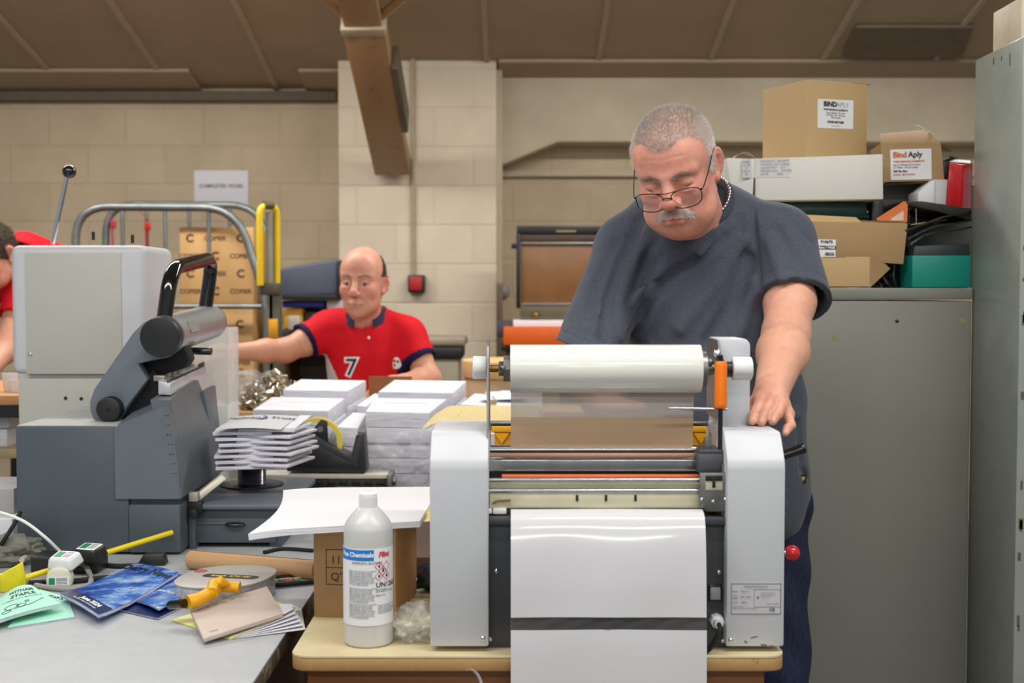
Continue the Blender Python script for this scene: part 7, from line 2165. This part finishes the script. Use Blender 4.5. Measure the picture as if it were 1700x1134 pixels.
def shirt0(P, cut=False):
    t = ell(P, (.445, 2.705, 1.28), (.195, .138, .19))
    t = smu(t, ell(P, (.462, 2.725, 1.04), (.205, .168, .26)), .08)
    t = smu(t, ell(P, (.475, 2.75, .86), (.208, .165, .17)), .08)
    t = smu(t, cap(P, (.455, 2.715, 1.475), S_L, .080, .074), .04)
    t = smu(t, cap(P, (.38, 2.72, 1.47), S_R, .082, .072), .04)
    t = smu(t, ell(P, (.425, 2.74, 1.43), (.15, .105, .13)), .05)
    t = smu(t, ell(P, NCK - NN * .05, (.128, .138, .072), NR), .05)
    t = smu(t, sleeve(P, S_L, endL, slL, .077, .081, armL, cut), .03)
    t = smu(t, sleeve(P, S_R, endR, slR, .070, .075, armRf, cut, HN_R), .03)
    return t
RING = []
for a_ in np.linspace(0, 2 * PI, 25)[:-1]:
    p = NCK + nu_ * .092 * math.cos(a_) + nv_ * .100 * math.sin(a_)
    t_ = .12
    for _ in range(80):
        d_ = shirt0((p + NN * t_)[None])[0]
        if d_ < .0005: break
        t_ -= max(d_ * .7, .0004)
        if t_ < -.06: break
    RING.append(p + NN * (t_ - .001))
FOLDS = [([(1064, 362), (1032, 430), (1008, 500), (1002, 562)], .010, .013), ([(1082, 372), (1050, 440), (1028, 500), (1030, 560)], -.006, .013),
         ([(1200, 392), (1130, 452), (1070, 515), (1040, 566)], .007, .015), ([(1175, 380), (1105, 440), (1050, 500)], -.006, .015),
         ([(1250, 345), (1256, 420), (1262, 492)], .005, .007), ([(1232, 400), (1190, 470), (1130, 545)], -.007, .016), ([(1245, 430), (1215, 505), (1178, 566)], .008, .016),
         ([(1252, 470), (1235, 530), (1222, 566)], -.006, .014), ([(1290, 380), (1322, 430), (1345, 478)], .004, .012), ([(1275, 400), (1290, 440), (1300, 466)], -.004, .014),
         ([(1022, 402), (990, 470), (975, 530)], .004, .012), ([(1150, 430), (1110, 500), (1085, 560)], .004, .012),
         ([(1215, 372), (1160, 425), (1100, 490), (1062, 560)], -.003, .009), ([(1232, 362), (1228, 440), (1212, 520)], .003, .010), ([(1052, 385), (1020, 450), (996, 520)], -.003, .009),
         ([(1300, 350), (1318, 372), (1345, 400)], .002, .008), ([(1090, 400), (1062, 450), (1046, 500)], .0035, .010)]
FOLD3 = [(march(shirt0, [p[0] for p in f], [p[1] for p in f], 2.3, 2.9), a, w) for f, a, w in FOLDS]
LOWF = [(march(shirt0, [1325, 1332, 1340], [700, 780, 860], 2.3, 3.0), .004, .012), (march(shirt0, [1345, 1335, 1322], [560, 620, 690], 2.3, 3.0), -.004, .014)]
def shirtA(P):
    t = shirt0(P, True)
    for pts, a, w in FOLD3 + LOWF: t = groove(P, t, pts, a * 2.5, w * .85)
    near = np.abs(t) < .03
    if near.any():
        Q = P[near]; t = t.copy()
        t[near] += .0022 * np.sin(Q[:, 0] * 38 + Q[:, 2] * 22 + 2.0 * np.sin(Q[:, 2] * 17)) * np.clip((1.35 - Q[:, 2]) / .2, 0, 1)
    # neck opening
    Q = P - NCK; hgt = Q @ NN
    rad = np.sqrt(((Q @ nu_) / .092) ** 2 + ((Q @ nv_) / .100) ** 2)
    t = np.maximum(t, -np.maximum((rad - 1) * .09, -hgt - .02))
    t = np.maximum(t, .772 + .006 * np.sin(P[:, 0] * 30) - P[:, 2])
    return t
P2, F2, N2 = nets(shirtA, (.05, 2.42, .74), (.74, 2.96, 1.62), .0042)
def heather(name, c1, c2, bumpy=.1):
    m, nt, b = newmat(name)
    n = noise(nt, 1300, 2, .75, stretch=(.5, .5, 1)); r = ramp(nt, n.outputs['Fac'], [(.33, rgb(*c1)), (.68, rgb(*c2))])
    lk(nt, r.outputs['Color'], b.inputs['Base Color']); b.inputs['Roughness'].default_value = .9; b.inputs['Specular IOR Level'].default_value = .15
    b.inputs['Sheen Weight'].default_value = .15
    n2 = noise(nt, 300, 2); bp = nt.nodes.new('ShaderNodeBump'); bp.inputs['Strength'].default_value = bumpy; bp.inputs['Distance'].default_value = .001
    lk(nt, n2.outputs['Fac'], bp.inputs['Height']); lk(nt, bp.outputs['Normal'], b.inputs['Normal'])
    return m
M['tee'] = heather('heather_navy', (48, 54, 66), (98, 104, 118))
ts = np_mesh('t_shirt', P2, F2, M['tee'], PA)
g = G(); 
g.tube([Vector(p) for p in RING], .0088, 12, closed=True); g.obj('collar', heather('ribbed_navy', (42, 47, 58), (80, 86, 100)), ts)
g = G()
for S0, E0, sl_ in ((S_L, endL, slL), (S_R, endR, slR)):
    a_ = np.cross(sl_, A_((0, 1, 0))); a_ /= np.linalg.norm(a_); b_ = np.cross(sl_, a_)
    rr_ = .0745 if S0 is S_L else .0725
    continue
    g2 = G(); g2.tube([Vector(E0 - sl_ * .001 + a_ * rr_ * math.cos(t) + b_ * rr_ * math.sin(t)) for t in np.linspace(0, 2 * PI, 49)[:-1]], .0032, 8, closed=True); g2.obj('sleeve_hem', M['tee'], ts)
# hem tag
pt = march(shirtA, [1333], [795], 2.3, 3.0)[0]
g = G(); plate(g, pt + A_((0, -.001, 0)), (1, .3, 0), (0, 0, 1), .0155, .019, .001, .001); tg = g.obj('hem_tag', M['black_plastic'], ts)
g = G(); c_ = Vector(pt) + Vector((0, -.0025, .001)); g.prism([(c_.x - .0045, c_.z + .004), (c_.x + .0045, c_.z + .004), (c_.x + .003, c_.z - .002), (c_.x, c_.z - .005), (c_.x - .003, c_.z - .002)], c_.y - .0008, c_.y, 'y'); g.obj('tag_emblem', mat('emblem_gold', (196, 164, 40), .5, var=0), tg)
# necklace
g = G()
ch = [Vector(A_(p) * .95 + NCK * .05 + NN * .014) for p in RING]
cp_ = spline([Vector(x) for x in ch] + [ch[0], ch[1]], 5)[:-5]
for i, p in enumerate(cp_[:-1]): g.ball(p, (.0034, .0022, .0034) if i % 2 else (.0022, .0034, .0034), 8, 5)
g.obj('necklace', M['chrome'], PA)
# trousers and shoes
def trous(P):
    d = ell(P, (.475, 2.76, .86), (.205, .155, .13))
    for hx_, kx in ((.385, .375), (.575, .595)):
        d = smu(d, chain(P, [(hx_, 2.77, .80), (kx, 2.75, .46), (kx, 2.81, .09)], [.112, .088, .072], .03), .04)
    near = np.abs(d) < .03
    d = d + near * .004 * np.sin(P[:, 2] * 40 + 3 * np.sin(P[:, 0] * 20))
    return np.maximum(d, .035 - P[:, 2])
P3, F3, N3 = nets(trous, (.2, 2.5, .0), (.78, 3.0, .98), .009)
m_t, nt, b_ = newmat('navy_denim'); n_ = noise(nt, 160, 4, stretch=(1, 1, .3)); r_ = ramp(nt, n_.outputs['Fac'], [(.3, rgb(18, 26, 48)), (.7, rgb(34, 44, 74))]); lk(nt, r_.outputs['Color'], b_.inputs['Base Color']); b_.inputs['Roughness'].default_value = .9
np_mesh('trousers', P3, F3, m_t, PA)
for x in (.375, .595):
    P4, F4, _ = nets(lambda P: np.maximum(smu(ell(P, (x, 2.74, .045), (.05, .13, .05)), ell(P, (x, 2.82, .06), (.045, .06, .06)), .03), .001 - P[:, 2]), (x - .1, 2.55, -.01), (x + .1, 2.95, .16), .008)
    np_mesh('shoe', P4, F4, M['rubber'], PA)
# ================================================================== the man in red at the clip bench
PB = thing('person', 'balding man in a red polo shirt with navy collar, reaching over the clip bench', 'person', (-.53, 4.66, 0))
BYD = 4.62
HB = A_(list(at(602, 471, 4.52))); RB = rot3(math.radians(4), math.radians(1.5), math.radians(-8)); SB = 1.09
hlb = lambda P: ((P - HB) @ RB) / SB
hwb = lambda q: (A_(q) * SB) @ RB.T + HB
ho2 = dict(open=1, slim=1, red=(206, 124, 108), lip=(178, 104, 98), brow=(96, 72, 58), brow_a=.75, lash=.0, wide=.96, stubble=(150, 124, 112))
NB2 = V3(607, 538, BYD)
s_R = V3(552, 545, BYD); s_L = V3(676, 556, BYD); e_R = V3(474, 582, 4.52); w_R = V3(392, 584, 4.42)
e_L = V3(712, 628, 4.56); w_L = V3(672, 634, 4.36)
def handB(P, w, d, up, sgn):
    """relaxed hand at wrist w pointing along d, back of hand along up"""
    d = d / np.linalg.norm(d); s_ = np.cross(d, up); s_ /= np.linalg.norm(s_); u = np.cross(s_, d)
    r = cap(P, w, w + d * .05, .026, .030)
    for i, (o, l) in enumerate(((-.03, .075), (-.01, .085), (.01, .08), (.03, .062))):
        a = w + d * .075 + s_ * o; b = a + d * l * .5 - u * .012; c = b + d * l * .35 - u * .03
        r = smu(r, chain(P, [w + d * .03 + s_ * o * .8, a, b, c], [.015, .0115, .0100, .0085], .004), .005)
    a = w + d * .02 + s_ * sgn * .03; r = smu(r, chain(P, [a, a + d * .035 + s_ * sgn * .022, a + d * .07 + s_ * sgn * .02], [.016, .012, .009], .005), .01)
    return r
def armRB(P): return chain(P, [s_R, s_R * .45 + e_R * .55 + A_((0, 0, -.004)), e_R], [.056, .052, .043], .02)
def armLB(P): return chain(P, [s_L, s_L * .5 + e_L * .5, e_L], [.054, .05, .044], .02)
def bodyB(P):
    d = head_sdf(hlb(P), ho2) * SB
    d = smu(d, cap(P, hwb((0, .028, -.055)), NB2, .058, .064), .03)
    d = smu(d, cap(P, s_R, s_L, .045), .04)
    d = smu(d, ell(P, (-.55, 4.64, 1.04), (.15, .09, .2)), .05)
    a = smu(armRB(P), chain(P, [e_R, e_R * .6 + w_R * .4, w_R], [.045, .043, .029], .02), .02)
    a = smu(a, handB(P, w_R, A_((-.9, -.25, -.1)), A_((0, -.5, .85)), 1), .015)
    b = smu(armLB(P), chain(P, [e_L, e_L * .6 + w_L * .4, w_L], [.045, .042, .029], .02), .02)
    b = smu(b, handB(P, w_L, A_((-.8, -.55, -.05)), A_((0, -.3, .9)), -1), .015)
    return smu(smu(d, a, .02), b, .02)
P_, F_, N_ = nets(bodyB, (-1.22, 4.15, .86), (-.2, 4.86, 1.56), .0036)
q_ = hlb(P_); hd_ = np.linalg.norm(q_, axis=1)
col = np.tile(L3(214, 158, 132), (len(P_), 1))
cf = skin_col(q_, L3(214, 156, 132), ho2); wgt = np.clip((.2 - hd_) / .04, 0, 1)[:, None]; col = col * (1 - wgt) + cf * wgt
hm = (hd_ < .17) & (np.abs(q_[:, 0]) > .05) & (q_[:, 1] > np.interp(q_[:, 2], [-.06, .03, .09], [.03, -.025, .02])) & (q_[:, 2] > np.where(q_[:, 1] < .034, .026, -.05)) & (q_[:, 2] < .098) | (hd_ < .17) & (q_[:, 1] > .06) & (q_[:, 2] > -.06) & (q_[:, 2] < .09)
col[hm] = col[hm] * .35 + L3(74, 56, 46) * .65
np_mesh('body', P_, F_, M['skin'], PB, col)
r_ = pick(P_, F_, N_, hm, 5000); D = rng.normal(size=(5000, 3)) * .25 + A_((0, .3, -.6))
strands('hair', r_[0], r_[1] * .6, D, rng.uniform(.006, .01, 5000), .0012, greys(5000, 44, 100, (1, .82, .7)), PB)
el_R = s_R * .38 + e_R * .62; el_L = s_L * .38 + e_L * .62
d_R = (e_R - s_R) / np.linalg.norm(e_R - s_R); d_L = (e_L - s_L) / np.linalg.norm(e_L - s_L)
NKB = V3(607, 524, BYD); 
def sleeveB(P, S0, E0, sl_, r0, r1, arm, cut=True):
    d = smu(cap(P, S0, E0 + sl_ * .03, r0, r1), arm(P) - .012, .01)
    s_ = (P - E0) @ sl_
    d = np.maximum(d, s_)
    return np.maximum(d, -np.maximum(np.minimum(cap(P, E0 - sl_ * .02, E0 + sl_ * .08, r1 - .014), arm(P) - .002), -s_ - .04))
def polo0(P):
    t = ell(P, (-.54, 4.64, 1.06), (.178, .118, .20))
    t = smu(t, ell(P, (-.55, 4.66, .86), (.175, .135, .18)), .08)
    t = smu(t, cap(P, NB2 + A_((0, .02, -.03)), s_R, .085, .066), .04)
    t = smu(t, cap(P, NB2 + A_((0, .02, -.03)), s_L, .085, .064), .04)
    t = smu(t, sleeveB(P, s_R, el_R, d_R, .068, .072, armRB), .04)
    t = smu(t, sleeveB(P, s_L, el_L, d_L, .066, .070, armLB), .04)
    near = np.abs(t) < .03
    t = t + near * .003 * np.sin(P[:, 0] * 42 + P[:, 2] * 30 + 2 * np.sin(P[:, 2] * 20))
    return t
def poloB(P):
    t = polo0(P)
    t = np.maximum(t, -cap(P, NKB + A_((0, -.03, .0)), NKB + A_((0, -.05, .25)), .068, .08))
    t = np.maximum(t, -cap(P, NKB + A_((0, -.10, -.052)), NKB + A_((0, -.075, .05)), .010, .055))
    return np.maximum(t, .70 - P[:, 2])
P2, F2, _ = nets(poloB, (-.92, 4.42, .66), (-.24, 4.86, 1.32), .006)
M['polo'] = attr_mat('polo_red', .75, 0, .04, .2, 300, .3, 700)
c2 = np.tile(L3(212, 22, 38), (len(P2), 1))
for E0, d_ in ((el_R, d_R), (el_L, d_L)):
    s_ = (P2 - E0) @ d_; m_ = (s_ > -.022) & (np.linalg.norm(P2 - E0, axis=1) < .1); c2[m_] = L3(24, 26, 66)
# white panel down the side
pv = np.stack([850 + 2000 * P2[:, 0] / P2[:, 1], P2[:, 2]], 1)
zA, zB = hz(588, 4.58), hz(650, 4.58); tt = np.clip((zA - P2[:, 2]) / (zA - zB), 0, 1)
xl = -.722 + .02 * tt; xr = -.708 + .075 * tt
c2[(P2[:, 2] < zA) & (P2[:, 0] > xl) & (P2[:, 0] < xr) & (P2[:, 1] < 4.68)] = L3(222, 222, 226)
po = np_mesh('polo_shirt', P2, F2, M['polo'], PB, c2)
M['navy_cloth'] = mat('navy_cloth', (24, 26, 66), .8, var=.04)
g = G()
def collar(sg):
    def f(u, v):
        a = .40 + u * 2.3; r = .074 + .026 * v
        return Vector((NKB[0] + sg * r * 1.0 * math.sin(a), NKB[1] + .005 - r * .95 * math.cos(a) - .012 * u * 0, NKB[2] + .028 - .042 * v + .018 * (u - .4) - .075 * max(0, .30 - u) * v - .01 * max(0, .3 - u)))
    return f
for sg in (-1, 1): g.sheet(collar(sg), 16, 5, .004)
cl = g.obj('collar', M['navy_cloth'], po)
def on_shirt(fn, px, py, w=1.0, y0=4.2, y1=4.9):
    return march(fn, px, py, y0, y1)
def shirt_text(s, size_px, cx, cy, m, par, fn, bold=0, off=.003, name='lettering', sx=1):
    def f(X, Y):
        p = march(fn, [cx + X * sx], [cy - Y], 4.2, 4.9)[0]; return Vector(p + A_((0, -off, 0)))
    return text(s, name, size_px, (0, 0, 0), (1, 0, 0), (0, 0, 1), m, par, 'CENTER', bold, fn=f)
shirt_text('7', 40, 583, 611, M['white_ink'], po, polo0, 3.2, .003)
shirt_text('7', 40, 583, 611, M['navy_cloth'], po, polo0, .2, .0045)
g = G(); bp_ = march(polo0, [658], [603], 4.2, 4.9)[0]; g.ball(Vector(bp_) + Vector((0, -.001, 0)), (.021, .003, .023), 24, 8); bdg = g.obj('badge', M['white_ink'], po)
g = G(); b_ = Vector(bp_) + Vector((0, -.004, 0)); g.box(b_.x - .010, b_.x - .003, b_.y - .0012, b_.y + .001, b_.z - .012, b_.z - .002); g.box(b_.x + .002, b_.x + .010, b_.y - .0012, b_.y + .001, b_.z + .001, b_.z + .011); g.box(b_.x - .011, b_.x - .002, b_.y - .0012, b_.y + .001, b_.z + .004, b_.z + .013); g.obj('badge_pattern', mat('badge_maroon', (110, 20, 34), .6, var=0), bdg)
g = G(); bp_ = march(polo0, [612], [561], 4.2, 4.9)[0]; g.ball(Vector(bp_) + Vector((0, -.001, 0)), (.006, .002, .006), 12, 6); g.obj('button', M['white_ink'], po)
g = G(); pl_ = march(polo0, np.linspace(607, 613, 8), np.linspace(542, 572, 8), 4.2, 4.9); g.tube([Vector(p + A_((0, -.001, 0))) for p in pl_], .0022, 6); g.obj('placket_edge', mat('polo_dark', (168, 14, 28), .8, var=0), po)
# trousers, stool
def trB(P):
    d = ell(P, (-.55, 4.70, .70), (.17, .14, .12))
    for sg in (-1, 1):
        d = smu(d, chain(P, [(-.55 + sg * .09, 4.70, .70), (-.55 + sg * .13, 4.40, .66), (-.55 + sg * .13, 4.46, .26), (-.55 + sg * .13, 4.47, .09)], [.1, .075, .06, .055], .03), .03)
    return np.maximum(d, .04 - P[:, 2])
P3, F3, _ = nets(trB, (-.85, 4.26, 0), (-.25, 4.92, .86), .012)
np_mesh('trousers', P3, F3, mat('charcoal_cloth', (40, 42, 48), .85, var=.06), PB)
for sg in (-1, 1):
    g = G(); g.ball((-.55 + sg * .13, 4.42, .045), (.045, .12, .044), 20, 12); g.obj('shoe', M['rubber'], PB)
t = thing('work_stool', 'dark stool under the man in the red polo shirt', 'stool', (-.55, 4.74, 0))
g = G(); g.cyl((-.55, 4.76, .53), (-.55, 4.76, .572), .17, seg=32, bev=.01); g.obj('seat', M['rubber'], t)
for a in range(4):
    g = G(); x, y = .13 * math.cos(a * PI / 2 + .8), .13 * math.sin(a * PI / 2 + .8); g.cyl((-.55 + x, 4.76 + y, 0), (-.55 + x * .8, 4.76 + y * .8, .53), .012, seg=10); g.obj('leg', M['dull_steel'], t)

# ================================================================== third worker bending at the far left
PC = thing('person', 'brown-haired worker in a red top bending behind the white cased machine', 'person', (-1.95, 4.95, 0))
HCc = A_(list(at(-12, 426, 4.75))); RC = rot3(math.radians(32), math.radians(-4), math.radians(-26)); SC = 1.04
hlc = lambda P: ((P - HCc) @ RC) / SC
hwc = lambda q: (A_(q) * SC) @ RC.T + HCc
ho3 = dict(open=0, red=(206, 124, 108), brow=(90, 66, 50), brow_a=.7, wide=1.0)
NBc = HCc + A_((.09, .22, -.03)); sLc = V3(44, 470, 4.86); sRc = V3(-90, 480, 5.05)
eLc = V3(6, 585, 4.70); wLc = V3(-40, 640, 4.50)
def bodyC(P):
    d = head_sdf(hlc(P), ho3) * SC
    d = smu(d, cap(P, hwc((0, .03, -.05)), NBc, .058, .066), .03)
    d = smu(d, cap(P, sRc, sLc, .05), .04)
    d = smu(d, ell(P, (-1.95, 5.08, 1.15), (.15, .12, .2)), .05)
    a = chain(P, [sLc, eLc, wLc], [.052, .044, .03], .02)
    a = smu(a, handB(P, wLc, A_((-.5, -.5, -.5)), A_((0, -.5, .8)), -1), .015)
    return smu(d, a, .02)
P_, F_, N_ = nets(bodyC, (-2.45, 4.3, .75), (-1.6, 5.3, 1.70), .0055)
q_ = hlc(P_); hd_ = np.linalg.norm(q_, axis=1)
col = np.tile(L3(214, 158, 132), (len(P_), 1)); cf = skin_col(q_, L3(212, 150, 128), ho3); wgt = np.clip((.2 - hd_) / .04, 0, 1)[:, None]; col = col * (1 - wgt) + cf * wgt
hm = hairmask(q_) & (hd_ < .19); col[hm] = L3(84, 62, 46)
np_mesh('body', P_, F_, M['skin'], PC, col)
r_ = pick(P_, F_, N_, hm, 7000); D = rng.normal(size=(7000, 3)) * .3 + A_((.1, .1, -.3))
strands('hair', r_[0], r_[1] * .7, D, rng.uniform(.01, .02, 7000), .0014, greys(7000, 56, 136, (1, .84, .68)), PC)
eC = sLc * .45 + eLc * .55; dC = (eLc - sLc) / np.linalg.norm(eLc - sLc)
bk = V3(58, 402, 5.0)
def poloC(P):
    t = ell(P, (-1.93, 5.08, 1.15), (.19, .16, .24))
    t = smu(t, cap(P, V3(40, 418, 4.95), V3(92, 438, 5.05), .085, .085), .05)
    t = smu(t, cap(P, NBc + A_((.03, .03, -.05)), sLc, .09, .075), .05)
    t = smu(t, cap(P, sRc, sLc, .08, .075), .05)
    t = smu(t, cap(P, sLc, eC + dC * .03, .07, .066), .03)
    t = np.maximum(t, -cap(P, NBc, HCc, .068, .085))
    t = np.maximum(t, -cap(P, eC + dC * .05, eC + dC * .12, .09))
    return np.maximum(t, .72 - P[:, 2])
P2, F2, _ = nets(poloC, (-2.5, 4.55, .7), (-1.55, 5.4, 1.68), .0075)
pc = np_mesh('polo_shirt', P2, F2, M['polo'], PC, np.tile(L3(206, 20, 36), (len(P2), 1)))
g = G()
cdir = (NBc - HCc) / np.linalg.norm(NBc - HCc); cu_ = np.cross(cdir, A_((0, 0, 1))); cu_ /= np.linalg.norm(cu_); cv_ = np.cross(cdir, cu_)
cc_ = NBc - cdir * .025
g.sheet(lambda u, v: Vector(cc_ + (cu_ * math.cos(u * 2 * PI) + cv_ * math.sin(u * 2 * PI)) * (.082 + .008 * v) - cdir * (.035 * (1 - v) - .012)), 30, 4, .005)
g.obj('collar', M['navy_cloth'], pc)
P3, F3, _ = nets(lambda P: np.maximum(smu(smu(ell(P, (-1.94, 5.12, .85), (.17, .15, .14)), chain(P, [(-2.03, 5.12, .8), (-2.05, 5.1, .45), (-2.05, 5.15, .08)], [.1, .08, .06], .03), .03), chain(P, [(-1.85, 5.12, .8), (-1.83, 5.1, .45), (-1.83, 5.15, .08)], [.1, .08, .06], .03), .03), .03 - P[:, 2]), (-2.3, 4.9, 0), (-1.6, 5.4, 1.02), .014)
np_mesh('trousers', P3, F3, mat('charcoal_cloth_b', (40, 42, 48), .85, var=.06), PC)
for x in (-2.05, -1.83):
    g = G(); g.ball((x, 5.08, .045), (.045, .13, .044), 20, 12); g.obj('shoe', M['rubber'], PC)
